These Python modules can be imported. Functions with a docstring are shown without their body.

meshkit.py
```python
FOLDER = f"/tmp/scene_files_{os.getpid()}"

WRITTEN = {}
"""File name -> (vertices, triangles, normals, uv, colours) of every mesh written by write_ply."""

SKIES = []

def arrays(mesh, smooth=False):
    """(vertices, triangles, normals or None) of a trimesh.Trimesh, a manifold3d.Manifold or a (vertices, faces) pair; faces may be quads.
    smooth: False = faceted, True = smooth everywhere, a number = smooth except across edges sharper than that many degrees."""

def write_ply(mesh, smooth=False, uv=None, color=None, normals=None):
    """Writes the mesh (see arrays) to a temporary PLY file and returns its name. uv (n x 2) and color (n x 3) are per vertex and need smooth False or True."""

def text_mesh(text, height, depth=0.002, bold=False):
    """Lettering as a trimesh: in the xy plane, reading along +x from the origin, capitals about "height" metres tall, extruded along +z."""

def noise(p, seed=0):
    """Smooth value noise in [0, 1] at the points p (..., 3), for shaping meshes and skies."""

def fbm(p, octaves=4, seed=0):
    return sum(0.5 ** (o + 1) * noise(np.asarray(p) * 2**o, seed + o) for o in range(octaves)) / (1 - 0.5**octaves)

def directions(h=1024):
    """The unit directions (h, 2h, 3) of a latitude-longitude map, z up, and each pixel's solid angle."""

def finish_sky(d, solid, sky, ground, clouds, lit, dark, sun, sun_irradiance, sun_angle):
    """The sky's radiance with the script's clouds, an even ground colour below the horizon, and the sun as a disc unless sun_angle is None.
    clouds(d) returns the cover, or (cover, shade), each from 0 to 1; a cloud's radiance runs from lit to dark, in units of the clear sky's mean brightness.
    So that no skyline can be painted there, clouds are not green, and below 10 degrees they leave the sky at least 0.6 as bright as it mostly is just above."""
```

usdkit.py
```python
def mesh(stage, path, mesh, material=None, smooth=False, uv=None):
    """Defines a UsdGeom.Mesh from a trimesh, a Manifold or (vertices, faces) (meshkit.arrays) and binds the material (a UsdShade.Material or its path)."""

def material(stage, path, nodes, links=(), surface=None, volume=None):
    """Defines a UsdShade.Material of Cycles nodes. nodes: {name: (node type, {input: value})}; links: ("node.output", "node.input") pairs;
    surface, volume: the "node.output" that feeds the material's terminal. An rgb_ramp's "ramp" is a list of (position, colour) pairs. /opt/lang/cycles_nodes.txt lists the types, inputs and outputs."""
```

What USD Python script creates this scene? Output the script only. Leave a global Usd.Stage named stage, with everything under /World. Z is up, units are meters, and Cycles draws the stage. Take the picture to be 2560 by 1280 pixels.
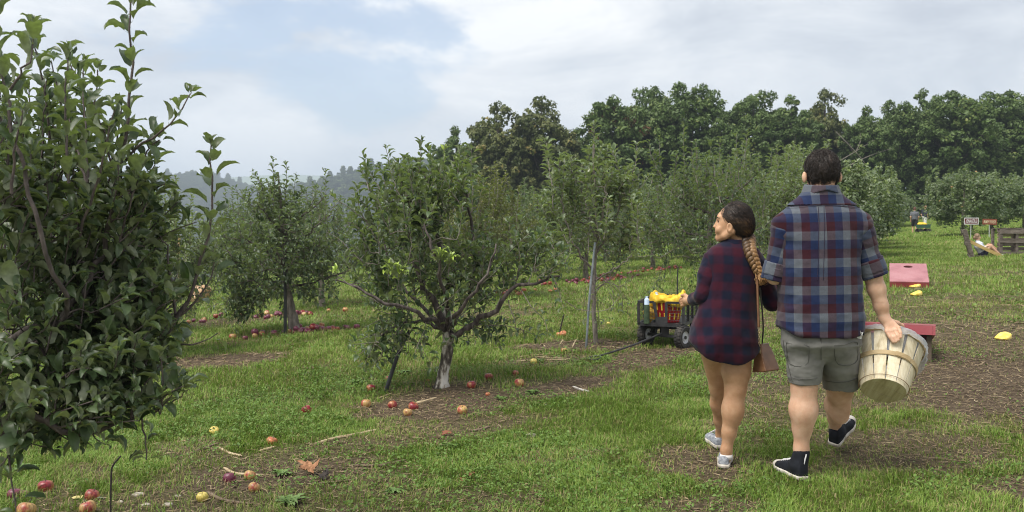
import math, random
import numpy as np, trimesh, manifold3d, usdkit, meshkit
from pxr import Usd, UsdGeom, UsdLux, UsdShade, Gf, Sdf, Vt
from scipy.interpolate import RBFInterpolator
from scipy.ndimage import map_coordinates
from scipy.spatial import cKDTree

stage = Usd.Stage.CreateInMemory()
UsdGeom.SetStageUpAxis(stage, 'Z')
UsdGeom.SetStageMetersPerUnit(stage, 1.0)
UsdGeom.Xform.Define(stage, '/World')
UsdGeom.Scope.Define(stage, '/World/Looks')

# ------------------------------------------------------------------ camera, sky, sun, exposure
F, CX, CY = 2200.0, 1280.0, 640.0          # focal length and centre in photograph pixels
EYE = np.array([0.0, 0.0, 1.40])
PITCH = math.atan(65.0 / F)
cam = UsdGeom.Camera.Define(stage, '/World/camera')
cam.CreateHorizontalApertureAttr(36.0)
cam.CreateVerticalApertureAttr(18.0)
cam.CreateFocalLengthAttr(36.0 * F / 2560.0)
cam.CreateFStopAttr(5.0)
cam.CreateFocusDistanceAttr(5.6)
cam.CreateClippingRangeAttr(Gf.Vec2f(0.05, 20000.0))
cam.CreateExposureAttr(0.45)
cam.AddTranslateOp().Set(Gf.Vec3d(*EYE))
cam.AddRotateXOp().Set(90.0 - math.degrees(PITCH))

SUN_AZ, SUN_EL = math.radians(-125.0), math.radians(60.0)   # azimuth from +y towards +x
sun_dir = np.array([math.sin(SUN_AZ) * math.cos(SUN_EL), math.cos(SUN_AZ) * math.cos(SUN_EL), math.sin(SUN_EL)])
sky_mat = usdkit.material(stage, '/World/Looks/sky_clouds', {
    "tc": ("texture_coordinate", {}),
    "sky": ("sky_texture", {"sky_type": "single_scattering", "sun_disc": False, "sun_elevation": SUN_EL, "sun_rotation": SUN_AZ % (2 * math.pi), "aerosol_density": 1.6}),
    "skyt": ("mix_color", {"blend_type": "multiply", "fac": 1.0, "b": (1.38, 1.34, 1.34)}),
    "st": ("mapping", {"mapping_type": "point", "scale": (1.0, 1.0, 1.8), "location": (1.1, 4.3, 2.2)}),
    "n1": ("noise_texture", {"scale": 3.0, "detail": 10.0, "roughness": 0.56, "distortion": 0.25}),
    "n2": ("noise_texture", {"scale": 4.0, "detail": 9.0, "roughness": 0.58, "distortion": 0.3}),
    "st2": ("mapping", {"mapping_type": "point", "scale": (1.0, 1.0, 2.6), "location": (7.7, 5.1, 2.2)}),
    # one opening of clear sky: distance from its middle
    "hm": ("mapping", {"mapping_type": "point", "location": (0.205 / 0.16, 0.0, -0.215 / 0.085), "scale": (1 / 0.16, 0.0, 1 / 0.085)}),
    "hd": ("vector_math", {"math_type": "length"}),
    "hr": ("map_range", {"range_type": "smoothstep", "from_min": 0.2, "from_max": 1.7, "to_min": -0.13, "to_max": 0.125}),
    "ad": ("math", {"math_type": "add"}),
    "cov": ("map_range", {"range_type": "smoothstep", "from_min": 0.43, "from_max": 0.52, "to_min": 0.22, "to_max": 1.0}),
    "shade": ("rgb_ramp", {"ramp": [(0.34, (0.54, 0.57, 0.64)), (0.45, (0.72, 0.75, 0.80)), (0.54, (0.90, 0.91, 0.93)), (0.64, (1.10, 1.09, 1.07))]}),
    "cl": ("mix_color", {"blend_type": "multiply", "fac": 1.0, "b": (8.3, 8.25, 8.2), "use_clamp_result": False, "use_clamp": False}),
    "mx": ("mix_color", {"blend_type": "mix", "use_clamp": False}),
    "bg": ("background_shader", {"strength": 0.1}),
}, [("tc.generated", "st.vector"), ("st.vector", "n1.vector"), ("tc.generated", "st2.vector"), ("st2.vector", "n2.vector"),
    ("tc.generated", "hm.vector"), ("hm.vector", "hd.vector1"), ("hd.value", "hr.value"),
    ("n1.fac", "ad.value1"), ("hr.result", "ad.value2"), ("ad.value", "cov.value"), ("n2.fac", "shade.fac"),
    ("shade.color", "cl.a"), ("sky.color", "skyt.a"), ("skyt.result", "mx.a"), ("cl.result", "mx.b"), ("cov.result", "mx.fac"), ("mx.result", "bg.color")],
    surface="bg.background")
dome = UsdLux.DomeLight.Define(stage, '/World/sky')
UsdShade.MaterialBindingAPI.Apply(dome.GetPrim()).Bind(sky_mat)
dome.GetPrim().SetCustomDataByKey('kind', 'structure')
sun = UsdLux.DistantLight.Define(stage, '/World/sun')
sun.CreateNormalizeAttr(True)
sun.CreateIntensityAttr(1.15)
sun.CreateAngleAttr(38.0)
sun.CreateColorAttr(Gf.Vec3f(1.0, 0.95, 0.87))
sun.AddRotateZOp().Set(-math.degrees(SUN_AZ) + 180.0)
sun.AddRotateXOp().Set(90.0 - math.degrees(SUN_EL))
# the light shines along -z: rotate so that -z = -sun_dir
sun.ClearXformOpOrder()
zax = sun_dir
xax = np.cross([0, 0, 1.0], zax); xax /= np.linalg.norm(xax)
yax = np.cross(zax, xax)
sun.AddTransformOp().Set(Gf.Matrix4d(*xax, 0, *yax, 0, *zax, 0, 0, 0, 0, 1))

# ------------------------------------------------------------------ helpers
_used, _base = {}, {}

def numbered(parent, name):
    n = _used.get((parent, name), 0)
    _used[(parent, name)] = n + 1
    return f'{parent}/{name}' if n == 0 else f'{parent}/{name}_{n:03d}'

def tag(prim, label=None, cat=None, group=None, kind=None):
    for k, v in (('label', label), ('category', cat), ('group', group), ('kind', kind)):
        if v:
            prim.SetCustomDataByKey(k, v)

def thing(name, label, cat, loc=(0, 0, 0), group=None, kind=None):
    """A thing: an Xform at its base; its parts are given in world coordinates."""
    path = numbered('/World', name)
    x = UsdGeom.Xform.Define(stage, path)
    x.AddTranslateOp().Set(Gf.Vec3d(*map(float, loc)))
    tag(x.GetPrim(), label, cat, group, kind)
    _base[path] = np.asarray(loc, float)
    return path

def base_of(path):
    s = path.split('/')
    return _base['/'.join(s[:3]) if s[1] == 'World' else '/' + s[1]]

def kind_class(name):
    """A class prim that copies refer to."""
    stage.CreateClassPrim('/' + name)
    stage.GetPrimAtPath('/' + name).SetTypeName('Xform')
    _base['/' + name] = np.zeros(3)
    return '/' + name

def copy_of(cls, name, loc, turn, scale, label, cat, group=None):
    path = numbered('/World', name)
    x = UsdGeom.Xform.Define(stage, path)
    x.AddTranslateOp().Set(Gf.Vec3d(*map(float, loc)))
    x.AddRotateZOp().Set(float(turn))
    x.AddScaleOp().Set(Gf.Vec3f(*map(float, np.broadcast_to(scale, 3))))
    x.GetPrim().GetReferences().AddInternalReference(cls)
    x.GetPrim().SetInstanceable(True)
    tag(x.GetPrim(), label, cat, group)
    return path

def put(path, v, f, material, normals=None, uv=None, attrs=None, loc=None):
    m = UsdGeom.Mesh.Define(stage, path)
    v, f = np.asarray(v, np.float32), np.asarray(f, np.int32)
    m.CreatePointsAttr(Vt.Vec3fArray.FromNumpy(np.ascontiguousarray(v)))
    m.CreateFaceVertexCountsAttr(Vt.IntArray.FromNumpy(np.full(len(f), f.shape[1], np.int32)))
    m.CreateFaceVertexIndicesAttr(Vt.IntArray.FromNumpy(np.ascontiguousarray(f.ravel())))
    m.CreateSubdivisionSchemeAttr('none')
    m.CreateDoubleSidedAttr(True)
    if normals is not None:
        m.CreateNormalsAttr(Vt.Vec3fArray.FromNumpy(np.ascontiguousarray(normals.astype(np.float32))))
        m.SetNormalsInterpolation('vertex')
    api = UsdGeom.PrimvarsAPI(m)
    if uv is not None:
        api.CreatePrimvar('st', Sdf.ValueTypeNames.TexCoord2fArray, 'vertex').Set(Vt.Vec2fArray.FromNumpy(np.ascontiguousarray(np.asarray(uv, np.float32))))
    for k, a in (attrs or {}).items():
        a = np.ascontiguousarray(np.asarray(a, np.float32))
        if a.ndim == 1:
            api.CreatePrimvar(k, Sdf.ValueTypeNames.FloatArray, 'vertex').Set(Vt.FloatArray.FromNumpy(a))
        else:
            api.CreatePrimvar(k, Sdf.ValueTypeNames.Color3fArray, 'vertex').Set(Vt.Vec3fArray.FromNumpy(a))
    if loc is not None:
        UsdGeom.Xformable(m).AddTranslateOp().Set(Gf.Vec3d(*map(float, loc)))
    if material is not None:
        UsdShade.MaterialBindingAPI.Apply(m.GetPrim()).Bind(material)
    return m.GetPrim()

def geo(mesh, smooth):
    if isinstance(mesh, (tuple, list)) and len(mesh) == 2 and smooth is True:
        v, f = np.asarray(mesh[0], float), np.asarray(mesh[1], int)
        if f.shape[1] == 4:
            f = np.vstack([f[:, [0, 1, 2]], f[:, [0, 2, 3]]])
        return v, f, vnormals(v, f)
    return meshkit.arrays(mesh, smooth)

def vnormals(v, f):
    n = np.zeros_like(v)
    c = np.cross(v[f[:, 1]] - v[f[:, 0]], v[f[:, 2]] - v[f[:, 0]])
    for k in range(3):
        for a in range(3):
            n[:, a] += np.bincount(f[:, k], c[:, a], len(v))
    return n / np.maximum(np.linalg.norm(n, axis=1, keepdims=True), 1e-12)

def part(parent, name, mesh, material, smooth=False, label=None, kind=None, uv=None, attrs=None):
    """One Mesh under a thing or a part (vertices in world coordinates)."""
    path = numbered(parent, name)
    v, f, n = geo(mesh, smooth)
    p = put(path, v - base_of(path), f, material, n, uv, attrs)
    tag(p, label, None, None, kind)
    return path

def single(name, mesh, material, label, cat, smooth=False, group=None, kind=None, uv=None, attrs=None):
    """A thing that is one mesh."""
    path = numbered('/World', name)
    v, f, n = geo(mesh, smooth)
    base = np.array([(v[:, 0].min() + v[:, 0].max()) / 2, (v[:, 1].min() + v[:, 1].max()) / 2, v[:, 2].min()])
    p = put(path, v - base, f, material, n, uv, attrs, base)
    tag(p, label, cat, group, kind)
    return path

def ray(px, py):
    a, b = (px - CX) / F, (CY - py) / F
    c, s = math.cos(PITCH), math.sin(PITCH)
    return np.array([a, c + b * s, -s + b * c])

def at(px, py, Y):
    d = ray(px, py)
    return EYE + d * (Y / d[1])

def pix(p):
    p = np.atleast_2d(p) - EYE
    c, s = math.cos(PITCH), math.sin(PITCH)
    fw, up = p[:, 1] * c - p[:, 2] * s, p[:, 1] * s + p[:, 2] * c
    return np.stack([CX + F * p[:, 0] / fw, CY - F * up / fw, fw], 1)

# ------------------------------------------------------------------ the lie of the land
_ctrl = np.array([
    (1.6, 5, -0.12), (1.3, 5.3, -0.085), (1.95, 5.6, -0.06), (0.9, 4.6, -0.09), (2.3, 4.8, -0.09), (1.6, 4.3, -0.10), (-0.6, 7.9, 0.0), (-3.0, 12, 0.0), (0.9, 10, 0.10), (1.9, 9.7, 0.12), (3.6, 8.1, 0.22), (6.6, 14.6, 0.44),
    (12.5, 24, 0.62), (18.8, 36, 1.1), (27, 60, 1.0), (36, 76, 2.3), (1.8, 21, 0.22), (-4.5, 14, -0.02), (-8.5, 22, -0.4), (0, 0, -0.02),
    (6, 0, 0.1), (-6, 2, -0.15), (-12, 30, -0.8), (-14, 14, -0.6), (12, 10, 0.5), (2, 32, 0.35), (8, 45, 0.6), (0, 60, 0.2), (14, 80, 1.5),
    (-25, 45, -2.0), (-45, 80, -6), (30, 30, 2.1), (45, 60, 3.4), (60, 100, 4.5), (0, 100, 0.0), (-5, 140, -3), (30, 130, 3.0), (-80, 60, -9), (-60, 20, -5), (40, 5, 2.0),
    (60, 160, 3.5), (-40, 140, -11), (90, 60, 5), (-50, -20, -4), (40, -20, 1.5), (0, -20, -0.1), (120, 140, 6), (-120, 120, -20)], float)
_rbf = RBFInterpolator(_ctrl[:, :2], _ctrl[:, 2], kernel='linear', smoothing=0.6)
_gx = np.concatenate([np.linspace(-120, -31, 40), np.linspace(-30, 45, 301), np.linspace(46, 120, 32)])
_gy = np.concatenate([np.linspace(-20, 69.5, 359), np.linspace(70, 160, 46)])
_X, _Y = np.meshgrid(_gx, _gy, indexing='ij')
_Z = _rbf(np.stack([_X.ravel(), _Y.ravel()], 1)).reshape(_X.shape)
from scipy.ndimage import gaussian_filter
_Zs = gaussian_filter(_Z, 5)
_Z = _Zs

def hills_z(x, y):
    """The valley and hills beyond the orchard."""
    r = np.hypot(x, y)
    q = 2.2
    X, Y = x / q, y / q
    h = -14 - 16 * np.clip((r - 120) / 400, 0, 1)
    h = h + 49 * np.exp(-(((X + 300) / 130) ** 2 + ((Y - 560) / 170) ** 2)) + 27 * np.exp(-(((X + 185) / 60) ** 2 + ((Y - 590) / 120) ** 2))
    h = h + 40 * np.exp(-(((X + 60) / 90) ** 2 + ((Y - 430) / 110) ** 2)) + 44 * np.exp(-(((X - 90) / 120) ** 2 + ((Y - 470) / 130) ** 2))
    h = h + 112 * np.exp(-(((X + 480) / 420) ** 2 + ((Y - 1650) / 330) ** 2)) + 100 * np.exp(-(((X - 250) / 500) ** 2 + ((Y - 1750) / 330) ** 2))
    h = h + 75 * np.exp(-(((X + 900) / 420) ** 2 + ((Y - 1000) / 380) ** 2)) + 60 * np.exp(-(((X - 500) / 280) ** 2 + ((Y - 700) / 300) ** 2))
    z = -14 + (h + 14) * q
    return z

def g(x, y):
    x, y = np.asarray(x, float), np.asarray(y, float)
    ix = np.interp(x, _gx, np.arange(len(_gx)))
    iy = np.interp(y, _gy, np.arange(len(_gy)))
    z = map_coordinates(_Z, [ix.ravel(), iy.ravel()], order=1, mode='nearest').reshape(x.shape)
    r = np.hypot(x, y)
    bump = 0.035 * (meshkit.noise(np.stack([x * 1.1, y * 1.1, 0 * x], -1), 3) - 0.5) + 0.014 * (meshkit.noise(np.stack([x * 4.3, y * 4.3, 0 * x], -1), 5) - 0.5)
    t = np.clip((r - 90) / 120, 0, 1); t = t * t * (3 - 2 * t)
    return (z + bump) * (1 - t) + hills_z(x, y) * t

def ga(x, y):
    return float(g(np.array([x]), np.array([y]))[0])

def ground_hit(px, py):
    """The ground point under a pixel."""
    d = ray(px, py)
    lo, prev = 1.0, 1.0
    for t in np.concatenate([np.arange(1, 40, 0.1), np.arange(40, 160, 0.5)]):
        q = EYE + d * t
        if q[2] < ga(q[0], q[1]):
            lo, hi = prev, t
            for _ in range(20):
                m = (lo + hi) / 2
                q = EYE + d * m
                if q[2] < ga(q[0], q[1]): hi = m
                else: lo = m
            return EYE + d * lo
        prev = t
    return EYE + d * 100

# bare and thin patches: x, y, radius x, radius y, turn, strength
PATCHES = [(cx, cy, rx * (1.2 if cx > 2.2 else 0.9), ry * (1.2 if cx > 2.2 else 0.9), a, min(1, s * (1.2 if cx > 2.2 else 1))) for cx, cy, rx, ry, a, s in [(3.9, 7.3, 1.1, 1.5, 0.2, 1.0), (5.2, 9.2, 1.6, 1.8, 0.5, 0.62), (4.4, 11.5, 2.6, 1.5, 0.3, 0.45), (1.45, 9.0, 0.42, 1.1, -0.75, 1.0), (0.5, 7.7, 0.35, 0.75, -0.9, 0.95),
           (-0.55, 7.2, 0.75, 0.85, 0.0, 0.98), (-0.35, 6.4, 0.8, 0.45, 0.4, 0.7), (1.15, 5.35, 0.35, 0.5, 0.1, 0.8), (1.0, 4.6, 0.45, 0.25, 0.0, 0.75), (2.55, 5.5, 0.6, 0.5, 0.0, 0.62), (3.1, 4.75, 0.5, 0.25, 0.2, 0.8),
           (-1.35, 5.3, 0.85, 0.45, 0.3, 0.85), (-1.0, 5.9, 0.9, 0.3, 0.25, 0.65), (-1.75, 4.6, 0.7, 0.3, 0.1, 0.7), (-3.2, 9.6, 1.0, 0.6, 0.3, 1.0), (0.85, 9.9, 0.9, 0.5, 0.0, 0.9), (0.35, 9.0, 0.6, 0.4, 0.2, 0.7),
           (2.0, 10.9, 0.5, 0.35, 0, 0.7), (-2.9, 12.0, 1.0, 0.55, 0.2, 0.6), (-4.4, 13.8, 1.2, 0.6, 0.2, 0.6), (2.4, 7.2, 0.7, 0.9, 0.2, 0.55), (1.8, 6.3, 0.6, 0.35, 0.0, 0.5), (0.3, 5.6, 0.5, 0.2, 0.3, 0.4), (6.8, 12.7, 1.2, 0.6, 0, 0.5), (9.6, 17.2, 1.0, 0.5, 0, 0.4)]]

def bare(x, y):
    """0 = full turf, 1 = bare soil."""
    x, y = np.asarray(x, float), np.asarray(y, float)
    P = np.stack([x, y, 0 * x], -1)
    out = np.zeros_like(x)
    warp = 0.7 * (meshkit.fbm(P * 1.7, 4, 11) - 0.5) + 0.5 * (meshkit.fbm(P * 6.0, 3, 12) - 0.5)
    for cx, cy, rx, ry, a, s in PATCHES:
        dx, dy = x - cx, y - cy
        u, v = (dx * math.cos(a) + dy * math.sin(a)) / rx, (-dx * math.sin(a) + dy * math.cos(a)) / ry
        d = np.sqrt(u * u + v * v) + warp
        out = np.maximum(out, s * np.clip((1.15 - d) / 0.5, 0, 1))
    gen = meshkit.fbm(P * 0.9, 4, 21) + 0.35 * (meshkit.fbm(P * 5, 3, 22) - 0.5)
    near = np.clip(1.3 - y / 28, 0.15, 1)
    out = np.maximum(out, near * np.clip((gen - 0.63) / 0.14, 0, 0.6))
    return np.clip(out, 0, 1)

# ------------------------------------------------------------------ materials
def noise_mat(name, cols, scale=6.0, rough=0.7, bump=0.0, bump_scale=None, detail=5.0, stretch=None, spec=0.4, metallic=0.0, extra=None, space='object', ramp=(0.35, 0.65), random=0.0, bump_dist=0.01, sheen=0.0):
    n = {"tc": ("texture_coordinate", {}), "mp": ("mapping", {"mapping_type": "point", "scale": stretch or (1, 1, 1)}),
         "n": ("noise_texture", {"scale": scale, "detail": detail, "roughness": 0.6}),
         "r": ("rgb_ramp", {"ramp": list(zip(np.linspace(ramp[0], ramp[1], len(cols)), cols)) if len(cols) > 1 else [(0, cols[0]), (1, cols[0])]}),
         "p": ("principled_bsdf", {"roughness": rough, "specular_ior_level": spec, "metallic": metallic, "sheen_weight": sheen, **(extra or {})})}
    l = [(f"tc.{space}", "mp.vector"), ("mp.vector", "n.vector"), ("n.fac", "r.fac")]
    col = "r.color"
    if random:
        n["oi"] = ("object_info", {})
        n["mr"] = ("map_range", {"to_min": 1 - random, "to_max": 1 + random})
        n["hv"] = ("hsv", {"fac": 1.0})
        l += [("oi.random", "mr.value"), ("mr.result", "hv.value"), ("r.color", "hv.color")]
        col = "hv.color"
    l.append((col, "p.base_color"))
    if bump:
        n["nb"] = ("noise_texture", {"scale": bump_scale or scale * 4, "detail": 6.0, "roughness": 0.65})
        n["b"] = ("bump", {"strength": bump, "distance": bump_dist})
        l += [("mp.vector", "nb.vector"), ("nb.fac", "b.height"), ("b.normal", "p.normal")]
    return usdkit.material(stage, f'/World/Looks/{name}', n, l, surface="p.BSDF")

def leaf_mat(name, dark, light, under, rough=0.42, trans=0.22, spec=0.45, random=False, scale=3.0, autumn=None):
    """A leaf: tone per leaf from the primvar 'tone' (or per object), paler below, light passing through."""
    n = {"a": ("attribute", {"attribute": "tone"}), "oi": ("object_info", {}),
         "r": ("rgb_ramp", {"ramp": [(0.0, dark), (0.75, light), (1.0, autumn or light)]}),
         "g": ("geometry", {}), "m": ("mix_color", {"blend_type": "mix", "b": under}),
         "tc": ("texture_coordinate", {}), "nz": ("noise_texture", {"scale": 60.0, "detail": 3.0}), "nr": ("map_range", {"from_min": 0.3, "from_max": 0.7, "to_min": 0.78, "to_max": 1.22}), "hv": ("hsv", {"fac": 1.0}),
         "p": ("principled_bsdf", {"roughness": rough, "specular_ior_level": spec}), "t": ("translucent_bsdf", {}),
         "tcol": ("mix_color", {"blend_type": "multiply", "fac": 1.0, "b": (1.5, 1.9, 0.6), "use_clamp": False}),
         "mx": ("mix_closure", {"fac": trans})}
    l = [("oi.random" if random else "a.fac", "r.fac"), ("r.color", "m.a"), ("g.backfacing", "m.fac"), ("m.result", "hv.color"), ("tc.object", "nz.vector"), ("nz.fac", "nr.value"), ("nr.result", "hv.value"),
         ("hv.color", "p.base_color"), ("hv.color", "tcol.a"), ("tcol.result", "t.color"), ("p.BSDF", "mx.closure1"), ("t.BSDF", "mx.closure2")]
    return usdkit.material(stage, f'/World/Looks/{name}', n, l, surface="mx.closure")

M = {}
# ------------------------------------------------------------------ ground
M['ground'] = usdkit.material(stage, '/World/Looks/orchard_floor', {
    "tc": ("texture_coordinate", {}), "a": ("attribute", {"attribute": "bare"}),
    "n1": ("noise_texture", {"scale": 1.1, "detail": 9.0, "roughness": 0.68}), "n2": ("noise_texture", {"scale": 26.0, "detail": 8.0, "roughness": 0.7}), "n3": ("noise_texture", {"scale": 0.35, "detail": 6.0, "roughness": 0.6}),
    "soil": ("rgb_ramp", {"ramp": [(0.25, (0.035, 0.024, 0.017)), (0.45, (0.075, 0.054, 0.036)), (0.6, (0.12, 0.092, 0.06)), (0.75, (0.20, 0.165, 0.11))]}),
    "turf": ("rgb_ramp", {"ramp": [(0.28, (0.062, 0.098, 0.014)), (0.48, (0.105, 0.155, 0.024)), (0.62, (0.145, 0.190, 0.036)), (0.78, (0.180, 0.180, 0.060))]}),
    "t2": ("mix_color", {"blend_type": "multiply", "fac": 0.75}),
    "r2": ("rgb_ramp", {"ramp": [(0.3, (0.5, 0.5, 0.5)), (0.55, (1.0, 1.0, 1.0)), (0.8, (1.35, 1.3, 1.1))]}),
    "m": ("mix_color", {"blend_type": "mix"}),
    "b": ("bump", {"strength": 0.9, "distance": 0.05}),
    "p": ("principled_bsdf", {"roughness": 0.92, "specular_ior_level": 0.15})},
    [("tc.object", "n1.vector"), ("tc.object", "n2.vector"), ("tc.object", "n3.vector"), ("n2.fac", "soil.fac"), ("n1.fac", "turf.fac"), ("n2.fac", "r2.fac"),
     ("turf.color", "t2.a"), ("r2.color", "t2.b"), ("t2.result", "m.a"), ("soil.color", "m.b"), ("a.fac", "m.fac"), ("m.result", "p.base_color"), ("n2.fac", "b.height"), ("b.normal", "p.normal")], surface="p.BSDF")

def spread(lo, hi, fine_lo, fine_hi, step, grow):
    c = list(np.arange(fine_lo, fine_hi + 1e-6, step))
    s, x = step, fine_hi
    while x < hi:
        s *= grow; x += s; c.append(min(x, hi))
    s, x = step, fine_lo
    while x > lo:
        s *= grow; x -= s; c.insert(0, max(x, lo))
    return np.array(c)

gx = spread(-3300, 3300, -5, 7, 0.07, 1.06)
gy = spread(-60, 6500, 3.5, 14, 0.07, 1.05)
GX, GY = np.meshgrid(gx, gy, indexing='ij')
GZ = g(GX, GY)
nx, ny = GX.shape
idx = np.arange(nx * ny).reshape(nx, ny)
gf = np.stack([idx[:-1, :-1], idx[1:, :-1], idx[1:, 1:], idx[:-1, 1:]], -1).reshape(-1, 4)
gv = np.stack([GX, GY, GZ], -1).reshape(-1, 3)
bf = bare(GX, GY)
far = np.clip((np.hypot(GX, GY) - 12) / 30, 0, 1)
bf = np.clip(0.78 * (1 - far) * (GY < 60) * 0.72 + bf * 0.5, 0, 1) * np.clip(1.25 - far, 0, 1)
gn = vnormals(gv, np.vstack([gf[:, [0, 1, 2]], gf[:, [0, 2, 3]]]))
p = put('/World/ground', gv, gf, M['ground'], gn, attrs={'bare': bf.ravel()})
tag(p, 'rolling orchard floor of worn turf and bare brown soil', 'ground', kind='structure')
# ------------------------------------------------------------------ tree building
def unit(a):
    a = np.asarray(a, float)
    return a / np.maximum(np.linalg.norm(a, axis=-1, keepdims=True), 1e-12)

def leaf_shape(n=6, width=0.46, fold=0.45, arch=1.1, rise=0.35, petiole=0.22, wave=0.0, seed=0):
    """A folded, arching leaf of length 1 along +x, z up; with its stalk."""
    r = np.random.default_rng(seed)
    s = np.linspace(0, 1, n + 1)
    ang = rise - arch * s ** 1.2
    ds = 1.0 / n
    x = np.concatenate([[0], np.cumsum(np.cos((ang[:-1] + ang[1:]) / 2) * ds)])
    z = np.concatenate([[0], np.cumsum(np.sin((ang[:-1] + ang[1:]) / 2) * ds)])
    w = 0.5 * width * np.sin(np.pi * s ** 0.85) ** 0.8
    nx_, nz_ = -np.sin(ang), np.cos(ang)
    V, Fc = [], []
    V.append((0, 0, 0))
    for i in range(1, n):
        lw, rw = wave * r.normal() * w[i], wave * r.normal() * w[i]
        up, wd = w[i] * math.sin(fold), w[i] * math.cos(fold)
        V.append((x[i] + nx_[i] * (up + lw), -wd, z[i] + nz_[i] * (up + lw)))
        V.append((x[i], 0, z[i]))
        V.append((x[i] + nx_[i] * (up + rw), wd, z[i] + nz_[i] * (up + rw)))
    V.append((x[-1], 0, z[-1]))
    last = len(V) - 1
    Fc += [(0, 1, 2), (0, 2, 3)]
    for i in range(n - 2):
        a, b = 1 + 3 * i, 4 + 3 * i
        Fc += [(a, b, b + 1), (a, b + 1, a + 1), (a + 1, b + 1, b + 2), (a + 1, b + 2, a + 2)]
    a = last - 3
    Fc += [(a, last, a + 1), (a + 1, last, a + 2)]
    V = np.array(V) + [petiole * 0.9, 0, petiole * 0.3]
    k = len(V)
    V = np.vstack([V, [(0, -0.022, 0), (0, 0.022, 0), (petiole * 0.9, 0, petiole * 0.3 - 0.01)]])
    Fc.append((k, k + 2, k + 1))
    return V, np.array(Fc)

LEAVES_FINE = [leaf_shape(6, 0.50, 0.60, 1.25, 0.60, wave=0.12, seed=1), leaf_shape(6, 0.46, 0.80, 1.5, 0.75, wave=0.15, seed=2), leaf_shape(6, 0.52, 0.45, 0.95, 0.45, wave=0.14, seed=3), leaf_shape(6, 0.48, 0.95, 1.15, 0.65, wave=0.2, seed=4), leaf_shape(6, 0.54, 0.30, 1.5, 0.60, wave=0.2, seed=5), leaf_shape(6, 0.44, 0.7, 1.9, 0.7, wave=0.3, seed=6)]
LEAVES_MID = [leaf_shape(4, 0.52, 0.60, 1.45, 0.55, seed=1), leaf_shape(4, 0.48, 0.80, 1.7, 0.6, seed=2), leaf_shape(4, 0.54, 0.40, 1.1, 0.35, seed=3)]
LEAVES_LOW = [leaf_shape(3, 0.56, 0.60, 1.4, 0.5, seed=1), leaf_shape(3, 0.54, 0.75, 1.7, 0.6, seed=2)]

def leaf_frames(d, up=(0, 0, 1.0)):
    d = unit(d)
    up = np.broadcast_to(np.asarray(up, float), d.shape)
    y = np.cross(up, d)
    bad = np.linalg.norm(y, axis=1) < 1e-3
    y[bad] = [1.0, 0, 0]
    y = unit(y)
    z = np.cross(d, y)
    return np.stack([d, y, z], 2)          # columns: forward, left, up

def bake_leaves(shapes, pick, pos, R, size, tone):
    Vs, Fs, Ts, n = [], [], [], 0
    for k, (V, Fc) in enumerate(shapes):
        m = np.nonzero(pick == k)[0]
        if not len(m):
            continue
        W = pos[m][:, None] + size[m][:, None, None] * np.einsum('nij,vj->nvi', R[m], V)
        Vs.append(W.reshape(-1, 3))
        Fs.append((Fc[None] + (n + len(V) * np.arange(len(m)))[:, None, None]).reshape(-1, 3))
        Ts.append(np.repeat(tone[m], len(V)))
        n += len(V) * len(m)
    return np.vstack(Vs), np.vstack(Fs), np.concatenate(Ts)

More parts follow.
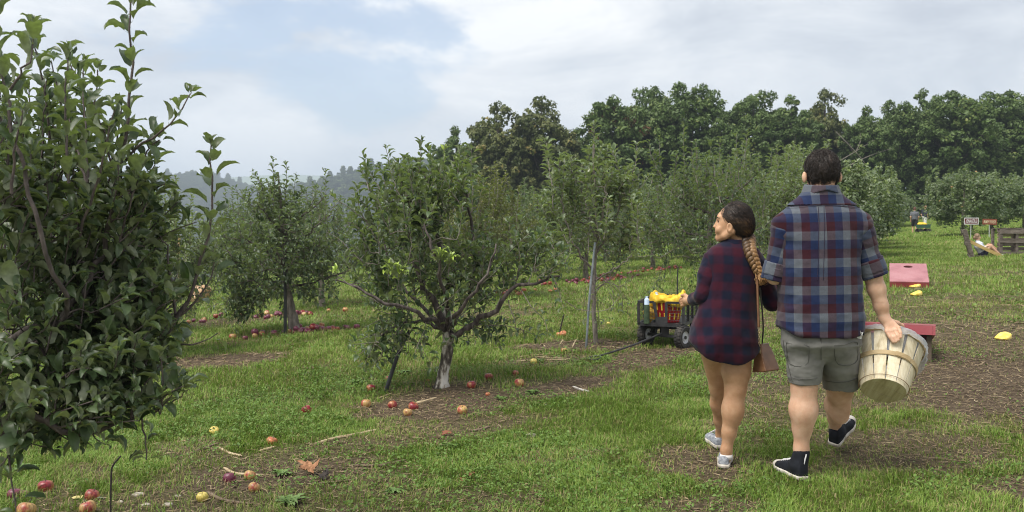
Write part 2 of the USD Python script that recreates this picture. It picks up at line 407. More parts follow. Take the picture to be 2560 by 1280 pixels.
def tube(path, radii, sides=6, cap=True):
    path = np.asarray(path, float)
    n = len(path)
    radii = np.broadcast_to(np.asarray(radii, float), (n,))
    t = unit(np.gradient(path, axis=0))
    ref = np.array([1.0, 0, 0]) if abs(t[0][0]) < 0.8 else np.array([0, 1.0, 0])
    u = unit(ref - t * (t @ ref)[:, None])
    for i in range(1, n):
        q = u[i - 1] - t[i] * (u[i - 1] @ t[i])
        u[i] = q / max(np.linalg.norm(q), 1e-9)
    w = np.cross(t, u)
    a = np.linspace(0, 2 * np.pi, sides, endpoint=False)
    ring = u[:, None] * np.cos(a)[None, :, None] + w[:, None] * np.sin(a)[None, :, None]
    V = (path[:, None] + ring * radii[:, None, None]).reshape(-1, 3)
    i, j = np.meshgrid(np.arange(n - 1), np.arange(sides), indexing='ij')
    a0, a1 = i * sides + j, i * sides + (j + 1) % sides
    Fq = np.stack([a0, a1, a1 + sides, a0 + sides], -1).reshape(-1, 4)
    Fc = np.vstack([Fq[:, [0, 1, 2]], Fq[:, [0, 2, 3]]])
    if cap:
        k = len(V)
        V = np.vstack([V, path[0], path[-1]])
        jj = np.arange(sides)
        Fc = np.vstack([Fc, np.stack([np.full(sides, k), (jj + 1) % sides, jj], 1), np.stack([np.full(sides, k + 1), (n - 1) * sides + jj, (n - 1) * sides + (jj + 1) % sides], 1)])
    return V, Fc

def join(meshes):
    Vs, Fs, n = [], [], 0
    for V, Fc in meshes:
        Vs.append(V); Fs.append(np.asarray(Fc) + n); n += len(V)
    return np.vstack(Vs), np.vstack(Fs)

def curve(pts, n):
    """A smooth curve (Catmull-Rom) through the points."""
    P = np.asarray(pts, float)
    if len(P) == 2:
        return P[0] + (P[1] - P[0]) * np.linspace(0, 1, n)[:, None]
    P = np.vstack([2 * P[0] - P[1], P, 2 * P[-1] - P[-2]])
    t = np.linspace(0, len(P) - 3 - 1e-9, n)
    i = t.astype(int); u = (t - i)[:, None]
    a, b, c, d = P[i], P[i + 1], P[i + 2], P[i + 3]
    return 0.5 * (2 * b + (c - a) * u + (2 * a - 5 * b + 4 * c - d) * u ** 2 + (3 * b - a - 3 * c + d) * u ** 3)

class Tree:
    """Collects limbs, twigs and leaves of one apple tree."""
    def __init__(self, seed, leaf=0.08):
        self.r = np.random.default_rng(seed)
        self.leaf = leaf
        self.limbs, self.twigs, self.nodes = [], [], []
        self.lp, self.ld, self.lu, self.ls, self.lt = [], [], [], [], []

    def limb(self, pts, r0, r1, n=14, sides=8, wob=0.012):
        P = curve(pts, n)
        P[1:-1] += self.r.normal(0, wob, (n - 2, 3))
        rad = np.linspace(r0, r1, n)
        self.limbs.append((P, rad, sides))
        self.nodes += [(p, q) for p, q in zip(P, rad)]
        return P

    def leaves_on(self, P, start=0.25, gap=0.028, incl=0.5, size=None, tone=None, droop=0.0, tip=True):
        """Leaves spiralling along a shoot."""
        r = self.r
        size = size or self.leaf
        L = np.concatenate([[0], np.cumsum(np.linalg.norm(np.diff(P, axis=0), axis=1))])
        s = np.arange(L[-1] * start, L[-1], gap)
        s = s + r.normal(0, gap * 0.25, len(s))
        if tip:
            s = np.concatenate([s, L[-1] - np.array([0.0, 0.004, 0.01])])
        s = np.clip(s, 0, L[-1])
        if not len(s):
            return
        pos = np.stack([np.interp(s, L, P[:, k]) for k in range(3)], 1)
        T = unit(np.gradient(P, axis=0))
        ax = unit(np.stack([np.interp(s, L, T[:, k]) for k in range(3)], 1))
        ref = np.where(np.abs(ax[:, 2:3]) > 0.9, [[1.0, 0, 0]], [[0, 0, 1.0]])
        u = unit(np.cross(ax, ref)); w = np.cross(ax, u)
        a = r.uniform(0, 6.28) + 2.399 * np.arange(len(s)) + r.normal(0, 0.3, len(s))
        rad = u * np.cos(a)[:, None] + w * np.sin(a)[:, None]
        inc = incl + r.normal(0, 0.22, len(s))
        f = (s / max(L[-1], 1e-6))
        inc = inc + 0.5 * np.clip(f - 0.8, 0, 1) * 4 * 0.5
        d = unit(rad * np.cos(inc)[:, None] + ax * np.sin(inc)[:, None] + np.array([0, 0, 0.15 - droop]))
        sz = size * np.clip(r.normal(1.0, 0.16, len(s)), 0.55, 1.4) * np.where(f > 0.96, 0.62, 1.0)
        up = unit(np.array([0, 0, 1.0]) + r.normal(0, 0.28, (len(s), 3)))
        self.lp.append(pos); self.ld.append(d); self.lu.append(up); self.ls.append(sz)
        self.lt.append(np.clip(r.beta(2, 2.4, len(s)) * 0.70 + 0.22 * np.clip(f - 0.75, 0, 1) * 4, 0, 0.8) if tone is None else np.clip(tone + r.normal(0, 0.06, len(s)), 0, 1))

    def shoot(self, pts, r0=0.006, n=9, **kw):
        P = curve(pts, n)
        P[1:-1] += self.r.normal(0, 0.004, (n - 2, 3))
        self.twigs.append((P, np.linspace(r0, r0 * 0.4, n), 5))
        self.leaves_on(P, **kw)
        self.nodes += [(p, r0 * 0.6) for p in P[: n // 2]]
        return P

    def uprights(self, n, where, length, size=None, gap=0.026, tone=None, r0=0.006, lean=0.18):
        """Upright shoots standing out of the crown; where(rng, n) gives their feet."""
        r = self.r
        for p in where(r, n):
            L = r.uniform(*length)
            d = unit(np.array([r.normal(0, lean), r.normal(0, lean), 1.0]))
            b = r.normal(0, 0.05, 3) * [1, 1, 0]
            self.shoot([p, p + d * L * 0.5 + b * 0.6, p + d * L + b], r0, 9, start=0.03, gap=gap, incl=0.42, size=size, tone=tone)

    def fill(self, sample, n, up=0.5, out=0.6, length=(0.18, 0.38), gap=0.030, centre=None, droop_below=None, spur=0.0, start=0.3, incl=0.5, reach=0.7):
        """Twigs grown towards n points spread through the crown by sample(rng, n), each from the nearest wood."""
        r = self.r
        Q = sample(r, n)
        c = np.mean(Q, axis=0) if centre is None else np.asarray(centre, float)
        N = np.array([p for p, _ in self.nodes])
        dist = cKDTree(N).query(Q)[0]
        Q = Q[np.argsort(dist)]
        extra = []
        tree, cnt = cKDTree(N), 0
        for q in Q:
            if cnt % 25 == 0 and extra:
                N = np.vstack([N] + extra); extra = []
                tree = cKDTree(N)
            cnt += 1
            k = tree.query(q, k=6)[1]
            cand = N[np.minimum(k, len(N) - 1)]
            a = cand[np.argmin(np.linalg.norm(cand - q, axis=1) + 0.6 * np.clip(cand[:, 2] - q[2], 0, 1))]
            d = unit(np.array([0, 0, up]) + out * unit(q - c) + r.normal(0, 0.28, 3))
            if droop_below is not None and q[2] < droop_below:
                d = unit(out * unit(q - c) + np.array([0, 0, -0.35]) + r.normal(0, 0.3, 3))
            L = r.uniform(*length)
            tip = q + d * L
            gapv = np.linalg.norm(q - a)
            mid = (a + q) / 2 + np.array([0, 0, 0.06 * gapv]) + r.normal(0, 0.04 * gapv + 0.003, 3)
            P = curve([a, mid, q, q + d * L * 0.5 + r.normal(0, 0.012, 3), tip], 9)
            rad = np.interp(np.linspace(0, 1, 9), [0, 1], [0.0035 + 0.010 * min(gapv, 0.8), 0.0022])
            self.twigs.append((P, rad, 4))
            tot = gapv + L
            self.leaves_on(P, start=max(0.0, (gapv * (1 - reach)) / tot) if gapv > 0.12 else start * 0.5, gap=gap, droop=0.25 if droop_below is not None and q[2] < droop_below else 0.0, incl=incl)
            extra.append(P[2:6])

    def build(self, path, mats, shapes, near=None, cap=300, trunk_label=None, leaf_label=None):
        """Writes the parts: trunk (the first limb), limbs, twigs, leaves."""
        for i, (P, rad, sides) in enumerate(self.limbs):
            V, Fc = tube(P, rad, sides)
            if i == 0:
                nz = meshkit.fbm(V * 22.0, 3, 5) - 0.5
                k = np.minimum(np.arange(len(V)) // sides, len(P) - 1)
                V = V + unit(V - P[k]) * (nz * 0.35 * rad[k])[:, None]
            part(path, 'trunk' if i == 0 else 'limb', (V, Fc), mats['trunk'] if i == 0 else mats['bark'], True, trunk_label if i == 0 else None)
        V, Fc = join([tube(P, rad, s, False) for P, rad, s in self.twigs])
        part(path, 'twigs', (V, Fc), mats['twig'], True, kind='stuff')
        pos, d, up = np.vstack(self.lp), np.vstack(self.ld), np.vstack(self.lu)
        size, tone = np.concatenate(self.ls), np.concatenate(self.lt)
        R = leaf_frames(d, up)
        pick = self.r.integers(0, len(shapes), len(pos))
        order = np.arange(len(pos))
        if near is not None and cap:
            order = np.argsort(near(pos))
        else:
            cap = 0
        one, rest = order[:cap], order[cap:]
        base = base_of(path)
        for i in one:
            V, Fc, T = bake_leaves(shapes, pick[i:i + 1], pos[i:i + 1], R[i:i + 1], size[i:i + 1], tone[i:i + 1])
            c = pos[i]
            put(numbered(path, 'leaf'), V - base, Fc, mats['leaf'], vnormals(V, Fc), attrs={'tone': T})
        if len(rest):
            V, Fc, T = bake_leaves(shapes, pick[rest], pos[rest], R[rest], size[rest], tone[rest])
            p = put(numbered(path, 'foliage'), V - base, Fc, mats['leaf'], vnormals(V, Fc), attrs={'tone': T})
            tag(p, kind='stuff')
        return len(pos)

def blobs(spec, shell=0.55):
    """A sampler of points in a union of ellipsoids (centre, radii, weight), denser towards their outsides."""
    def sample(r, n):
        w = np.array([s[2] for s in spec], float); w /= w.sum()
        k = r.choice(len(spec), n, p=w)
        d = unit(r.normal(size=(n, 3)))
        rad = np.where(r.random(n) < shell, r.uniform(0.7, 1.0, n), r.uniform(0.15, 0.8, n))
        C, Rr = np.array([s[0] for s in spec], float), np.array([s[1] for s in spec], float)
        return C[k] + d * rad[:, None] * Rr[k]
    return sample

# foliage and bark
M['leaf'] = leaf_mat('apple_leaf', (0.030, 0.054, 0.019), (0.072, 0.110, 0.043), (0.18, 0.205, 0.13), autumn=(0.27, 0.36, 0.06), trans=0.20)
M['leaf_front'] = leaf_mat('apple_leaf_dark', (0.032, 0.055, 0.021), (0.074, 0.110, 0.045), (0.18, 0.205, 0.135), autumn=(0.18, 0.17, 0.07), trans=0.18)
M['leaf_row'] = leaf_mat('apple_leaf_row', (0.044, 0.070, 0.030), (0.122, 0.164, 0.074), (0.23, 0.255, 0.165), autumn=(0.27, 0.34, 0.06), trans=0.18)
M['leaf_autumn'] = leaf_mat('apple_leaf_turning', (0.040, 0.058, 0.018), (0.14, 0.15, 0.04), (0.16, 0.16, 0.08), autumn=(0.42, 0.20, 0.05), trans=0.2)
M['bark_dark'] = noise_mat('bark_dark', [(0.035, 0.028, 0.026), (0.075, 0.060, 0.056), (0.13, 0.11, 0.10)], 30, 0.85, 0.6, 60, stretch=(1, 1, 0.3))
M['bark_grey'] = noise_mat('bark_grey', [(0.09, 0.078, 0.065), (0.16, 0.14, 0.12), (0.24, 0.215, 0.185)], 24, 0.85, 0.6, 60, stretch=(1, 1, 0.35))
M['bark_white'] = noise_mat('bark_whitewashed', [(0.05, 0.042, 0.034), (0.16, 0.14, 0.115), (0.44, 0.42, 0.37), (0.52, 0.50, 0.46)], 14, 0.9, 0.7, 50, stretch=(1, 1, 0.35), ramp=(0.40, 0.60))
M['twig'] = noise_mat('twig_bark', [(0.05, 0.038, 0.038), (0.12, 0.095, 0.09)], 40, 0.7)
M['twig_pale'] = noise_mat('twig_bark_pale', [(0.10, 0.085, 0.075), (0.24, 0.21, 0.185)], 40, 0.7)
# ------------------------------------------------------------------ the near apple trees
def nearest_eye(pos):
    return np.linalg.norm(pos - EYE, axis=1) / (1 + 1e-9)

# -- the big one at the left edge, its trunk outside the frame
def front_tree():
    t = Tree(101, 0.081)
    bx, by = -2.55, 3.55
    bz = ga(bx, by)
    path = thing('apple_tree', 'large dark leafy apple tree filling the left edge of the photo', 'apple tree', (bx, by, bz), 'apple trees of the orchard')
    A = lambda x, y, Y: at(x, y, Y)
    t.limb([(bx, by, bz - 0.05), (bx + 0.03, by, bz + 0.5), (bx + 0.1, by - 0.03, bz + 1.0), (bx + 0.15, by, bz + 1.6), (bx + 0.2, by, bz + 2.2)], 0.075, 0.02, 20, 12)
    f0 = np.array([bx + 0.05, by, bz + 0.7])
    t.limb([f0, A(60, 1060, 3.5), A(230, 1035, 3.5), A(330, 965, 3.55), A(400, 880, 3.6), A(470, 755, 3.6)], 0.024, 0.009, 18)
    t.limb([f0 + [0, 0, 0.1], A(40, 850, 3.3), A(180, 780, 3.35), A(250, 640, 3.45), A(300, 430, 3.5)], 0.018, 0.008, 18)
    t.limb([f0 + [0, 0, 0.1], A(150, 820, 3.3), A(118, 640, 3.08), A(75, 480, 3.05), A(45, 375, 3.05), A(22, 280, 3.05)], 0.0095, 0.006, 18, wob=0.005)
    t.limb([f0 + [0, 0, 0.15], A(90, 820, 3.6), A(150, 600, 3.75), A(210, 420, 3.8)], 0.022, 0.007, 14)
    t.limb([f0 + [0, 0, -0.2], A(0, 1010, 3.2), A(90, 1050, 3.2), A(200, 1075, 3.25), A(310, 1060, 3.3), A(400, 1010, 3.4)], 0.016, 0.006, 14)
    t.limb([f0 + [0, 0, 0.1], (-2.8, 3.2, 1.2), (-3.0, 3.0, 1.7)], 0.024, 0.01, 10)
    t.limb([f0 + [0, 0, 0.1], (-2.7, 3.9, 1.2), (-2.8, 4.3, 1.7)], 0.024, 0.01, 10)
    # the shoots that stand out against the sky
    kw = dict(start=0.05, gap=0.027, incl=0.45, size=0.092)
    t.shoot([A(300, 430, 3.5), A(314, 350, 3.48), A(326, 200, 3.46), A(328, 80, 3.45), A(322, -60, 3.45)], 0.0075, 13, **kw)
    t.shoot([A(262, 330, 3.5), A(240, 290, 3.47), A(200, 215, 3.45), A(185, 175, 3.45), A(163, 135, 3.45)], 0.0055, 10, **kw)
    t.shoot([A(290, 480, 3.55), A(266, 370, 3.52), A(262, 330, 3.5)], 0.006, 7, **kw)
    t.shoot([A(315, 400, 3.5), A(365, 355, 3.45), A(420, 318, 3.42), A(450, 275, 3.4), A(478, 232, 3.4)], 0.0055, 10, start=0.2, gap=0.03, incl=0.4)
    t.shoot([A(470, 755, 3.6), A(500, 660, 3.58), A(522, 575, 3.56), A(530, 470, 3.55), A(528, 362, 3.55)], 0.0075, 12, start=0.12, gap=0.030, incl=0.42, size=0.095)
    t.shoot([A(22, 280, 3.05), A(10, 200, 3.05), A(-12, 100, 3.05), A(-15, -40, 3.05)], 0.006, 10, **kw)
    t.shoot([A(25, 225, 3.0), A(55, 178, 2.98), A(80, 140, 2.97), A(88, 70, 2.97)], 0.005, 8, **kw)
    t.shoot([A(210, 420, 3.8), A(170, 330, 3.8), A(150, 270, 3.8), A(160, 215, 3.8)], 0.005, 8, **kw)
    t.shoot([A(150, 480, 3.7), A(120, 330, 3.7), A(118, 240, 3.7)], 0.005, 8, **kw)
    t.shoot([A(330, 560, 3.5), A(345, 440, 3.5), A(380, 360, 3.5), A(400, 350, 3.5)], 0.005, 8, **kw)
    t.shoot([A(300, 600, 3.4), A(330, 500, 3.35), A(350, 420, 3.35)], 0.005, 8, **kw)
    t.shoot([A(440, 800, 3.6), A(425, 700, 3.6), A(418, 620, 3.6), A(400, 590, 3.6)], 0.006, 8, start=0.2, gap=0.04, incl=0.3)
    t.shoot([A(450, 790, 3.6), A(500, 740, 3.6), A(525, 700, 3.6), A(535, 655, 3.6)], 0.005, 8, start=0.35, gap=0.06, incl=0.3)
    t.shoot([A(430, 865, 3.55), A(480, 862, 3.5), A(545, 832, 3.5)], 0.0045, 7, start=0.0, gap=0.08, incl=0.1, tip=False)
    t.shoot([A(400, 1010, 3.4), A(440, 1000, 3.4), A(470, 975, 3.4)], 0.004, 7, start=0.1, gap=0.05)
    # dead end hanging to the ground and a low branch at the corner
    t.shoot([A(340, 1010, 3.4), A(362, 1080, 3.4), A(366, 1150, 3.4)], 0.0055, 8, start=0.3, gap=0.05, incl=-0.2, droop=0.4)
    t.shoot([A(-20, 1010, 3.2), A(10, 1080, 3.2), A(25, 1180, 3.2), A(40, 1290, 3.2)], 0.006, 9, start=0.1, gap=0.034, incl=0.0, droop=0.2)
    t.shoot([A(10, 1060, 3.2), A(50, 1090, 3.2), A(80, 1115, 3.2)], 0.005, 7, start=0.1, gap=0.04, incl=0.0, droop=0.2)
    t.uprights(24, lambda r, n: np.array([A(x, y, Y) for x, y, Y in zip(r.uniform(-60, 340, n), r.uniform(520, 700, n), r.uniform(3.1, 4.1, n))]), (0.28, 0.52), gap=0.026)
    t.uprights(20, lambda r, n: np.array([A(x, y, Y) for x, y, Y in zip(r.uniform(-80, 250, n), r.uniform(370, 500, n), r.uniform(3.0, 3.9, n))]), (0.30, 0.5), gap=0.028)
    def spot(x, y, Y, rx, rz, ry, w):
        c = A(x, y, Y)
        return (c, (rx / F * Y, ry, rz / F * Y), w)
    crown = [spot(200, 1035, 3.32, 220, 34, 0.15, 1.7), spot(150, 680, 3.55, 190, 190, 0.42, 2.4), spot(220, 800, 3.55, 170, 150, 0.38, 2.1), spot(345, 850, 3.55, 70, 130, 0.25, 0.7), spot(310, 580, 3.5, 45, 90, 0.2, 0.4), spot(40, 520, 3.4, 80, 120, 0.4, 0.8),
             spot(120, 945, 3.4, 230, 60, 0.4, 2.0), spot(310, 950, 3.45, 95, 50, 0.2, 0.8), spot(10, 1090, 3.25, 40, 60, 0.10, 0.18), ((-2.6, 3.5, 1.15), (0.55, 0.7, 0.75), 2.2)]
    t.fill(blobs(crown, 0.6), 420, up=0.55, out=0.45, length=(0.12, 0.24), gap=0.030, centre=(-2.2, 3.5, 0.95), droop_below=0.42, incl=0.45)
    return path, t
path, t = front_tree()
t.build(path, {'trunk': M['bark_dark'], 'bark': M['bark_dark'], 'twig': M['twig'], 'leaf': M['leaf_front']}, LEAVES_FINE,
        near=lambda p: np.linalg.norm(p - EYE, axis=1) + 5.0 * ((pix(p)[:, 0] < 5) | (pix(p)[:, 1] < 5) | (pix(p)[:, 1] > 1275)) - 0.9 * ((pix(p)[:, 1] < 420) | (pix(p)[:, 0] > 430)))

# -- the one in the middle, with a whitewashed trunk
def centre_tree():
    t = Tree(202, 0.086)
    Y = 7.9
    A = lambda x, y, dy=0.0: at(x, y, Y + dy)
    b = A(1103, 972); b[2] = ga(b[0], Y) - 0.02
    path = thing('apple_tree', 'bushy apple tree with whitewashed trunk standing in the middle of the photo', 'apple tree', (b[0], Y, b[2]), 'apple trees of the orchard')
    P = t.limb([b, A(1108, 930), A(1118, 880), A(1122, 825), A(1112, 770)], 0.085, 0.050, 18, 12, 0.003)
    t.limbs[0] = (P, np.interp(np.linspace(0, 1, 18), [0, 0.12, 0.3, 0.7, 1], [0.085, 0.054, 0.049, 0.054, 0.044]), 12)
    f = A(1118, 830)
    t.limb([f, A(1085, 760, -.1), A(1050, 690, -.15), A(1025, 600, -.15), A(1015, 480, -.1)], 0.036, 0.012)
    t.limb([f, A(1140, 835, -.1), A(1200, 800, -.2), A(1245, 768, -.25), A(1285, 722, -.3), A(1345, 705, -.3), A(1400, 690, -.3)], 0.034, 0.009, 18)
    t.limb([f, A(1110, 740, .2), A(1095, 620, .25), A(1080, 500, .2), A(1060, 430, .15)], 0.034, 0.010)
    t.limb([f, A(1060, 790, -.3), A(980, 760, -.5), A(900, 720, -.5), A(840, 700, -.45)], 0.024, 0.006)
    t.limb([f, A(1160, 760, .2), A(1190, 650, .2), A(1170, 520, .15), A(1150, 450, .1)], 0.026, 0.008)
    t.limb([f, A(1150, 780, -.4), A(1215, 690, -.6), A(1240, 610, -.6)], 0.022, 0.007)
    t.limb([f, A(1070, 780, .4), A(990, 690, .6), A(950, 580, .6)], 0.024, 0.007)
    t.limb([f, A(1050, 800, .1), A(960, 830, 0), A(930, 870, 0)], 0.018, 0.006)
    t.limb([f, A(1110, 720, -.5), A(1090, 640, -.8), A(1060, 560, -.8)], 0.022, 0.007)
    t.uprights(26, lambda r, n: np.array([A(x, y, d) for x, y, d in zip(r.uniform(900, 1200, n), r.uniform(470, 640, n), r.uniform(-.5, .5, n))]), (0.22, 0.42), gap=0.022)
    kw = dict(start=0.05, gap=0.022, incl=0.42)
    for k, pts in enumerate([[(1015, 520), (990, 450), (965, 372)], [(1030, 500), (1050, 420), (1052, 352)], [(1080, 520), (1105, 430), (1112, 370)], [(1060, 470), (1078, 410), (1070, 372)], [(1150, 500), (1140, 440), (1150, 418)], [(960, 560), (930, 480), (905, 425)],
                 [(940, 600), (900, 520), (892, 470)], [(1000, 560), (975, 460), (940, 420)], [(1120, 520), (1128, 450), (1135, 400)], [(1180, 560), (1172, 500), (1180, 455)], [(1000, 470), (1004, 430), (1012, 398)]]):
        dy = t.r.uniform(-0.35, 0.35)
        t.shoot([A(x, y, dy) for x, y in pts], 0.006, 9, tone=0.90 if k in (2, 4, 8) else None, **kw)
    t.shoot([A(930, 560, -.3), A(860, 510, -.4), A(825, 490, -.4)], 0.005, 9, start=0.3, gap=0.04, incl=0.3)
    t.shoot([A(900, 725, -.5), A(850, 695, -.5), A(832, 678, -.5)], 0.005, 8, start=0.8, gap=0.016, tone=0.99)
    t.shoot([A(900, 650, -.3), A(850, 600, -.3), A(815, 580, -.3)], 0.004, 8, start=0.95, gap=0.1, tip=False)
    for x, y in [(1000, 668), (975, 655), (1125, 632), (1100, 625)]:
        t.shoot([A(x - 4, y + 60, -.75), A(x, y + 10, -.85)], 0.004, 6, start=0.45, gap=0.010, incl=0.6, tone=0.99, size=0.085)
    for pts in [[(1285, 722), (1300, 650), (1290, 600)], [(1320, 712), (1340, 650), (1345, 590)], [(1370, 700), (1385, 650), (1380, 600)], [(1240, 770), (1262, 700), (1260, 640)], [(1345, 705), (1400, 670), (1420, 640)], [(1300, 720), (1330, 770), (1360, 800), (1370, 840)], [(1270, 750), (1285, 800), (1290, 830)], [(1385, 695), (1400, 740), (1410, 770)]]:
        t.shoot([A(x, y, -.3 + t.r.uniform(-.15, .15)) for x, y in pts], 0.005, 8, start=0.12, gap=0.04, incl=0.3)
    def spot(x, y, dy, rx, rz, ry, w):
        return (A(x, y, dy), (rx / F * Y, ry, rz / F * Y), w)
    crown = [spot(1050, 625, 0, 165, 150, 0.62, 2.8), spot(1070, 745, 0, 180, 75, 0.65, 1.7), spot(1030, 520, 0, 100, 70, 0.35, 0.6), spot(985, 830, -.1, 75, 60, 0.35, 0.55), spot(1215, 690, -.2, 100, 85, 0.4, 0.5), spot(1330, 670, -.2, 80, 80, 0.25, 0.25), spot(925, 650, -.2, 55, 75, 0.3, 0.22), spot(1150, 500, 0, 60, 70, 0.25, 0.35), spot(1200, 820, 0, 70, 30, 0.3, 0.15)]
    t.fill(blobs(crown, 0.62), 275, up=0.75, out=0.55, length=(0.16, 0.32), gap=0.030, centre=A(1070, 760), droop_below=0.62, incl=0.4)
    return path, t
path, t = centre_tree()
t.build(path, {'trunk': M['bark_white'], 'bark': M['bark_dark'], 'twig': M['twig_pale'], 'leaf': M['leaf']}, LEAVES_FINE, near=nearest_eye, trunk_label='flaking whitewashed trunk')

# -- second tree, further left
def second_tree():
    t = Tree(303, 0.086)
    Y = 12.0
    A = lambda x, y, dy=0.0: at(x, y, Y + dy)
    b = A(738, 835); b[2] = ga(b[0], Y) - 0.02
    path = thing('apple_tree', 'round apple tree with grey trunk and fallen purple apples round its foot', 'apple tree', (b[0], Y, b[2]), 'apple trees of the orchard')
    t.limb([b, A(733, 800), A(722, 750), A(715, 690), A(705, 560), A(695, 430)], 0.088, 0.015, 22, 10, 0.004)
    t.limbs[0] = (t.limbs[0][0], np.interp(np.linspace(0, 1, 22), [0, 0.06, 0.3, 1], [0.12, 0.082, 0.070, 0.012]), 10)
    for k in range(9):
        a = 2.4 * k
        z0 = 0.62 + 0.10 * k
        o = np.array([A(718, 700)[0], Y, b[2] + z0])
        L = 0.85 - 0.04 * k
        e = o + np.array([math.cos(a) * L, math.sin(a) * L, 0.25 + 0.03 * k])
        t.limb([o, (o + e) / 2 + [0, 0, -0.02], e], 0.022, 0.006, 10, 6)
    for pts in [[(690, 520), (685, 450), (682, 398)], [(710, 520), (716, 460), (716, 412)], [(640, 520), (600, 490), (588, 468)], [(760, 540), (785, 500), (795, 470)], [(660, 520), (655, 470), (640, 440)], [(740, 520), (735, 470), (742, 440)], [(620, 560), (590, 530), (560, 510)], [(790, 570), (820, 530), (850, 505)]]:
        dy = t.r.uniform(-0.3, 0.3)
        t.shoot([A(x, y, dy) for x, y in pts], 0.006, 9, start=0.05, gap=0.026, incl=0.4)
    def spot(x, y, dy, rx, rz, ry, w):
        return (A(x, y, dy), (rx / F * Y, ry, rz / F * Y), w)
    crown = [spot(690, 630, 0, 155, 110, 0.8, 2.6), spot(690, 530, 0, 80, 70, 0.4, 0.9), spot(600, 700, 0, 80, 60, 0.5, 0.8), spot(780, 670, 0, 75, 75, 0.5, 0.8), spot(690, 715, 0, 130, 35, 0.6, 0.8), spot(618, 760, 0, 22, 30, 0.1, 0.15)]
    t.fill(blobs(crown, 0.6), 300, up=0.55, out=0.5, length=(0.16, 0.32), gap=0.028, centre=A(710, 690), droop_below=0.7, incl=0.35)
    return path, t
path, t = second_tree()
t.build(path, {'trunk': M['bark_grey'], 'bark': M['bark_dark'], 'twig': M['twig'], 'leaf': M['leaf_front']}, LEAVES_MID, near=nearest_eye)

# -- the young tree at the steel stake
def young_tree():
    t = Tree(404, 0.092)
    Y = 10.0
    A = lambda x, y, dy=0.0: at(x, y, Y + dy)
    b = A(1490, 830); b[2] = ga(b[0], Y) - 0.02
    path = thing('apple_tree', 'sparse young apple tree with upright pale shoots tied to a steel stake', 'apple tree', (b[0], Y, b[2]), 'apple trees of the orchard')
    t.limb([b, A(1483, 760), A(1486, 660), A(1490, 560), A(1484, 440), A(1484, 360)], 0.030, 0.008, 20, 8, 0.005)
    t.limb([A(1487, 680), A(1440, 620, -.2), A(1410, 540, -.2), A(1400, 470, -.2)], 0.014, 0.006)
    t.limb([A(1487, 640), A(1530, 560, .1), A(1560, 480, .2), A(1580, 420, .2)], 0.014, 0.006)
    t.limb([A(1487, 600), A(1470, 520, .3), A(1440, 440, .3)], 0.012, 0.006)
    t.limb([A(1487, 700), A(1540, 670, -.3), A(1580, 640, -.3)], 0.010, 0.005)
    t.limb([A(1487, 620), A(1510, 520, -.3), A(1520, 440, -.3)], 0.012, 0.005)
    for k, pts in enumerate([[(1484, 420), (1486, 370), (1483, 312)], [(1400, 490), (1398, 430), (1402, 388)], [(1580, 440), (1590, 400), (1592, 362)], [(1440, 460), (1428, 420), (1438, 405)], [(1520, 470), (1520, 440), (1514, 412)], [(1560, 500), (1600, 470), (1622, 440)], [(1420, 560), (1380, 530), (1372, 490)], [(1500, 420), (1512, 390), (1520, 375)], [(1460, 470), (1455, 440), (1464, 425)]]):
        dy = t.r.uniform(-0.3, 0.3)
        t.shoot([A(x, y, dy) for x, y in pts], 0.006, 9, start=0.03, gap=0.021, incl=0.42, tone=0.62)
    # bare hanging twigs round its foot
    for k in range(13):
        x0 = t.r.uniform(1440, 1540); y0 = t.r.uniform(700, 760)
        side = t.r.choice([-1, 1])
        t.shoot([A(1487, y0 - 5), A((1487 + x0) / 2 + side * 12, y0 - 25, t.r.uniform(-.2, .2)), A(x0 + side * 25, y0 + 10, t.r.uniform(-.2, .2)), A(x0 + side * 30, y0 + t.r.uniform(40, 75), t.r.uniform(-.2, .2))], 0.004, 9, start=0.85, gap=0.07, tip=False)
    t.shoot([A(1410, 750, -.6), A(1460, 778, -.5), A(1520, 772, -.4), A(1545, 745, -.3)], 0.005, 10, start=0.98, gap=0.1, tip=False)
    t.shoot([A(1487, 690), A(1550, 715, -.1), A(1600, 680, -.1)], 0.005, 9, start=0.5, gap=0.05, tone=0.7)
    def spot(x, y, dy, rx, rz, ry, w):
        return (A(x, y, dy), (rx / F * Y, ry, rz / F * Y), w)
    crown = [spot(1480, 480, 0, 80, 90, 0.4, 1.3), spot(1400, 560, 0, 60, 80, 0.3, 0.8), spot(1550, 530, 0, 60, 90, 0.3, 0.8), spot(1490, 620, 0, 110, 40, 0.4, 0.5), spot(1560, 650, 0, 40, 30, 0.2, 0.12)]
    t.uprights(30, lambda r, n: np.array([A(x, y, d) for x, y, d in zip(r.uniform(1370, 1610, n), r.uniform(460, 640, n), r.uniform(-.5, .5, n))]), (0.3, 0.6), gap=0.022, tone=0.55, size=0.095)
    t.fill(blobs(crown, 0.6), 75, up=0.8, out=0.4, length=(0.16, 0.34), gap=0.028, centre=A(1487, 640), incl=0.4)
    return path, t
path, t = young_tree()
t.build(path, {'trunk': M['bark_grey'], 'bark': M['twig_pale'], 'twig': M['twig_pale'], 'leaf': M['leaf_row']}, LEAVES_MID, near=nearest_eye)
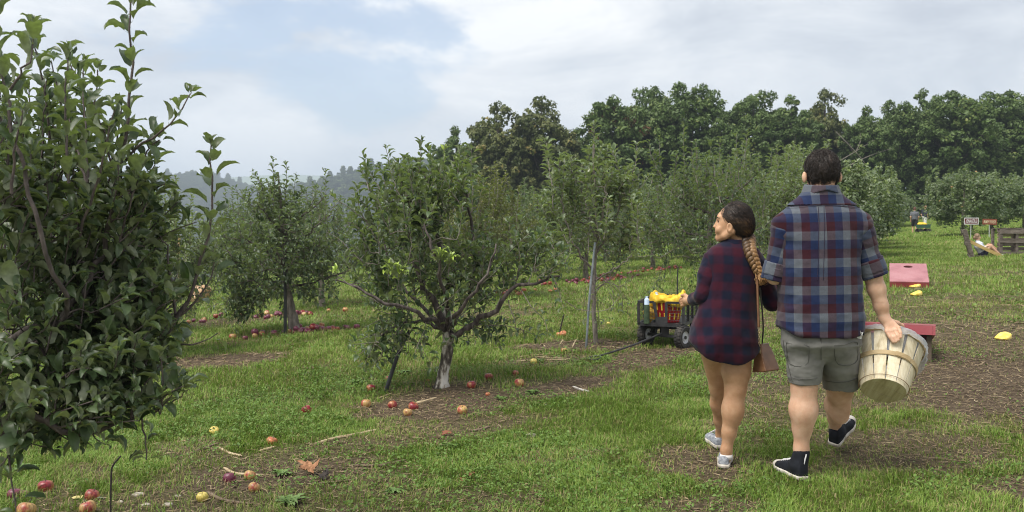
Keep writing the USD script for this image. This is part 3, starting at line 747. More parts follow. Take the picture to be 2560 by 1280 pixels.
# ------------------------------------------------------------------ the farther apple trees of the rows
def row_kind(name, seed, height, rad, n, leafmat, leaf=0.085, top=6, shapes=LEAVES_LOW, skirt=0.35, tone=None):
    cls = kind_class(name)
    t = Tree(seed, leaf)
    r = t.r
    P = t.limb([(0, 0, -0.1), (0.02, 0, 0.4), (0.05, 0.03, 1.0), (0.02, 0, height * 0.72)], 0.07, 0.02, 14, 8)
    for k in range(9):
        a, z0 = 2.4 * k + seed, 0.5 + 0.13 * k
        L = rad * (0.95 - 0.05 * k)
        t.limb([(0.02, 0, z0), (math.cos(a) * L * 0.5, math.sin(a) * L * 0.5, z0 + 0.12), (math.cos(a) * L, math.sin(a) * L, z0 + 0.4)], 0.025, 0.006, 9, 5)
    for k in range(top):
        a, q = r.uniform(0, 6.28), r.uniform(0.1, 0.75) * rad
        z0 = height * r.uniform(0.55, 0.75)
        t.shoot([(math.cos(a) * q * 0.8, math.sin(a) * q * 0.8, z0), (math.cos(a) * q, math.sin(a) * q, z0 + 0.35), (math.cos(a) * q * 1.05, math.sin(a) * q * 1.05, height * r.uniform(0.82, 1.04))], 0.007, 8, start=0.02, gap=0.030, incl=0.45, tone=tone, size=leaf * 1.15)
    t.uprights(26 if height > 2.45 else 12, lambda rr, m: np.stack([rad * 0.85 * np.sqrt(rr.random(m)) * np.cos(rr.uniform(0, 6.28, m)), rad * 0.85 * np.sqrt(rr.random(m)) * np.sin(rr.uniform(0, 6.28, m)), height * rr.uniform(0.5, 0.72, m)], 1), (0.35, 0.75), size=leaf * 1.12, gap=0.024, tone=tone, r0=0.007)
    crown = [((0, 0, height * 0.48), (rad * 0.95, rad * 0.95, height * 0.25), 3.0), ((0, 0, height * 0.62), (rad * 0.6, rad * 0.6, height * 0.16), 0.8), ((0, 0, height * skirt), (rad, rad, height * 0.16), 1.6)]
    for k in range(5):
        a = r.uniform(0, 6.28)
        crown.append(((math.cos(a) * rad * 0.7, math.sin(a) * rad * 0.7, height * r.uniform(0.35, 0.62)), (rad * 0.4, rad * 0.4, height * 0.14), 0.5))
    t.fill(blobs(crown, 0.65), n, up=0.75, out=0.5, length=(0.18, 0.42), gap=0.034, centre=(0, 0, height * 0.4), droop_below=height * 0.22, incl=0.4)
    t.build(cls, {'trunk': M['bark_grey'], 'bark': M['bark_dark'], 'twig': M['twig_pale'], 'leaf': leafmat}, shapes, None, 0)
    return cls

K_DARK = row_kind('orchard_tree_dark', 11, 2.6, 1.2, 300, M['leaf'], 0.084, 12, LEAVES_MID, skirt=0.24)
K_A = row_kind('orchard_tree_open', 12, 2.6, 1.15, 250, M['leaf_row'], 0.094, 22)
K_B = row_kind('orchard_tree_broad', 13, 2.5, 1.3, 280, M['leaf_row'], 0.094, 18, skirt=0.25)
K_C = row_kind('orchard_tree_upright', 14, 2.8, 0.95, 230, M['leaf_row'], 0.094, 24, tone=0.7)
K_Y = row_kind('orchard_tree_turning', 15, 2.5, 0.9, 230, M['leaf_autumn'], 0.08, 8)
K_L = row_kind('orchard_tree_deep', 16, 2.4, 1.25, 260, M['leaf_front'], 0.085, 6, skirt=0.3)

def clumps(r, centres, radii, per, size, flat=0.75):
    """Leaf sprays on the outsides of clumps: diamonds facing outwards and up."""
    n = len(centres) * per
    k = np.repeat(np.arange(len(centres)), per)
    d = unit(r.normal(size=(n, 3)) + [0, 0, 0.25])
    rad = radii[k] * r.uniform(0.55, 1.08, n)
    pos = centres[k] + d * rad[:, None] * [1, 1, flat]
    nrm = unit(d + r.normal(0, 0.55, (n, 3)) + [0, 0, 0.35])
    u = unit(np.cross(nrm, r.normal(size=(n, 3)))); w = np.cross(nrm, u)
    s = size * r.uniform(0.6, 1.4, n)
    V = np.stack([pos + u * s[:, None], pos + w * s[:, None] * 0.6 - nrm * s[:, None] * 0.15, pos - u * s[:, None], pos - w * s[:, None] * 0.6 - nrm * s[:, None] * 0.15], 1)
    i = 4 * np.arange(n)[:, None]
    Fc = np.vstack([i + [0, 1, 2], i + [0, 2, 3]])
    tone_c = r.uniform(0.15, 0.75, len(centres))
    tone = np.clip(tone_c[k] + r.normal(0, 0.14, n), 0, 1)
    return V.reshape(-1, 3), Fc, np.repeat(tone, 4)

def shrub_kind(name, seed, H, R, mat):
    cls = kind_class(name)
    r = np.random.default_rng(seed)
    part(cls, 'trunk', tube([(0, 0, -0.1), (0.02, 0, 0.5), (0, 0.03, H * 0.7)], [0.07, 0.06, 0.02], 7), M['bark_grey'], True)
    C, Rd = [], []
    for i in range(120):
        d = unit(r.normal(size=3) + [0, 0, 0.25])
        k = r.uniform(0.6, 0.95)
        C.append([d[0] * R * k, d[1] * R * k, H * 0.46 + d[2] * H * 0.40 * k]); Rd.append(R * r.uniform(0.12, 0.24))
    for i in range(70):          # upright shoots
        a, q = r.uniform(0, 6.28), R * math.sqrt(r.random()) * 0.9
        top = H * (0.80 + 0.22 * r.random()) * (1 - 0.22 * (q / R) ** 2)
        for t in np.linspace(0, 1, 7):
            C.append([math.cos(a) * q, math.sin(a) * q, top - t * 0.55]); Rd.append(0.055 + 0.03 * t)
    C, Rd = np.array(C), np.array(Rd)
    V1, F1, T1 = clumps(r, C[:120], Rd[:120], 85, 0.050, 0.9)
    V2, F2, T2 = clumps(r, C[120:], Rd[120:], 8, 0.050, 1.0)
    V, Fc = join([(V1, F1), (V2, F2)])
    p = put(cls + '/foliage', V, Fc, mat, attrs={'tone': np.concatenate([T1 * 0.8, np.clip(T2 * 0.6 + 0.35, 0, 0.85)])}); tag(p, kind='stuff')
    return cls

G_ROW = 'apple trees of the orchard rows'
def rowtree(cls, x, y, s, label, turn=None, group=None):
    turn = (x * 97 + y * 57) % 360 if turn is None else turn
    copy_of(cls, 'apple_tree', (x, y, ga(x, y) - 0.02), turn, s, label, 'apple tree', group)

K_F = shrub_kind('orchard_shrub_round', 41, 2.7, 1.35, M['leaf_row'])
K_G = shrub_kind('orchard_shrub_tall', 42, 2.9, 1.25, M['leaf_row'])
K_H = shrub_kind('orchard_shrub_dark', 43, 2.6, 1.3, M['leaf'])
rowtree(K_DARK, 3.05, 13.6, (1.0, 1.0, 1.02), 'dark spreading apple tree standing behind the black garden cart', 40)
rowtree(K_A, 4.95, 17.0, 1.0, 'apple tree with pale upright shoots right behind the head of the woman')
rowtree(K_C, 6.35, 19.6, (1, 1, 1.0), 'tall upright apple tree with light shoots between the heads of woman and man', 10)
rowtree(K_G, 8.3, 23.0, 1.0, 'apple tree hidden mostly by the head and collar of the man')
rowtree(K_F, 10.1, 26.5, (1.1, 1.1, 1.0), 'bushy grey green apple tree at the right shoulder of the man')
rowtree(K_G, 12.1, 30.0, 1.05, 'bushy apple tree along the grass lane, second beyond the right shoulder of the man')
rowtree(K_F, 13.0, 33.2, 1.05, 'bushy apple tree along the grass lane, third beyond the right shoulder of the man', 200)
rowtree(K_G, 14.5, 36.4, (0.92, 0.92, 1.02), 'bushy apple tree along the lane, last but one before the distant walkers')
rowtree(K_F, 29.4, 67.0, 1.0, 'apple tree right behind the distant walker in the grey tee')
rowtree(K_G, 26.3, 63.0, 1.0, 'last bushy apple tree left of the distant walkers')
rowtree(K_Y, -0.62, 16.5, (1.0, 1.0, 1.0), 'apple tree with yellow and orange turning leaves behind the middle tree', 30)
rowtree(K_L, 1.75, 21.0, 1.05, 'dark apple tree with red windfalls below, behind the steel stake')
rowtree(K_L, 3.9, 24.5, 1.1, 'dark apple tree in the second row, its thin trunk seen left of the cart')
for x, y, k, s in [(6.4, 29, K_H, 1.1), (8.8, 33.5, K_F, 1.1), (11.2, 38, K_G, 1.0), (13.6, 42, K_F, 1.0), (16.5, 46, K_F, 1.0)]:
    rowtree(k, x, y, s, 'apple tree of the second row, mostly hidden behind the front row', None, 'hidden apple trees of the second row')
rowtree(K_L, -3.5, 16.2, 1.0, 'dark apple tree of the third row between the round tree and the middle tree')
rowtree(K_DARK, -1.5, 20.5, 1.05, 'dark green apple tree behind the left side of the middle tree')
rowtree(K_L, 0.7, 25.0, 1.1, 'apple tree of the third row behind the right side of the middle tree')
for x, y, k, s in [(3.2, 30, K_H, 1.1), (5.8, 34.5, K_F, 1.1), (-2.6, 27, K_H, 1.1), (0.2, 32, K_H, 1.1)]:
    rowtree(k, x, y, s, 'apple tree deep in the orchard behind the middle trees', None, 'apple trees deep in the orchard')
rowtree(K_DARK, -6.1, 20.5, 1.0, 'apple tree right behind the round tree, its left side showing')
rowtree(K_C, -4.05, 10.2, (0.62, 0.62, 0.72), 'slim young apple tree seen through the right shoots of the large front tree')
rowtree(K_L, -6.2, 12.6, 0.95, 'apple tree mostly hidden behind the large front tree')
rowtree(K_L, -10.6, 20.0, 1.0, 'apple tree at the far left behind the large front tree, nearer the pumpkins')
for x, y, k, s in [(-13.6, 31, K_A, 0.9), (-11.8, 36, K_B, 1.0), (-15.5, 37, K_DARK, 1.0), (-9.6, 33, K_C, 0.8), (-17, 34, K_L, 1.1), (-7.6, 30, K_DARK, 1.0)]:
    rowtree(k, x, y, s, 'small hazy orchard tree beyond the pumpkins', None, 'hazy orchard trees beyond the pumpkins')
rowtree(K_F, 19.8, 38.6, (1.25, 1.25, 1.12), 'full rounded apple tree behind the painted signs, nearest right of the lane')
rowtree(K_G, 22.6, 41.5, (1.2, 1.2, 1.0), 'apple tree right of the one behind the signs, second along the row')
for x, y, k in [(25.0, 43, K_F), (27.4, 44.5, K_G), (30.0, 46, K_F), (32.5, 48, K_G), (33.5, 44, K_F)]:
    rowtree(k, x, y, 1.05, 'apple tree of the row at the right edge above the pallets', None, 'apple trees at the right edge')

# ------------------------------------------------------------------ the woods behind
M['wood_leaf'] = leaf_mat('woods_leaf', (0.030, 0.056, 0.013), (0.088, 0.135, 0.032), (0.085, 0.115, 0.038), autumn=(0.14, 0.155, 0.036), rough=0.55, trans=0.12, spec=0.3)
M['wood_leaf_yellow'] = leaf_mat('woods_leaf_yellowing', (0.036, 0.050, 0.015), (0.11, 0.122, 0.034), (0.085, 0.10, 0.04), autumn=(0.20, 0.15, 0.04), rough=0.55, trans=0.14, spec=0.3)
M['wood_leaf_brown'] = leaf_mat('woods_leaf_browning', (0.06, 0.028, 0.014), (0.14, 0.062, 0.028), (0.12, 0.06, 0.03), autumn=(0.20, 0.09, 0.03), rough=0.6, trans=0.14, spec=0.3)

def woods_kind(name, seed, H, R, leafmat, ncl=70, per=150, bottom=0.22, size=0.26, brown=0):
    cls = kind_class(name)
    r = np.random.default_rng(seed)
    part(cls, 'trunk', tube(curve([(0, 0, -0.5), (0.1, 0, H * 0.3), (-0.1, 0.1, H * 0.6), (0, 0, H * 0.85)], 12), np.linspace(H * 0.022, 0.05, 12), 8), M['bark_dark'], True)
    C, Rd, limbs = [], [], []
    # several domes of different height make up the crown
    subs = [(0.0, 0.0, 1.0, 0.62)] + [(math.cos(a) * r.uniform(0.35, 0.55), math.sin(a) * r.uniform(0.35, 0.55), r.uniform(0.72, 0.96), r.uniform(0.42, 0.60)) for a in r.uniform(0, 6.28) + 1.05 * np.arange(6)]
    for i in range(ncl):
        sx_, sy_, top_, w_ = subs[i % len(subs)]
        d = unit(r.normal(size=3) + [0, 0, 0.5])
        lo_ = bottom + 0.1
        zc, rz = (top_ + lo_) / 2, (top_ - lo_) / 2
        k = r.uniform(0.72, 1.0)
        c = np.array([(sx_ + d[0] * w_ * k) * R, (sy_ + d[1] * w_ * k) * R, H * (zc + d[2] * rz * k * 0.94)])
        C.append(c); Rd.append(R * r.uniform(0.09, 0.19))
        if i % 3 == 0:
            o = np.array([0, 0, max(H * 0.18, c[2] - H * 0.28)])
            limbs.append(tube(curve([o, (o + c) / 2 + [0, 0, -0.1 * H * 0.3], c], 7), np.linspace(0.012 * H, 0.03, 7), 5, False))
    for L in limbs[:14]:
        part(cls, 'limb', L, M['bark_dark'], True)
    C, Rd = np.array(C), np.array(Rd)
    nb = int(brown * ncl)
    V, Fc, T = clumps(r, C[nb:], Rd[nb:], per, size)
    p = put(cls + '/crown', V, Fc, leafmat, attrs={'tone': T}); tag(p, kind='stuff')
    if nb:
        V, Fc, T = clumps(r, C[:nb], Rd[:nb] * 0.8, per // 2, size)
        p = put(cls + '/withered_leaves', V, Fc, M['wood_leaf_brown'], attrs={'tone': T}); tag(p, kind='stuff')
    return cls

W1 = woods_kind('woods_tree_oak', 31, 14.0, 4.6, M['wood_leaf'], 260, 80, bottom=0.04, size=0.17)
W2 = woods_kind('woods_tree_maple', 32, 14.0, 4.0, M['wood_leaf'], 240, 80, bottom=0.06, size=0.17)
W3 = woods_kind('woods_tree_yellowing', 33, 13.0, 4.4, M['wood_leaf_yellow'], 240, 78, bottom=0.03, size=0.17)
W4 = woods_kind('woods_tree_withering', 34, 14.0, 4.6, M['wood_leaf'], 230, 78, bottom=0.05, brown=0.16, size=0.17)
W5 = woods_kind('woods_edge_bush', 35, 5.0, 2.6, M['wood_leaf'], 40, 120, bottom=0.02, size=0.22)

def wood(cls, px, top, Y, width, label, group=None, turn=None):
    x = (px - CX) / F * Y
    z0 = ga(x, Y)
    ztop = at(px, top, Y)[2]
    H0, R0 = {W1: (14.0, 4.6), W2: (14.0, 4.0), W3: (13.0, 4.4), W4: (14.0, 4.6), W5: (5.0, 2.6)}[cls]
    sz = (ztop - z0) / (H0 * 0.945)
    sx = 1.12 * width / F * Y / 2 / R0
    copy_of(cls, 'woodland_tree' if cls != W5 else 'woodland_bush', (x, Y, z0 - 0.2), (px * 0.7) % 360 if turn is None else turn, (sx, sx, sz), label, 'tree' if cls != W5 else 'bush', group)

wood(W2, 1142, 318, 82, 130, 'leftmost low dark tree of the woods, rounded, beside the open sky')
wood(W3, 1245, 266, 80, 190, 'yellowing woodland tree with ragged crown, second from the left end of the woods')
wood(W3, 1352, 252, 81, 205, 'yellow green woodland tree with sky showing through its broad crown')
wood(W2, 1440, 335, 86, 120, 'lower dark woodland tree in the dip of the skyline')
wood(W4, 1545, 228, 80, 200, 'woodland tree with patches of rusty brown leaves')
wood(W1, 1630, 216, 84, 170, 'dark tall woodland tree right of the rusty one')
wood(W1, 1722, 208, 80, 200, 'tallest broad dark green woodland tree above the middle of the orchard')
wood(W2, 1800, 285, 78, 130, 'lower woodland tree right of the tallest one')
wood(W1, 1880, 228, 82, 190, 'wide dark woodland tree above and left of the head of the man')
wood(W2, 1975, 240, 80, 160, 'woodland tree straight above the head of the man')
wood(W3, 2060, 232, 84, 170, 'woodland tree with a high crown above the man, left of the notch', turn=100)
wood(W2, 2165, 268, 78, 130, 'woodland tree just right of the notch in the skyline')
wood(W1, 2235, 250, 80, 140, 'woodland tree second right of the notch in the skyline')
wood(W2, 2295, 226, 84, 130, 'narrow tall woodland tree above the distant walkers')
wood(W1, 2385, 226, 78, 210, 'broad dark woodland tree above the signs', turn=20)
wood(W1, 2500, 222, 80, 190, 'broad dark woodland tree above the pallets')
wood(W2, 2590, 215, 80, 160, 'dark woodland tree cut by the right edge of the photo')
HINTS = [(1142, 'the leftmost low woodland tree'), (1245, 'the ragged yellowing tree'), (1352, 'the broad yellow green tree'), (1440, 'the dip in the skyline'), (1545, 'the rusty patched tree'), (1630, 'the tree right of the rusty one'), (1722, 'the tallest woodland tree'), (1800, 'the lower tree right of the tallest'), (1880, 'the wide tree left of the man'), (1975, 'the tree straight above the man'), (2060, 'the high crown left of the notch'), (2165, 'the tree right of the notch'), (2235, 'the second tree right of the notch'), (2295, 'the narrow tree above the walkers'), (2385, 'the broad tree above the signs'), (2500, 'the broad tree above the pallets'), (2620, 'the tree cut by the right edge')]
HINT = [h for _, h in HINTS]
for i, (px, top, Y, w) in enumerate([(1130, 400, 92, 110), (1195, 360, 93, 150), (1300, 330, 93, 190), (1420, 350, 94, 170), (1490, 340, 95, 150), (1590, 330, 95, 160), (1680, 320, 95, 170), (1770, 330, 94, 160), (1840, 330, 94, 150), (1930, 320, 95, 170), (2015, 330, 95, 150), (2110, 330, 95, 160), (2200, 340, 94, 150), (2280, 330, 96, 150), (2350, 330, 96, 160), (2440, 320, 95, 170), (2545, 320, 95, 160), (2640, 300, 90, 160), (2700, 260, 84, 180)]):
    wood([W1, W2, W1][i % 3], px, top, Y, w, 'deeper woods tree, seen behind ' + HINT[int(np.argmin([abs(px - h) for h, _ in HINTS]))], 'trees deeper in the woods')
for i, (px, top, Y, w) in enumerate([(1120, 500, 74, 100), (1200, 510, 74, 110), (1290, 500, 74, 120), (1380, 505, 73, 110), (1470, 500, 73, 120), (1560, 495, 73, 130), (1650, 490, 73, 120), (1740, 490, 72, 130), (1830, 480, 72, 130), (1920, 470, 72, 130), (2010, 470, 72, 140), (2100, 465, 73, 140), (2190, 470, 74, 130), (2265, 475, 75, 110), (2300, 480, 82, 120), (2345, 470, 84, 130), (2400, 470, 80, 140), (2480, 460, 76, 140), (2560, 455, 74, 150), (2640, 450, 74, 150)]):
    wood(W5, px, top, Y, w, 'undergrowth bush at the foot of ' + HINT[int(np.argmin([abs(px - h) for h, _ in HINTS]))], 'undergrowth along the foot of the woods')
# a fallen dead limb at the edge of the woods
V = []
for pts, r0 in [([(2090, 330), (2120, 360), (2150, 392), (2170, 420)], 0.055), ([(2105, 425), (2150, 400), (2200, 380), (2230, 372)], 0.055), ([(2100, 402), (2150, 372), (2185, 350)], 0.04), ([(2140, 380), (2152, 350), (2150, 332)], 0.035)]:
    V.append(tube(curve([at(x, y, 76) for x, y in pts], 9), np.linspace(r0, 0.018, 9), 6))
single('dead_branches', join(V), M['bark_grey'], 'bare grey dead branches at the edge of the woods, right of the man', 'branches', True)

# ------------------------------------------------------------------ forest on the far hills
M['hill_leaf'] = leaf_mat('hill_forest_leaf', (0.030, 0.050, 0.020), (0.075, 0.100, 0.035), (0.055, 0.075, 0.035), autumn=(0.12, 0.13, 0.04), rough=0.7, trans=0.0, spec=0.1)
def hill_forest():
    r = np.random.default_rng(77)
    root = UsdGeom.PointInstancer.Define(stage, '/World/hill_forest')
    protos = []
    for k in range(4):
        n = 26
        d = unit(r.normal(size=(n, 3)) + [0, 0, 0.4])
        C = d * r.uniform(0.3, 0.8, (n, 1)) * [4.2, 4.2, 6.0] + [0, 0, 8.5]
        if k == 3:
            h = r.uniform(0, 1, n); a = r.uniform(0, 6.28, n)
            C = np.stack([np.cos(a) * 3.0 * (1 - h), np.sin(a) * 3.0 * (1 - h), 3 + 15 * h], 1)
        V, Fc, T = clumps(r, C, r.uniform(1.2, 2.2, n), 40, 0.9)
        path = f'/World/hill_forest/tree_kind' + (f'_{k:03d}' if k else '')
        put(path, V, Fc, M['hill_leaf'], attrs={'tone': np.clip(T * 0.6 + 0.25 * k / 3, 0, 1)})
        protos.append(path)
    pts = []
    while len(pts) < 15000:
        a = r.uniform(-0.60, 0.02, 4000); R = np.sqrt(r.uniform(260 ** 2, 2400 ** 2, 4000))
        x, y = R * np.sin(a), R * np.cos(a)
        keep = r.random(4000) < np.where(R < 1500, 1.0, 0.5)
        z = g(x, y)
        keep &= (meshkit.noise(np.stack([x / 110, y / 110, 0 * x], -1), 9) < 0.80)
        pts += list(np.stack([x, y, z], 1)[keep])
    P = np.array(pts[:15000])
    n = len(P)
    root.CreatePrototypesRel().SetTargets(protos)
    kind = r.integers(0, 4, n)
    root.CreateProtoIndicesAttr(Vt.IntArray.FromNumpy(kind.astype(np.int32)))
    root.CreatePositionsAttr(Vt.Vec3fArray.FromNumpy((P - [0, 0, 1.0]).astype(np.float32)))
    th = r.uniform(0, math.pi, n)
    root.CreateOrientationsAttr(Vt.QuathArray([Gf.Quath(float(math.cos(a)), 0, 0, float(math.sin(a))) for a in th]))
    s = r.uniform(0.8, 1.4, n)
    root.CreateScalesAttr(Vt.Vec3fArray.FromNumpy(np.stack([s, s, s * r.uniform(0.55, 0.85, n)], 1).astype(np.float32)))
    tag(root.GetPrim(), 'blue green forest covering the far hills across the valley', 'forest', kind='stuff')
hill_forest()
# ------------------------------------------------------------------ grass, weeds, straw
def grass_mat(name, ramp, rough=0.55, trans=0.25):
    n = {"a": ("attribute", {"attribute": "tone"}), "r": ("rgb_ramp", {"ramp": ramp}), "p": ("principled_bsdf", {"roughness": rough, "specular_ior_level": 0.3}), "t": ("translucent_bsdf", {}), "mx": ("mix_closure", {"fac": trans})}
    return usdkit.material(stage, f'/World/Looks/{name}', n, [("a.fac", "r.fac"), ("r.color", "p.base_color"), ("r.color", "t.color"), ("p.BSDF", "mx.closure1"), ("t.BSDF", "mx.closure2")], surface="mx.closure")
M['grass'] = grass_mat('grass_blades', [(0.0, (0.068, 0.130, 0.014)), (0.30, (0.120, 0.205, 0.026)), (0.55, (0.185, 0.275, 0.045)), (0.70, (0.25, 0.295, 0.080)), (0.82, (0.26, 0.215, 0.095)), (1.0, (0.34, 0.265, 0.14))])
M['weed'] = grass_mat('weed_leaves', [(0.0, (0.058, 0.115, 0.016)), (0.5, (0.100, 0.180, 0.030)), (1.0, (0.17, 0.26, 0.065))], 0.5)
M['straw'] = grass_mat('dry_straw', [(0.0, (0.085, 0.060, 0.038)), (0.5, (0.20, 0.145, 0.085)), (0.85, (0.30, 0.235, 0.145)), (1.0, (0.40, 0.33, 0.22))], 0.8, 0.1)

def sector(r, n, y0, y1, margin=0.7, half=0.60):
    """n points spread evenly over the part of the ground in view between two distances."""
    y = np.sqrt(r.uniform(y0 ** 2, y1 ** 2, n))
    x = r.uniform(-1, 1, n) * (half * y + margin)
    return x, y

def blades(name, seed, n, y0, y1, height, width, segs, bare_cut, long_at=None, label=None):
    r = np.random.default_rng(seed)
    x, y = sector(r, n, y0, y1)
    P = np.stack([x, y, 0 * x], -1)
    # tufts
    c = meshkit.noise(P * 9.0, seed) * 0.6 + meshkit.noise(P * 23.0, seed + 1) * 0.4
    b = bare(x, y)
    keep = r.random(n) < np.clip((1 - b) ** 1.3 * (0.45 + 1.1 * c), bare_cut, 1)
    x, y, P, c, b = x[keep], y[keep], P[keep], c[keep], b[keep]
    n = len(x)
    z = g(x, y)
    lush = meshkit.fbm(P * 0.75, 3, 41)
    near_tree = np.zeros(n)
    for tx, ty, rad in [(-0.6, 8.3, 1.0), (-3, 12, 1.1), (0.9, 10.1, 0.8), (-2.4, 4.2, 1.3), (3.0, 13.6, 1.0), (-0.7, 16.5, 1.1)]:
        near_tree = np.maximum(near_tree, np.clip(1.3 - np.hypot(x - tx, y - ty) / rad, 0, 1))
    h = height * r.uniform(0.5, 1.25, n) * (0.55 + 0.9 * c) * (0.75 + 0.6 * (lush - 0.3)) * (1 - 0.45 * b) * (1 + 0.9 * near_tree * r.random(n))
    w = width * r.uniform(0.7, 1.3, n)
    a = r.uniform(0, 2 * np.pi, n)
    # neighbours lean the same way, as trodden grass does
    la = 6.28 * meshkit.noise(P * 2.2, 51) * 1.5
    a = np.where(r.random(n) < 0.5, la + r.normal(0, 0.6, n), a)
    lean = np.clip(r.normal(0.75, 0.35, n), 0.1, 1.4)
    d = np.stack([np.cos(a), np.sin(a), 0 * a], -1)
    s = np.stack([-np.sin(a), np.cos(a), 0 * a], -1)
    base = np.stack([x, y, z - 0.004], -1)
    zz = np.array([0, 0, 1.0])
    tipv = base + d * (h * np.sin(lean))[:, None] * 1.0 + zz * (h * np.cos(lean * 0.9))[:, None]
    dry = np.clip(b * 0.9 + 0.40 * (meshkit.fbm(P * 0.8, 3, 61) - 0.42) * 2.0, 0, 1)
    tone = np.clip(r.normal(0.36, 0.14, n) + 0.30 * (lush - 0.5), 0.0, 0.7)
    tone = np.where(r.random(n) < 0.13 + 0.55 * dry, r.uniform(0.62, 1.0, n), tone)
    if segs == 1:
        V = np.stack([base - s * w[:, None], base + s * w[:, None], tipv], 1)
        Fc = 3 * np.arange(n)[:, None] + [0, 1, 2]
        T = np.repeat(tone, 3)
    else:
        mid = base + d * (h * np.sin(lean * 0.55) * 0.5)[:, None] + zz * (h * 0.58 * np.cos(lean * 0.5))[:, None]
        V = np.stack([base - s * w[:, None], base + s * w[:, None], mid - s * w[:, None] * 0.75, mid + s * w[:, None] * 0.75, tipv], 1)
        i = 5 * np.arange(n)[:, None]
        Fc = np.vstack([i + [0, 1, 3], i + [0, 3, 2], i + [2, 3, 4]])
        T = np.repeat(tone, 5)
    p = put('/World/' + name, V.reshape(-1, 3), Fc, M['grass'], attrs={'tone': T})
    tag(p, label, 'grass', None, 'stuff')
    return n

blades('grass', 1, 270000, 3.9, 7.2, 0.058, 0.0024, 2, 0.05, label='short trodden green grass blades in the foreground')
blades('grass_001', 2, 210000, 7.2, 13, 0.062, 0.0036, 2, 0.05, label='green grass blades in the middle distance under the trees')
blades('grass_002', 3, 190000, 13, 30, 0.085, 0.0085, 1, 0.05, label='green grass further up the orchard lane')
blades('grass_003', 4, 110000, 30, 80, 0.12, 0.020, 1, 0.2, label='bright green grass at the far end of the lane')

def weeds(name, seed, n, y0, y1, size, label):
    """Small lobed leaves in patches, each on a short stalk."""
    r = np.random.default_rng(seed)
    x, y = sector(r, n, y0, y1)
    P = np.stack([x, y, 0 * x], -1)
    patch = meshkit.fbm(P * 1.25, 3, 71) + 0.22 * np.clip(1 - np.hypot(x + 0.1, (y - 6.0) * 0.8) / 2.2, 0, 1) + 0.2 * np.clip(1 - np.hypot(x + 0.9, y - 8.3) / 1.0, 0, 1)
    b = bare(x, y)
    keep = r.random(n) < np.clip((patch - 0.54) / 0.14, 0, 1) * np.clip(1.15 - b, 0, 1)
    x, y, P = x[keep], y[keep], P[keep]
    n = len(x)
    z = g(x, y) + r.uniform(0.008, 0.05, n) * (0.6 + 0.8 * meshkit.noise(P * 4, 5))
    a = r.uniform(0, 6.28, n)
    tilt = r.normal(0, 0.45, (n, 2))
    u = unit(np.stack([np.cos(a), np.sin(a), tilt[:, 0]], -1)); v = unit(np.stack([-np.sin(a), np.cos(a), tilt[:, 1]], -1))
    s = size * r.uniform(0.5, 1.4, n)[:, None]
    c = np.stack([x, y, z], -1)
    up = np.cross(u, v)
    V = np.stack([c - u * s * 0.5, c - u * s * 0.05 + v * s * 0.42 + up * s * 0.18, c + u * s * 0.25 + v * s * 0.25 + up * s * 0.05, c + u * s * 0.6, c + u * s * 0.25 - v * s * 0.25 + up * s * 0.05, c - u * s * 0.05 - v * s * 0.42 + up * s * 0.18], 1)
    i = 6 * np.arange(n)[:, None]
    Fc = np.vstack([i + [0, 2, 1], i + [0, 3, 2], i + [0, 4, 3], i + [0, 5, 4]])
    tone = np.clip(r.normal(0.45, 0.2, n), 0, 1)
    p = put('/World/' + name, V.reshape(-1, 3), Fc, M['weed'], attrs={'tone': np.repeat(tone, 6)})
    tag(p, label, 'weeds', None, 'stuff')
weeds('weeds', 6, 90000, 3.9, 9.0, 0.019, 'low leafy weeds and clover in the grass of the foreground')
weeds('weeds_001', 7, 26000, 9.0, 16, 0.034, 'low leafy weeds in the grass under the second row of trees')

def straw(name, seed, n, y0, y1, length, width, label):
    r = np.random.default_rng(seed)
    x, y = sector(r, n, y0, y1)
    b = bare(x, y)
    keep = r.random(n) < np.clip(b * 1.3 - 0.08, 0.04, 1)
    x, y = x[keep], y[keep]
    n = len(x)
    z = g(x, y) + r.uniform(0.002, 0.018, n)
    a = r.uniform(0, 6.28, n)
    L, w = length * r.lognormal(0, 0.5, n), width * r.uniform(0.6, 1.6, n)
    d = unit(np.stack([np.cos(a), np.sin(a), r.normal(0, 0.12, n)], -1)); s = np.stack([-np.sin(a), np.cos(a), r.normal(0, 0.3, n)], -1)
    c = np.stack([x, y, z], -1)
    bend = s * (L * r.normal(0, 0.12, n))[:, None]
    V = np.stack([c - d * L[:, None] / 2 - s * w[:, None], c - d * L[:, None] / 2 + s * w[:, None], c + bend + s * w[:, None], c + bend - s * w[:, None], c + d * L[:, None] / 2], 1)
    i = 5 * np.arange(n)[:, None]
    Fc = np.vstack([i + [0, 1, 2], i + [0, 2, 3], i + [3, 2, 4]])
    p = put('/World/' + name, V.reshape(-1, 3), Fc, M['straw'], attrs={'tone': np.repeat(np.clip(r.beta(1.6, 2.2, n), 0, 1), 5)})
    tag(p, label, 'straw', None, 'stuff')
straw('straw', 8, 70000, 3.9, 9.5, 0.042, 0.0019, 'dry brown straw and chaff on the bare soil of the foreground')
straw('straw_001', 9, 40000, 9.5, 20, 0.09, 0.0048, 'dry brown straw on the thin turf farther off')
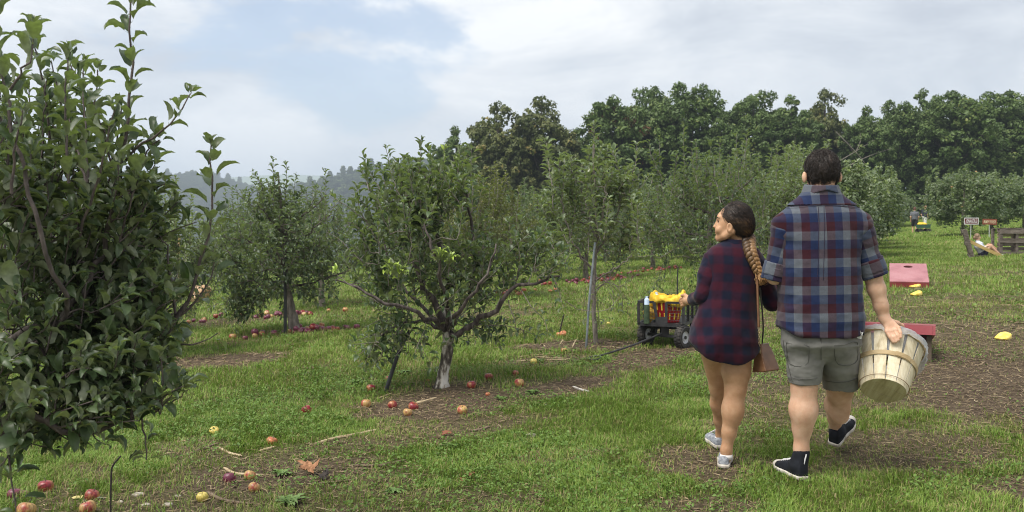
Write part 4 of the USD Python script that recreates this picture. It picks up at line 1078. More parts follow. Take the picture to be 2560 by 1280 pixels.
# ------------------------------------------------------------------ bodies and cloth as smooth solids
def surface_net(d, lo, h):
    """The zero surface of the samples d (a grid of spacing h from lo), as vertices and quads facing outwards."""
    s = d < 0
    nx, ny, nz = d.shape
    c = np.zeros((nx - 1, ny - 1, nz - 1), np.int8)
    for a, b, e in np.ndindex(2, 2, 2):
        c += s[a:nx - 1 + a, b:ny - 1 + b, e:nz - 1 + e]
    act = (c > 0) & (c < 8)
    I = np.stack(np.nonzero(act), 1)
    ids = np.full(act.shape, -1, np.int64); ids[act] = np.arange(len(I))
    acc, cnt = np.zeros((len(I), 3)), np.zeros(len(I))
    corners = list(np.ndindex(2, 2, 2))
    val = {q: d[I[:, 0] + q[0], I[:, 1] + q[1], I[:, 2] + q[2]] for q in corners}
    for q in corners:
        for k in range(3):
            if q[k] == 0:
                q2 = tuple(1 if j == k else q[j] for j in range(3))
                v0, v1 = val[q], val[q2]
                m = (v0 < 0) != (v1 < 0)
                t = np.where(m, v0 / np.where(m, v0 - v1, 1), 0)
                pnt = np.tile(np.array(q, float), (len(I), 1)); pnt[:, k] = t
                acc += np.where(m[:, None], pnt, 0); cnt += m
    V = lo + h * (I + acc / cnt[:, None])
    Q = []
    for k in range(3):
        a, b = (k + 1) % 3, (k + 2) % 3
        sl0 = [slice(None)] * 3; sl1 = [slice(None)] * 3
        sl0[k] = slice(0, -1); sl1[k] = slice(1, None)
        cr = s[tuple(sl0)] != s[tuple(sl1)]
        E = np.stack(np.nonzero(cr), 1)
        ok = (E[:, a] > 0) & (E[:, b] > 0) & (E[:, a] < d.shape[a] - 1) & (E[:, b] < d.shape[b] - 1)
        E = E[ok]
        def cell(da, db):
            X = E.copy(); X[:, a] += da; X[:, b] += db
            return ids[X[:, 0], X[:, 1], X[:, 2]]
        q = np.stack([cell(-1, -1), cell(0, -1), cell(0, 0), cell(-1, 0)], 1)
        ins = s[E[:, 0], E[:, 1], E[:, 2]]
        q[~ins] = q[~ins][:, ::-1]
        Q.append(q)
    Q = np.vstack(Q)
    return V, np.vstack([Q[:, [0, 1, 2]], Q[:, [0, 2, 3]]])

def solid(fn, lo, hi, h, margin=1.8):
    """Meshes the inside of fn (points -> signed distance); only blocks near the surface are sampled finely."""
    lo, hi = np.asarray(lo, float), np.asarray(hi, float)
    B = 8
    nb = np.ceil((hi - lo) / (h * B)).astype(int)
    n = nb * B + 1
    g3 = np.stack(np.meshgrid(*[np.arange(k) for k in nb], indexing='ij'), -1).reshape(-1, 3)
    cen = lo + (g3 + 0.5) * B * h
    dc = fn(cen)
    D = np.full(n, 1.0)
    near = np.abs(dc) < margin * B * h * 0.87
    off = np.stack(np.meshgrid(*[np.arange(B + 1)] * 3, indexing='ij'), -1).reshape(-1, 3)
    inside = g3[(~near) & (dc < 0)]
    for q in inside:
        D[q[0] * B:(q[0] + 1) * B + 1, q[1] * B:(q[1] + 1) * B + 1, q[2] * B:(q[2] + 1) * B + 1] = -1.0
    K = g3[near]
    for i in range(0, len(K), 600):
        kk = K[i:i + 600]
        idx3 = kk[:, None] * B + off[None]
        pts = lo + idx3.reshape(-1, 3) * h
        D[idx3[..., 0].ravel(), idx3[..., 1].ravel(), idx3[..., 2].ravel()] = fn(pts)
    return surface_net(D, lo, h)

def smin(a, b, k):
    t = np.clip(0.5 + 0.5 * (b - a) / k, 0, 1)
    return b + (a - b) * t - k * t * (1 - t)

def cone(p, a, b, ra, rb):
    a, b = np.asarray(a, float), np.asarray(b, float)
    ab = b - a
    t = np.clip((p - a) @ ab / max(ab @ ab, 1e-12), 0, 1)
    return np.linalg.norm(p - a - t[:, None] * ab, axis=1) - (ra + (rb - ra) * t)

def chain(p, pts, rad, k=0.02):
    d = None
    for i in range(len(pts) - 1):
        e = cone(p, pts[i], pts[i + 1], rad[i], rad[i + 1])
        d = e if d is None else smin(d, e, k)
    return d

def ellip(p, c, r, R=None):
    q = p - np.asarray(c, float)
    if R is not None:
        q = q @ np.asarray(R, float).T
    r = np.asarray(r, float)
    k0 = np.linalg.norm(q / r, axis=1); k1 = np.linalg.norm(q / r ** 2, axis=1)
    return k0 * (k0 - 1) / np.maximum(k1, 1e-9)

def profile(p, rows, power=2.3):
    """A trunk of superelliptic sections: rows of (z, cx, cy, rx, ry)."""
    R = np.array(sorted(rows), float)
    z = p[:, 2]
    cx, cy, rx, ry = (np.interp(z, R[:, 0], R[:, k]) for k in range(1, 5))
    q = (np.abs((p[:, 0] - cx) / rx) ** power + np.abs((p[:, 1] - cy) / ry) ** power) ** (1 / power)
    d = (q - 1) * np.minimum(rx, ry) * 0.85
    return np.maximum(d, np.maximum(R[0, 0] - z, z - R[-1, 0]))

def folds(V, n, amp, scale, seed=0, mask=1.0):
    return V + n * ((meshkit.fbm(V * np.asarray(scale, float), 3, seed) - 0.5) * 2 * amp * mask)[:, None]

def on_cloth(fn, pts, Y0=4.4, Y1=5.6, lift=0.001):
    """Points of a garment's near side under the given pixels."""
    out = []
    for px, py in pts:
        d = ray(px, py)
        t = np.linspace(Y0, Y1, 500) / d[1]
        P = EYE + d * t[:, None]
        k = np.nonzero(fn(P) < 0)[0]
        if len(k): out.append(P[k[0]] - d * lift)
    return np.array(out)

def seam(parent, name, fn, pts, mat, r0=0.0022, n=16, attrs=None):
    P = on_cloth(fn, curve(np.array([[x, y, 0] for x, y in pts], float), n)[:, :2])
    if len(P) > 2:
        V, Fc = tube(P, r0, 5)
        part(parent, name, (V, Fc), mat, True, attrs={k: np.full(len(V), a) for k, a in attrs.items()} if attrs else None)

def skin_mat(name, c1, c2, c3):
    return noise_mat(name, [c1, c2, c3], 14, 0.52, 0.25, 220, spec=0.35, bump_dist=0.002, extra={"subsurface_weight": 0.12, "subsurface_scale": 0.006, "subsurface_radius": (1.0, 0.35, 0.2)})
M['skin_man'] = skin_mat('skin_fair', (0.47, 0.275, 0.180), (0.53, 0.325, 0.220), (0.58, 0.375, 0.265))
M['skin_woman'] = skin_mat('skin_tan', (0.37, 0.205, 0.112), (0.42, 0.24, 0.138), (0.47, 0.285, 0.172))

def plaid_mat(name, warp, weft, pu, pv, mixw=0.5, gamma=1.0, weave=900.0, constant=True, rough=0.85, contrast=0.25):
    st = lambda c: {"ramp": c, "interpolate": not constant}
    n = {"au": ("attribute", {"attribute": "pu"}), "av": ("attribute", {"attribute": "pv"}),
         "du": ("math", {"math_type": "divide", "value2": pu}), "dv": ("math", {"math_type": "divide", "value2": pv}),
         "fu": ("math", {"math_type": "fraction"}), "fv": ("math", {"math_type": "fraction"}),
         "gm": ("gamma", {"gamma": gamma}), "ru": ("rgb_ramp", st(warp)), "rv": ("rgb_ramp", st(weft)), "m": ("mix_color", {"blend_type": "mix", "fac": mixw}),
         "tc": ("texture_coordinate", {}), "w": ("noise_texture", {"scale": weave, "detail": 2.0}), "w2": ("noise_texture", {"scale": 35.0, "detail": 5.0, "roughness": 0.6}),
         "wr": ("map_range", {"from_min": 0.3, "from_max": 0.7, "to_min": 1 - contrast, "to_max": 1 + contrast}), "wr2": ("map_range", {"from_min": 0.3, "from_max": 0.7, "to_min": 0.88, "to_max": 1.12}),
         "mm": ("math", {"math_type": "multiply"}), "hv": ("hsv", {"fac": 1.0}), "b": ("bump", {"strength": 0.35, "distance": 0.004}),
         "p": ("principled_bsdf", {"roughness": rough, "specular_ior_level": 0.15, "sheen_weight": 0.10, "sheen_roughness": 0.5})}
    l = [("au.fac", "du.value1"), ("av.fac", "dv.value1"), ("du.value", "fu.value1"), ("dv.value", "fv.value1"), ("fu.value", "ru.fac"), ("fv.value", "rv.fac"), ("ru.color", "m.a"), ("rv.color", "m.b"),
         ("tc.object", "w.vector"), ("tc.object", "w2.vector"), ("w.fac", "wr.value"), ("w2.fac", "wr2.value"), ("wr.result", "mm.value1"), ("wr2.result", "mm.value2"), ("mm.value", "hv.value"), ("m.result", "gm.color"), ("gm.color", "hv.color"), ("hv.color", "p.base_color"), ("w2.fac", "b.height"), ("b.normal", "p.normal")]
    return usdkit.material(stage, f'/World/Looks/{name}', n, l, surface="p.BSDF")
GRY, MAR, BLU = (0.192, 0.208, 0.234), (0.092, 0.028, 0.043), (0.038, 0.062, 0.140)
M['plaid_man'] = plaid_mat('plaid_flannel', [(0.0, GRY), (0.333, MAR), (0.667, BLU), (1.0, BLU)], [(0.0, GRY), (0.333, MAR), (0.667, BLU), (1.0, BLU)], 0.136, 0.151, gamma=1.5)
WM, WN = (0.034, 0.0035, 0.012), (0.0045, 0.006, 0.019)
M['plaid_woman'] = plaid_mat('plaid_soft', [(0.0, WM), (0.36, WM), (0.5, WN), (0.86, WN), (1.0, WM)], [(0.0, WM), (0.36, WM), (0.5, WN), (0.86, WN), (1.0, WM)], 0.112, 0.104, constant=False)
M['shorts'] = noise_mat('shorts_twill', [(0.135, 0.132, 0.124), (0.168, 0.165, 0.156), (0.198, 0.194, 0.184)], 9, 0.9, 0.35, 500, spec=0.2, bump_dist=0.002)
M['canvas'] = noise_mat('shoe_canvas', [(0.005, 0.006, 0.009), (0.011, 0.013, 0.019)], 30, 0.85, 0.3, 400, spec=0.25)
M['rubber_white'] = noise_mat('shoe_rubber', [(0.24, 0.21, 0.17), (0.42, 0.39, 0.34), (0.54, 0.51, 0.47)], 22, 0.6, 0.1)
M['lace'] = noise_mat('shoe_lace', [(0.45, 0.44, 0.45), (0.6, 0.59, 0.6)], 60, 0.8)
M['sneaker_grey'] = noise_mat('sneaker_cloth', [(0.09, 0.10, 0.12), (0.22, 0.235, 0.265), (0.34, 0.36, 0.39)], 45, 0.85, 0.3, 300, ramp=(0.3, 0.7))

def hair_mat(name, root, tip):
    n = {"a": ("attribute", {"attribute": "tone"}), "r": ("rgb_ramp", {"ramp": [(0.0, root), (1.0, tip)]}), "tc": ("texture_coordinate", {}), "n": ("noise_texture", {"scale": 90.0, "detail": 4.0}), "nr": ("map_range", {"from_min": 0.3, "from_max": 0.7, "to_min": 0.55, "to_max": 1.4}), "hv": ("hsv", {"fac": 1.0}),
         "p": ("principled_bsdf", {"roughness": 0.5, "specular_ior_level": 0.4})}
    return usdkit.material(stage, f'/World/Looks/{name}', n, [("a.fac", "r.fac"), ("tc.object", "n.vector"), ("n.fac", "nr.value"), ("nr.result", "hv.value"), ("r.color", "hv.color"), ("hv.color", "p.base_color")], surface="p.BSDF")
M['hair_man'] = hair_mat('hair_dark_brown', (0.014, 0.009, 0.007), (0.048, 0.031, 0.022))
M['hair_woman'] = hair_mat('hair_brown_to_gold', (0.014, 0.008, 0.006), (0.30, 0.165, 0.065))

def strands(parent, name, curves, width, material, tones):
    """Hair as one BasisCurves part. curves: (n, k, 3) in world coordinates."""
    path = numbered(parent, name)
    n, k = curves.shape[:2]
    c = UsdGeom.BasisCurves.Define(stage, path)
    c.CreateTypeAttr('linear')
    c.CreatePointsAttr(Vt.Vec3fArray.FromNumpy((curves - base_of(path)).reshape(-1, 3).astype(np.float32)))
    c.CreateCurveVertexCountsAttr(Vt.IntArray.FromNumpy(np.full(n, k, np.int32)))
    c.CreateWidthsAttr(Vt.FloatArray.FromNumpy(np.tile(np.linspace(width, width * 0.35, k), n).astype(np.float32)))
    c.SetWidthsInterpolation('vertex')
    UsdShade.MaterialBindingAPI.Apply(c.GetPrim()).Bind(material)
    tag(c.GetPrim(), kind='stuff')

def cloth(parent, name, fn, lo, hi, h, material, amp=0.004, scale=(9, 9, 5), seed=0, uv=None, label=None, mask=None):
    V, Fc = solid(fn, lo, hi, h)
    n = vnormals(V, Fc)
    V = folds(V, n, amp, scale, seed, 1.0 if mask is None else mask(V))
    at_ = None
    if uv is not None:
        pu, pv = uv(V)
        at_ = {'pu': pu, 'pv': pv}
    return part(parent, name, (V, Fc), material, True, label, attrs=at_)

def shoe(parent, heel, toe, up, W, mats, ankle=None, high=True, label=None, lace=True):
    """heel and toe: the ends of the sole's underside; up: the foot's up direction."""
    heel, toe, up = (np.asarray(a, float) for a in (heel, toe, up))
    f = unit(toe - heel); L = np.linalg.norm(toe - heel)
    up = unit(up - f * (up @ f)); s = np.cross(f, up)
    Rm = np.stack([f, s, up])
    def outline(q):
        x = q[:, 0] / L
        w = W * np.interp(x, [-0.02, 0.06, 0.22, 0.45, 0.68, 0.85, 0.96, 1.02], [0.30, 0.38, 0.40, 0.40, 0.50, 0.46, 0.30, 0.08])
        cy = W * np.interp(x, [0, 0.3, 0.7, 1], [0, -0.02, 0.03, 0.0])
        e = np.maximum(np.abs(q[:, 1] - cy) - w, np.maximum(-q[:, 0] - 0.004, q[:, 0] - L - 0.003))
        return e
    def loc(p): return (p - heel) @ Rm.T
    def fsole(p):
        q = loc(p)
        return np.maximum(outline(q) - 0.004, np.abs(q[:, 2] - 0.012) - 0.011)
    def fup(p):
        q = loc(p)
        top = np.interp(q[:, 0] / L, [0, 0.3, 0.5, 0.75, 0.95, 1.0], [0.105, 0.105, 0.080, 0.058, 0.044, 0.03] if high else [0.072, 0.060, 0.066, 0.054, 0.042, 0.03])
        taper = np.clip((q[:, 2] - 0.02) / np.maximum(top - 0.01, 1e-3), 0, 1)
        o = outline(q) + 0.002 + 0.016 * taper ** 2
        d = smin(-smin(-o, -(q[:, 2] - top), 0.02), np.full(len(q), 9.0), 0.001)
        d = np.maximum(d, 0.02 - q[:, 2])
        if high and ankle is not None:
            d = smin(d, cone(p, heel + Rm.T @ [0.055, 0, 0.07], np.asarray(ankle), 0.050, 0.046), 0.02)
        return d
    c = (heel + toe) / 2
    lo, hi = np.minimum(heel, toe) - 0.12, np.maximum(heel, toe) + 0.14
    if ankle is not None: hi = np.maximum(hi, np.asarray(ankle) + 0.08)
    V, Fc = solid(fup, lo, hi, 0.0055)
    sh = part(parent, 'shoe', (V, Fc), mats[0], True, label)
    V, Fc = solid(fsole, lo, hi, 0.0055)
    part(sh, 'sole', (V, Fc), mats[1], 40)
    def fcap(p):
        q = loc(p)
        return np.maximum(ellip(p, heel + Rm.T @ [L * 0.88, 0, 0.024], (L * 0.15, W * 0.44, 0.030), Rm), 0.012 - q[:, 2])
    V, Fc = solid(fcap, lo, hi, 0.0055)
    part(sh, 'toe_cap', (V, Fc), mats[2], True)
    if lace:
        ms = []
        for i in range(5):
            x = L * (0.42 + 0.07 * i); z = np.interp(x / L, [0.3, 0.5, 0.75], [0.108, 0.084, 0.062]) + 0.002
            ms.append(tube([heel + Rm.T @ [x, -0.022, z - 0.006], heel + Rm.T @ [x + 0.006, 0, z + 0.002], heel + Rm.T @ [x + 0.012, 0.022, z - 0.006]], 0.0035, 5))
        if high and ankle is not None:
            c0, c1 = heel + Rm.T @ [0.055, 0, 0.07], np.asarray(ankle)
            for i in range(4):
                c = c0 + (c1 - c0) * (0.25 + 0.2 * i)
                ms.append(tube([c + Rm.T @ [0.040, -0.026, 0], c + Rm.T @ [0.053, 0, 0.004], c + Rm.T @ [0.040, 0.026, 0]], 0.0036, 5))
            hp = heel + Rm.T @ [0.004, 0, 0.03]
            part(sh, 'heel_strip', tube([hp, hp + Rm.T @ [0.002, 0, 0.05], c1 + Rm.T @ [-0.048, 0, 0.004]], [0.006, 0.005, 0.004], 6), M['lace'], True)
        part(sh, 'laces', join(ms), M['lace'], True)
    return sh
# ------------------------------------------------------------------ the man in the plaid shirt
YM = 5.0
def mA(x, y, dy=0.0): return at(x, y, YM + dy)
mz = lambda py: mA(2050, py)[2]
mx = lambda px: mA(px, 640)[0]
man = thing('person', 'man in plaid shirt and grey shorts walking away with a basket in his hand', 'person', (mx(2050), YM, ga(mx(2050), YM)), 'people in the orchard')
s = 1 / 2200.0 * YM          # metres per photograph pixel at the man
hipL, hipR = mA(2010, 858), mA(2094, 858)
kneeL, ankL = mA(2010, 972, 0.02), mA(2003, 1122, 0.05)
kneeR, ankR = mA(2100, 975, 0.22), mA(2090, 1078, 0.56)
shL, elL, wrL = mA(1984, 576), mA(1938, 690, 0.02), mA(1952, 690, 0.24)
shR, elR, wrR = mA(2122, 576), mA(2182, 690, 0.0), mA(2211, 796, -0.01)
neck, headc = mA(2053, 500, 0.02), mA(2054, 428, 0.035)
# hand on the rim of the basket
KN = [(2217, 829), (2226, 829), (2236, 826), (2246, 820)]
FM = [(2225, 843), (2234, 843), (2243, 839), (2251, 832)]
FT = [(2233, 855), (2240, 854), (2246, 850), (2252, 843)]
def man_hand(p):
    d = chain(p, [wrR, mA(2222, 812, -0.025)], [0.030, 0.030], 0.02)
    for i in range(4):
        k, m, t = mA(*KN[i], -0.056 - 0.004 * i), mA(*FM[i], -0.082 - 0.004 * i), mA(*FT[i], -0.092 - 0.004 * i)
        d = smin(d, cone(p, mA(2217 + 3.5 * i, 808 - i, -0.020), k, 0.017, 0.0115), 0.012)
        d = smin(d, chain(p, [k, m, t], [0.0112, 0.0098, 0.0082], 0.004), 0.005)
        d = smin(d, np.linalg.norm(p - k - [0, -0.003, 0.002], axis=1) - 0.0115, 0.004)
    th = chain(p, [mA(2224, 803, 0.0), mA(2243, 808, 0.012), mA(2255, 814, 0.03), mA(2259, 826, 0.042)], [0.019, 0.014, 0.011, 0.009], 0.008)
    return smin(d, th, 0.012)
def man_body(p):
    tors = profile(p, [(mz(850), mx(2052), YM, 0.20, 0.13), (mz(700), mx(2050), YM, 0.19, 0.125), (mz(575), mx(2053), YM, 0.19, 0.10), (mz(515), mx(2053), YM + .01, 0.10, 0.07), (mz(492), mx(2053), YM + .01, 0.05, 0.05)])
    d = smin(tors, cone(p, neck + [0, 0, -0.03], headc + [0, -0.02, -0.07], 0.075, 0.066), 0.03)
    d = smin(d, ellip(p, headc, (0.084, 0.104, 0.108)), 0.02)
    d = smin(d, ellip(p, headc + [0, 0.045, -0.085], (0.062, 0.062, 0.055)), 0.03)
    for sx in (-1, 1):   # ears
        d = smin(d, ellip(p, headc + [sx * 0.100, -0.008, -0.034], (0.014, 0.022, 0.034)), 0.006)
    d = smin(d, cone(p, headc + [0, 0.10, 0.0], headc + [0, 0.128, -0.035], 0.012, 0.016), 0.012)
    legL = chain(p, [hipL, kneeL], [0.105, 0.070], 0.03)
    legL = smin(legL, chain(p, [kneeL, kneeL * 0.66 + ankL * 0.34, kneeL * 0.35 + ankL * 0.65, ankL, ankL + [0, 0, -0.07]], [0.066, 0.074, 0.052, 0.039, 0.040], 0.03), 0.03)
    legL = smin(legL, ellip(p, kneeL * 0.66 + ankL * 0.34 + [0, -0.018, 0], (0.070, 0.062, 0.115)), 0.03)
    legR = chain(p, [hipR, kneeR], [0.108, 0.073], 0.03)
    legR = smin(legR, chain(p, [kneeR, kneeR * 0.66 + ankR * 0.34, kneeR * 0.35 + ankR * 0.65, ankR], [0.070, 0.078, 0.056, 0.042], 0.03), 0.03)
    legR = smin(legR, ellip(p, kneeR * 0.66 + ankR * 0.34 + [0, -0.02, -0.01], (0.070, 0.062, 0.11)), 0.03)
    d = smin(d, smin(legL, legR, 0.02), 0.03)
    armL = chain(p, [shL, elL, wrL, wrL + [0.03, 0.08, 0.0]], [0.050, 0.048, 0.032, 0.036], 0.02)
    armR = chain(p, [shR, elR, elR * 0.70 + wrR * 0.30, elR * 0.3 + wrR * 0.7, wrR], [0.048, 0.046, 0.048, 0.038, 0.030], 0.025)
    return smin(smin(d, armL, 0.02), smin(armR, man_hand(p), 0.015), 0.02)
cut = mA(2200, 760)[2]
V1, F1 = solid(lambda p: np.maximum(man_body(p), np.where(p[:, 0] > mx(2186), cut - p[:, 2], -1)), (1.35, 4.7, -0.05), (2.35, 5.75, 1.95), 0.0095)
V2, F2 = solid(lambda p: np.maximum(man_body(p), p[:, 2] - cut - 0.012), (2.02, 4.82, 0.70), (2.32, 5.12, cut + 0.05), 0.0038)
F1 = F1[~((V1[F1][:, :, 2] < cut + 0.002) & (V1[F1][:, :, 0] > mx(2186))).any(1)]
F2 = F2[~(V2[F2][:, :, 2] > cut + 0.010).any(1)]
part(man, 'body', join([(V1, F1), (V2, F2)]), M['skin_man'], True)

# hair: a cap with ridges, and loose strands over it
def hair_shell(p):
    q = p - headc
    d = ellip(p, headc + [0, -0.004, 0.006], (0.091, 0.112, 0.112))
    low = -0.088 + 0.10 * np.clip((q[:, 1] + 0.01) / 0.05, 0, 1.4) - 0.0 + 0.05 * np.clip((np.abs(q[:, 0]) - 0.068) / 0.03, 0, 1)
    d = np.maximum(d, (low - q[:, 2]) * 0.8)
    ear = ellip(p, headc + [np.sign(0) , 0, 0], (9, 9, 9))
    return d
V, Fc = solid(hair_shell, headc - 0.2, headc + 0.2, 0.0065)
n = vnormals(V, Fc)
q = V - headc
ang = np.arctan2(q[:, 0], -q[:, 1])
rid = meshkit.fbm(np.stack([ang * 7, q[:, 2] * 16, 0 * ang], 1), 4, 3) - 0.5
V = V + n * (0.026 * rid)[:, None]
hair = part(man, 'hair', (V, Fc), M['hair_man'], True, attrs={'tone': np.clip(0.4 + rid * 1.5, 0, 1)})
r = np.random.default_rng(5)
k = r.integers(0, len(V), 7000)
root, nn = V[k], n[k]
down = unit(np.array([0, -0.25, -0.9]) + r.normal(0, 0.45, (7000, 3)) + np.stack([q[k][:, 0] * 3, 0 * ang[k], 0 * ang[k]], 1))
tan = unit(down - nn * np.sum(down * nn, 1, keepdims=True))
L = r.uniform(0.012, 0.030, 7000)[:, None]
cv = np.stack([root - nn * 0.003, root + tan * L * 0.4 + nn * L * 0.22, root + tan * L * 0.8 + nn * L * 0.26, root + tan * L + nn * L * 0.12], 1)
strands(hair, 'strands', cv, 0.0016, M['hair_man'], None)

# shirt
rows = [(mz(843), mx(2050), YM, 0.243, 0.168), (mz(810), mx(2052), YM, 0.240, 0.166), (mz(760), mx(2052), YM, 0.232, 0.160), (mz(700), mx(2048), YM, 0.228, 0.155), (mz(640), mx(2046), YM, 0.228, 0.148), (mz(585), mx(2049), YM, 0.232, 0.138),
        (mz(562), mx(2052), YM, 0.238, 0.130), (mz(545), mx(2053), YM, 0.230, 0.122), (mz(528), mx(2054), YM + .005, 0.220, 0.112), (mz(512), mx(2054), YM + .01, 0.186, 0.100), (mz(494), mx(2053), YM + .01, 0.128, 0.088), (mz(476), mx(2053), YM + .012, 0.090, 0.080)]
def hem(p):
    x = (p[:, 0] - mx(2050)) / s
    return mA(2050, 838)[2] + (np.clip(np.abs(x + 4) - 40, 0, 80) / 70) ** 2 * 26 * s - x * 0.06 * s
def f_shirt(p):
    d = profile(p, rows, 2.5)
    for a, b in ((mA(2018, 545), mA(1970, 570)), (mA(2090, 545), mA(2141, 570))):
        d = smin(d, cone(p, a, b, 0.088, 0.088), 0.04)
    return np.maximum(d, hem(p) - p[:, 2])
yoke = mz(514)
def uv_torso(V):
    x = V[:, 0] - mx(2052)
    u = np.clip(x / 0.236, -1, 1)
    pu = 0.236 * (0.75 * u + 0.25 * np.arcsin(u)) - (-0.038 - 0.022) + 1.36
    pv = (V[:, 2] - mz(522)) + 0.012 * np.sin(V[:, 0] * 9) * 0.3 + 0.0252 + 1.51
    return pu, pv
def fold_mask(V):
    side = np.clip(np.abs(V[:, 0] - mx(2052)) / 0.2, 0, 1)
    return 0.35 + 1.0 * side ** 2 + 0.7 * np.clip((mz(720) - V[:, 2]) / 0.25, 0, 1)
shirt = cloth(man, 'shirt', f_shirt, (1.3, 4.78, mz(860)), (2.2, 5.25, mz(470)), 0.009, M['plaid_man'], 0.0125, (5, 5, 11), 8, uv_torso, mask=fold_mask)
# the yoke over the shoulders is a piece of its own, cut across the checks
def f_yoke(p):
    return np.maximum(f_shirt(p) - 0.0035, yoke + 0.012 * np.abs(p[:, 0] - mx(2053)) - p[:, 2])
def uv_yoke(V):
    pu, pv = uv_torso(V)
    return pu + 0.022, pv + 0.050
cloth(shirt, 'yoke', f_yoke, (1.4, 4.8, mz(530)), (2.15, 5.2, mz(470)), 0.0065, M['plaid_man'], 0.0025, (7, 7, 13), 8, uv_yoke)
def sleeve(a, b, c, ra, rb, seed, v0, end=None):
    a, b = np.asarray(a), np.asarray(b)
    ax = unit(b - a); L = np.linalg.norm(b - a)
    fn = lambda p: np.maximum(smin(cone(p, a, b, ra, rb), ellip(p, a + [0, 0, 0.0], (ra * 0.98, ra * 1.02, ra * 0.98)), 0.02), np.maximum(((p - b) @ ax) - (0.0 if c is None else 0.0), -1))
    ref = unit(np.cross(ax, [0, 1.0, 0]))
    def uv(V):
        t = (V - a) @ ax
        w = (V - a) - t[:, None] * ax
        return np.arctan2(w @ ref, -(w @ unit(np.cross(ref, ax)))) * 0.062 + 1.36 + 0.02, -t + v0 + 1.51
    lo, hi = np.minimum(a, b) - 0.11, np.maximum(a, b) + 0.11
    sl = cloth(shirt, 'sleeve', fn, lo, hi, 0.008, M['plaid_man'], 0.013, (10, 10, 14), seed, uv)
    # the rolled cuff: two soft rings
    ms = []
    for j, (t, rr) in enumerate([(0.93, rb + 0.006), (1.03, rb + 0.004)]):
        cc = a + ax * L * t
        fr = lambda p, cc=cc, rr=rr: np.maximum(np.abs((p - cc) @ ax) - 0.034, np.abs(np.linalg.norm((p - cc) - ((p - cc) @ ax)[:, None] * ax, axis=1) - rr) - 0.006) - 0.004
        V, Fc = solid(fr, cc - rr - 0.06, cc + rr + 0.06, 0.007)
        V = folds(V, vnormals(V, Fc), 0.006, (16, 16, 16), seed + j)
        ms.append((V, Fc))
    Vc, Fc = join(ms)
    pu, pv = uv(Vc)
    part(sl, 'cuff', (Vc, Fc), M['plaid_man'], True, attrs={'pu': pu * 0.9 + 0.05, 'pv': pv * 0.7 + 0.03})
    return sl
sleeve(mA(2143, 569, 0.0), mA(2179, 672, 0.0), None, 0.088, 0.064, 21, 0.02)
sleeve(mA(1969, 569, 0.0), mA(1940, 682, 0.02), None, 0.088, 0.062, 31, 0.02)
def f_collar(p):
    c = np.array([mx(2053), YM + 0.012, 0])
    q = p - c
    zz = p[:, 2]
    rad = np.sqrt((q[:, 0] / 1.08) ** 2 + q[:, 1] ** 2)
    flare = np.interp(zz, [mz(482), mz(462)], [0.094, 0.080])
    return np.maximum(np.abs(rad - flare) - 0.007, np.maximum(zz - mz(461) - 0.1 * q[:, 1], mz(481) - 0.25 * np.abs(q[:, 0]) - 0.10 * q[:, 1] - zz))
V, Fc = solid(f_collar, (mx(2053) - 0.15, YM - 0.14, mz(495)), (mx(2053) + 0.15, YM + 0.16, mz(450)), 0.006)
th = np.arctan2(V[:, 0] - mx(2053), -(V[:, 1] - YM))
part(shirt, 'collar', (V, Fc), M['plaid_man'], True, attrs={'pu': th * 0.05 + 1.36 + 0.095, 'pv': V[:, 2] * 0 + 1.51 + 0.02})

# shorts
def f_shorts(p):
    hips = profile(p, [(mz(905), mx(2052), YM + .02, 0.06, 0.05), (mz(888), mx(2053), YM + .02, 0.165, 0.11), (mz(860), mx(2055), YM, 0.222, 0.150), (mz(800), mx(2053), YM, 0.214, 0.145)], 2.4)
    axL = unit(mA(2011, 958, 0.02) - hipL); endL = mA(2011, 957, 0.02)
    axR = unit(mA(2105, 966, 0.17) - hipR); endR = mA(2105, 966, 0.17)
    L = np.maximum(cone(p, hipL + [0.0, 0, 0], endL + axL * 0.1, 0.108, 0.083), (p - endL) @ axL)
    R = np.maximum(cone(p, hipR + [0, 0, 0], endR + axR * 0.1, 0.114, 0.104), (p - endR) @ unit(axR + [0, -0.35, 0]))
    return smin(smin(hips, L, 0.035), R, 0.014)
shorts = cloth(man, 'shorts', f_shorts, (1.4, 4.78, mz(985)), (2.1, 5.42, mz(798)), 0.0085, M['shorts'], 0.0105, (9, 9, 17), 15)
SEAM = noise_mat('shorts_seam', [(0.075, 0.073, 0.068), (0.10, 0.098, 0.09)], 9, 0.9)
f_sh = lambda p: f_shorts(p) - 0.002
for nm, pts in [('back_pocket', [(1966, 856), (1990, 862), (2021, 864), (2022, 890), (2018, 910), (1994, 916), (1972, 906), (1967, 880), (1966, 856)]), ('back_pocket', [(2086, 864), (2114, 862), (2142, 854), (2145, 882), (2142, 904), (2120, 914), (2094, 910), (2087, 888), (2086, 864)]),
                ('centre_seam', [(2052, 836), (2053, 860), (2053, 884), (2053, 900)]), ('hem_seam', [(1980, 944), (2000, 947), (2020, 948), (2044, 945)]), ('hem_seam', [(2062, 952), (2090, 956), (2120, 954), (2144, 945)]), ('side_seam', [(1957, 850), (1964, 890), (1974, 930), (1979, 950)])]:
    seam(shorts, nm, f_sh, pts, SEAM)
seam(shirt, 'yoke_seam', lambda p: f_shirt(p) - 0.003, [(1962, 518), (2000, 515), (2053, 513), (2105, 515), (2150, 520)], M['plaid_man'], 0.0018, attrs={'pu': 1.36 + 0.06, 'pv': 1.51 + 0.11})
for x in (2046, 2060):
    seam(shirt, 'pleat', lambda p: f_shirt(p) - 0.001, [(x, 517), (x + 1, 570), (x, 640), (x - 2, 700)], M['plaid_man'], 0.0016, attrs={'pu': 1.36 + 0.06, 'pv': 1.51 + 0.11})
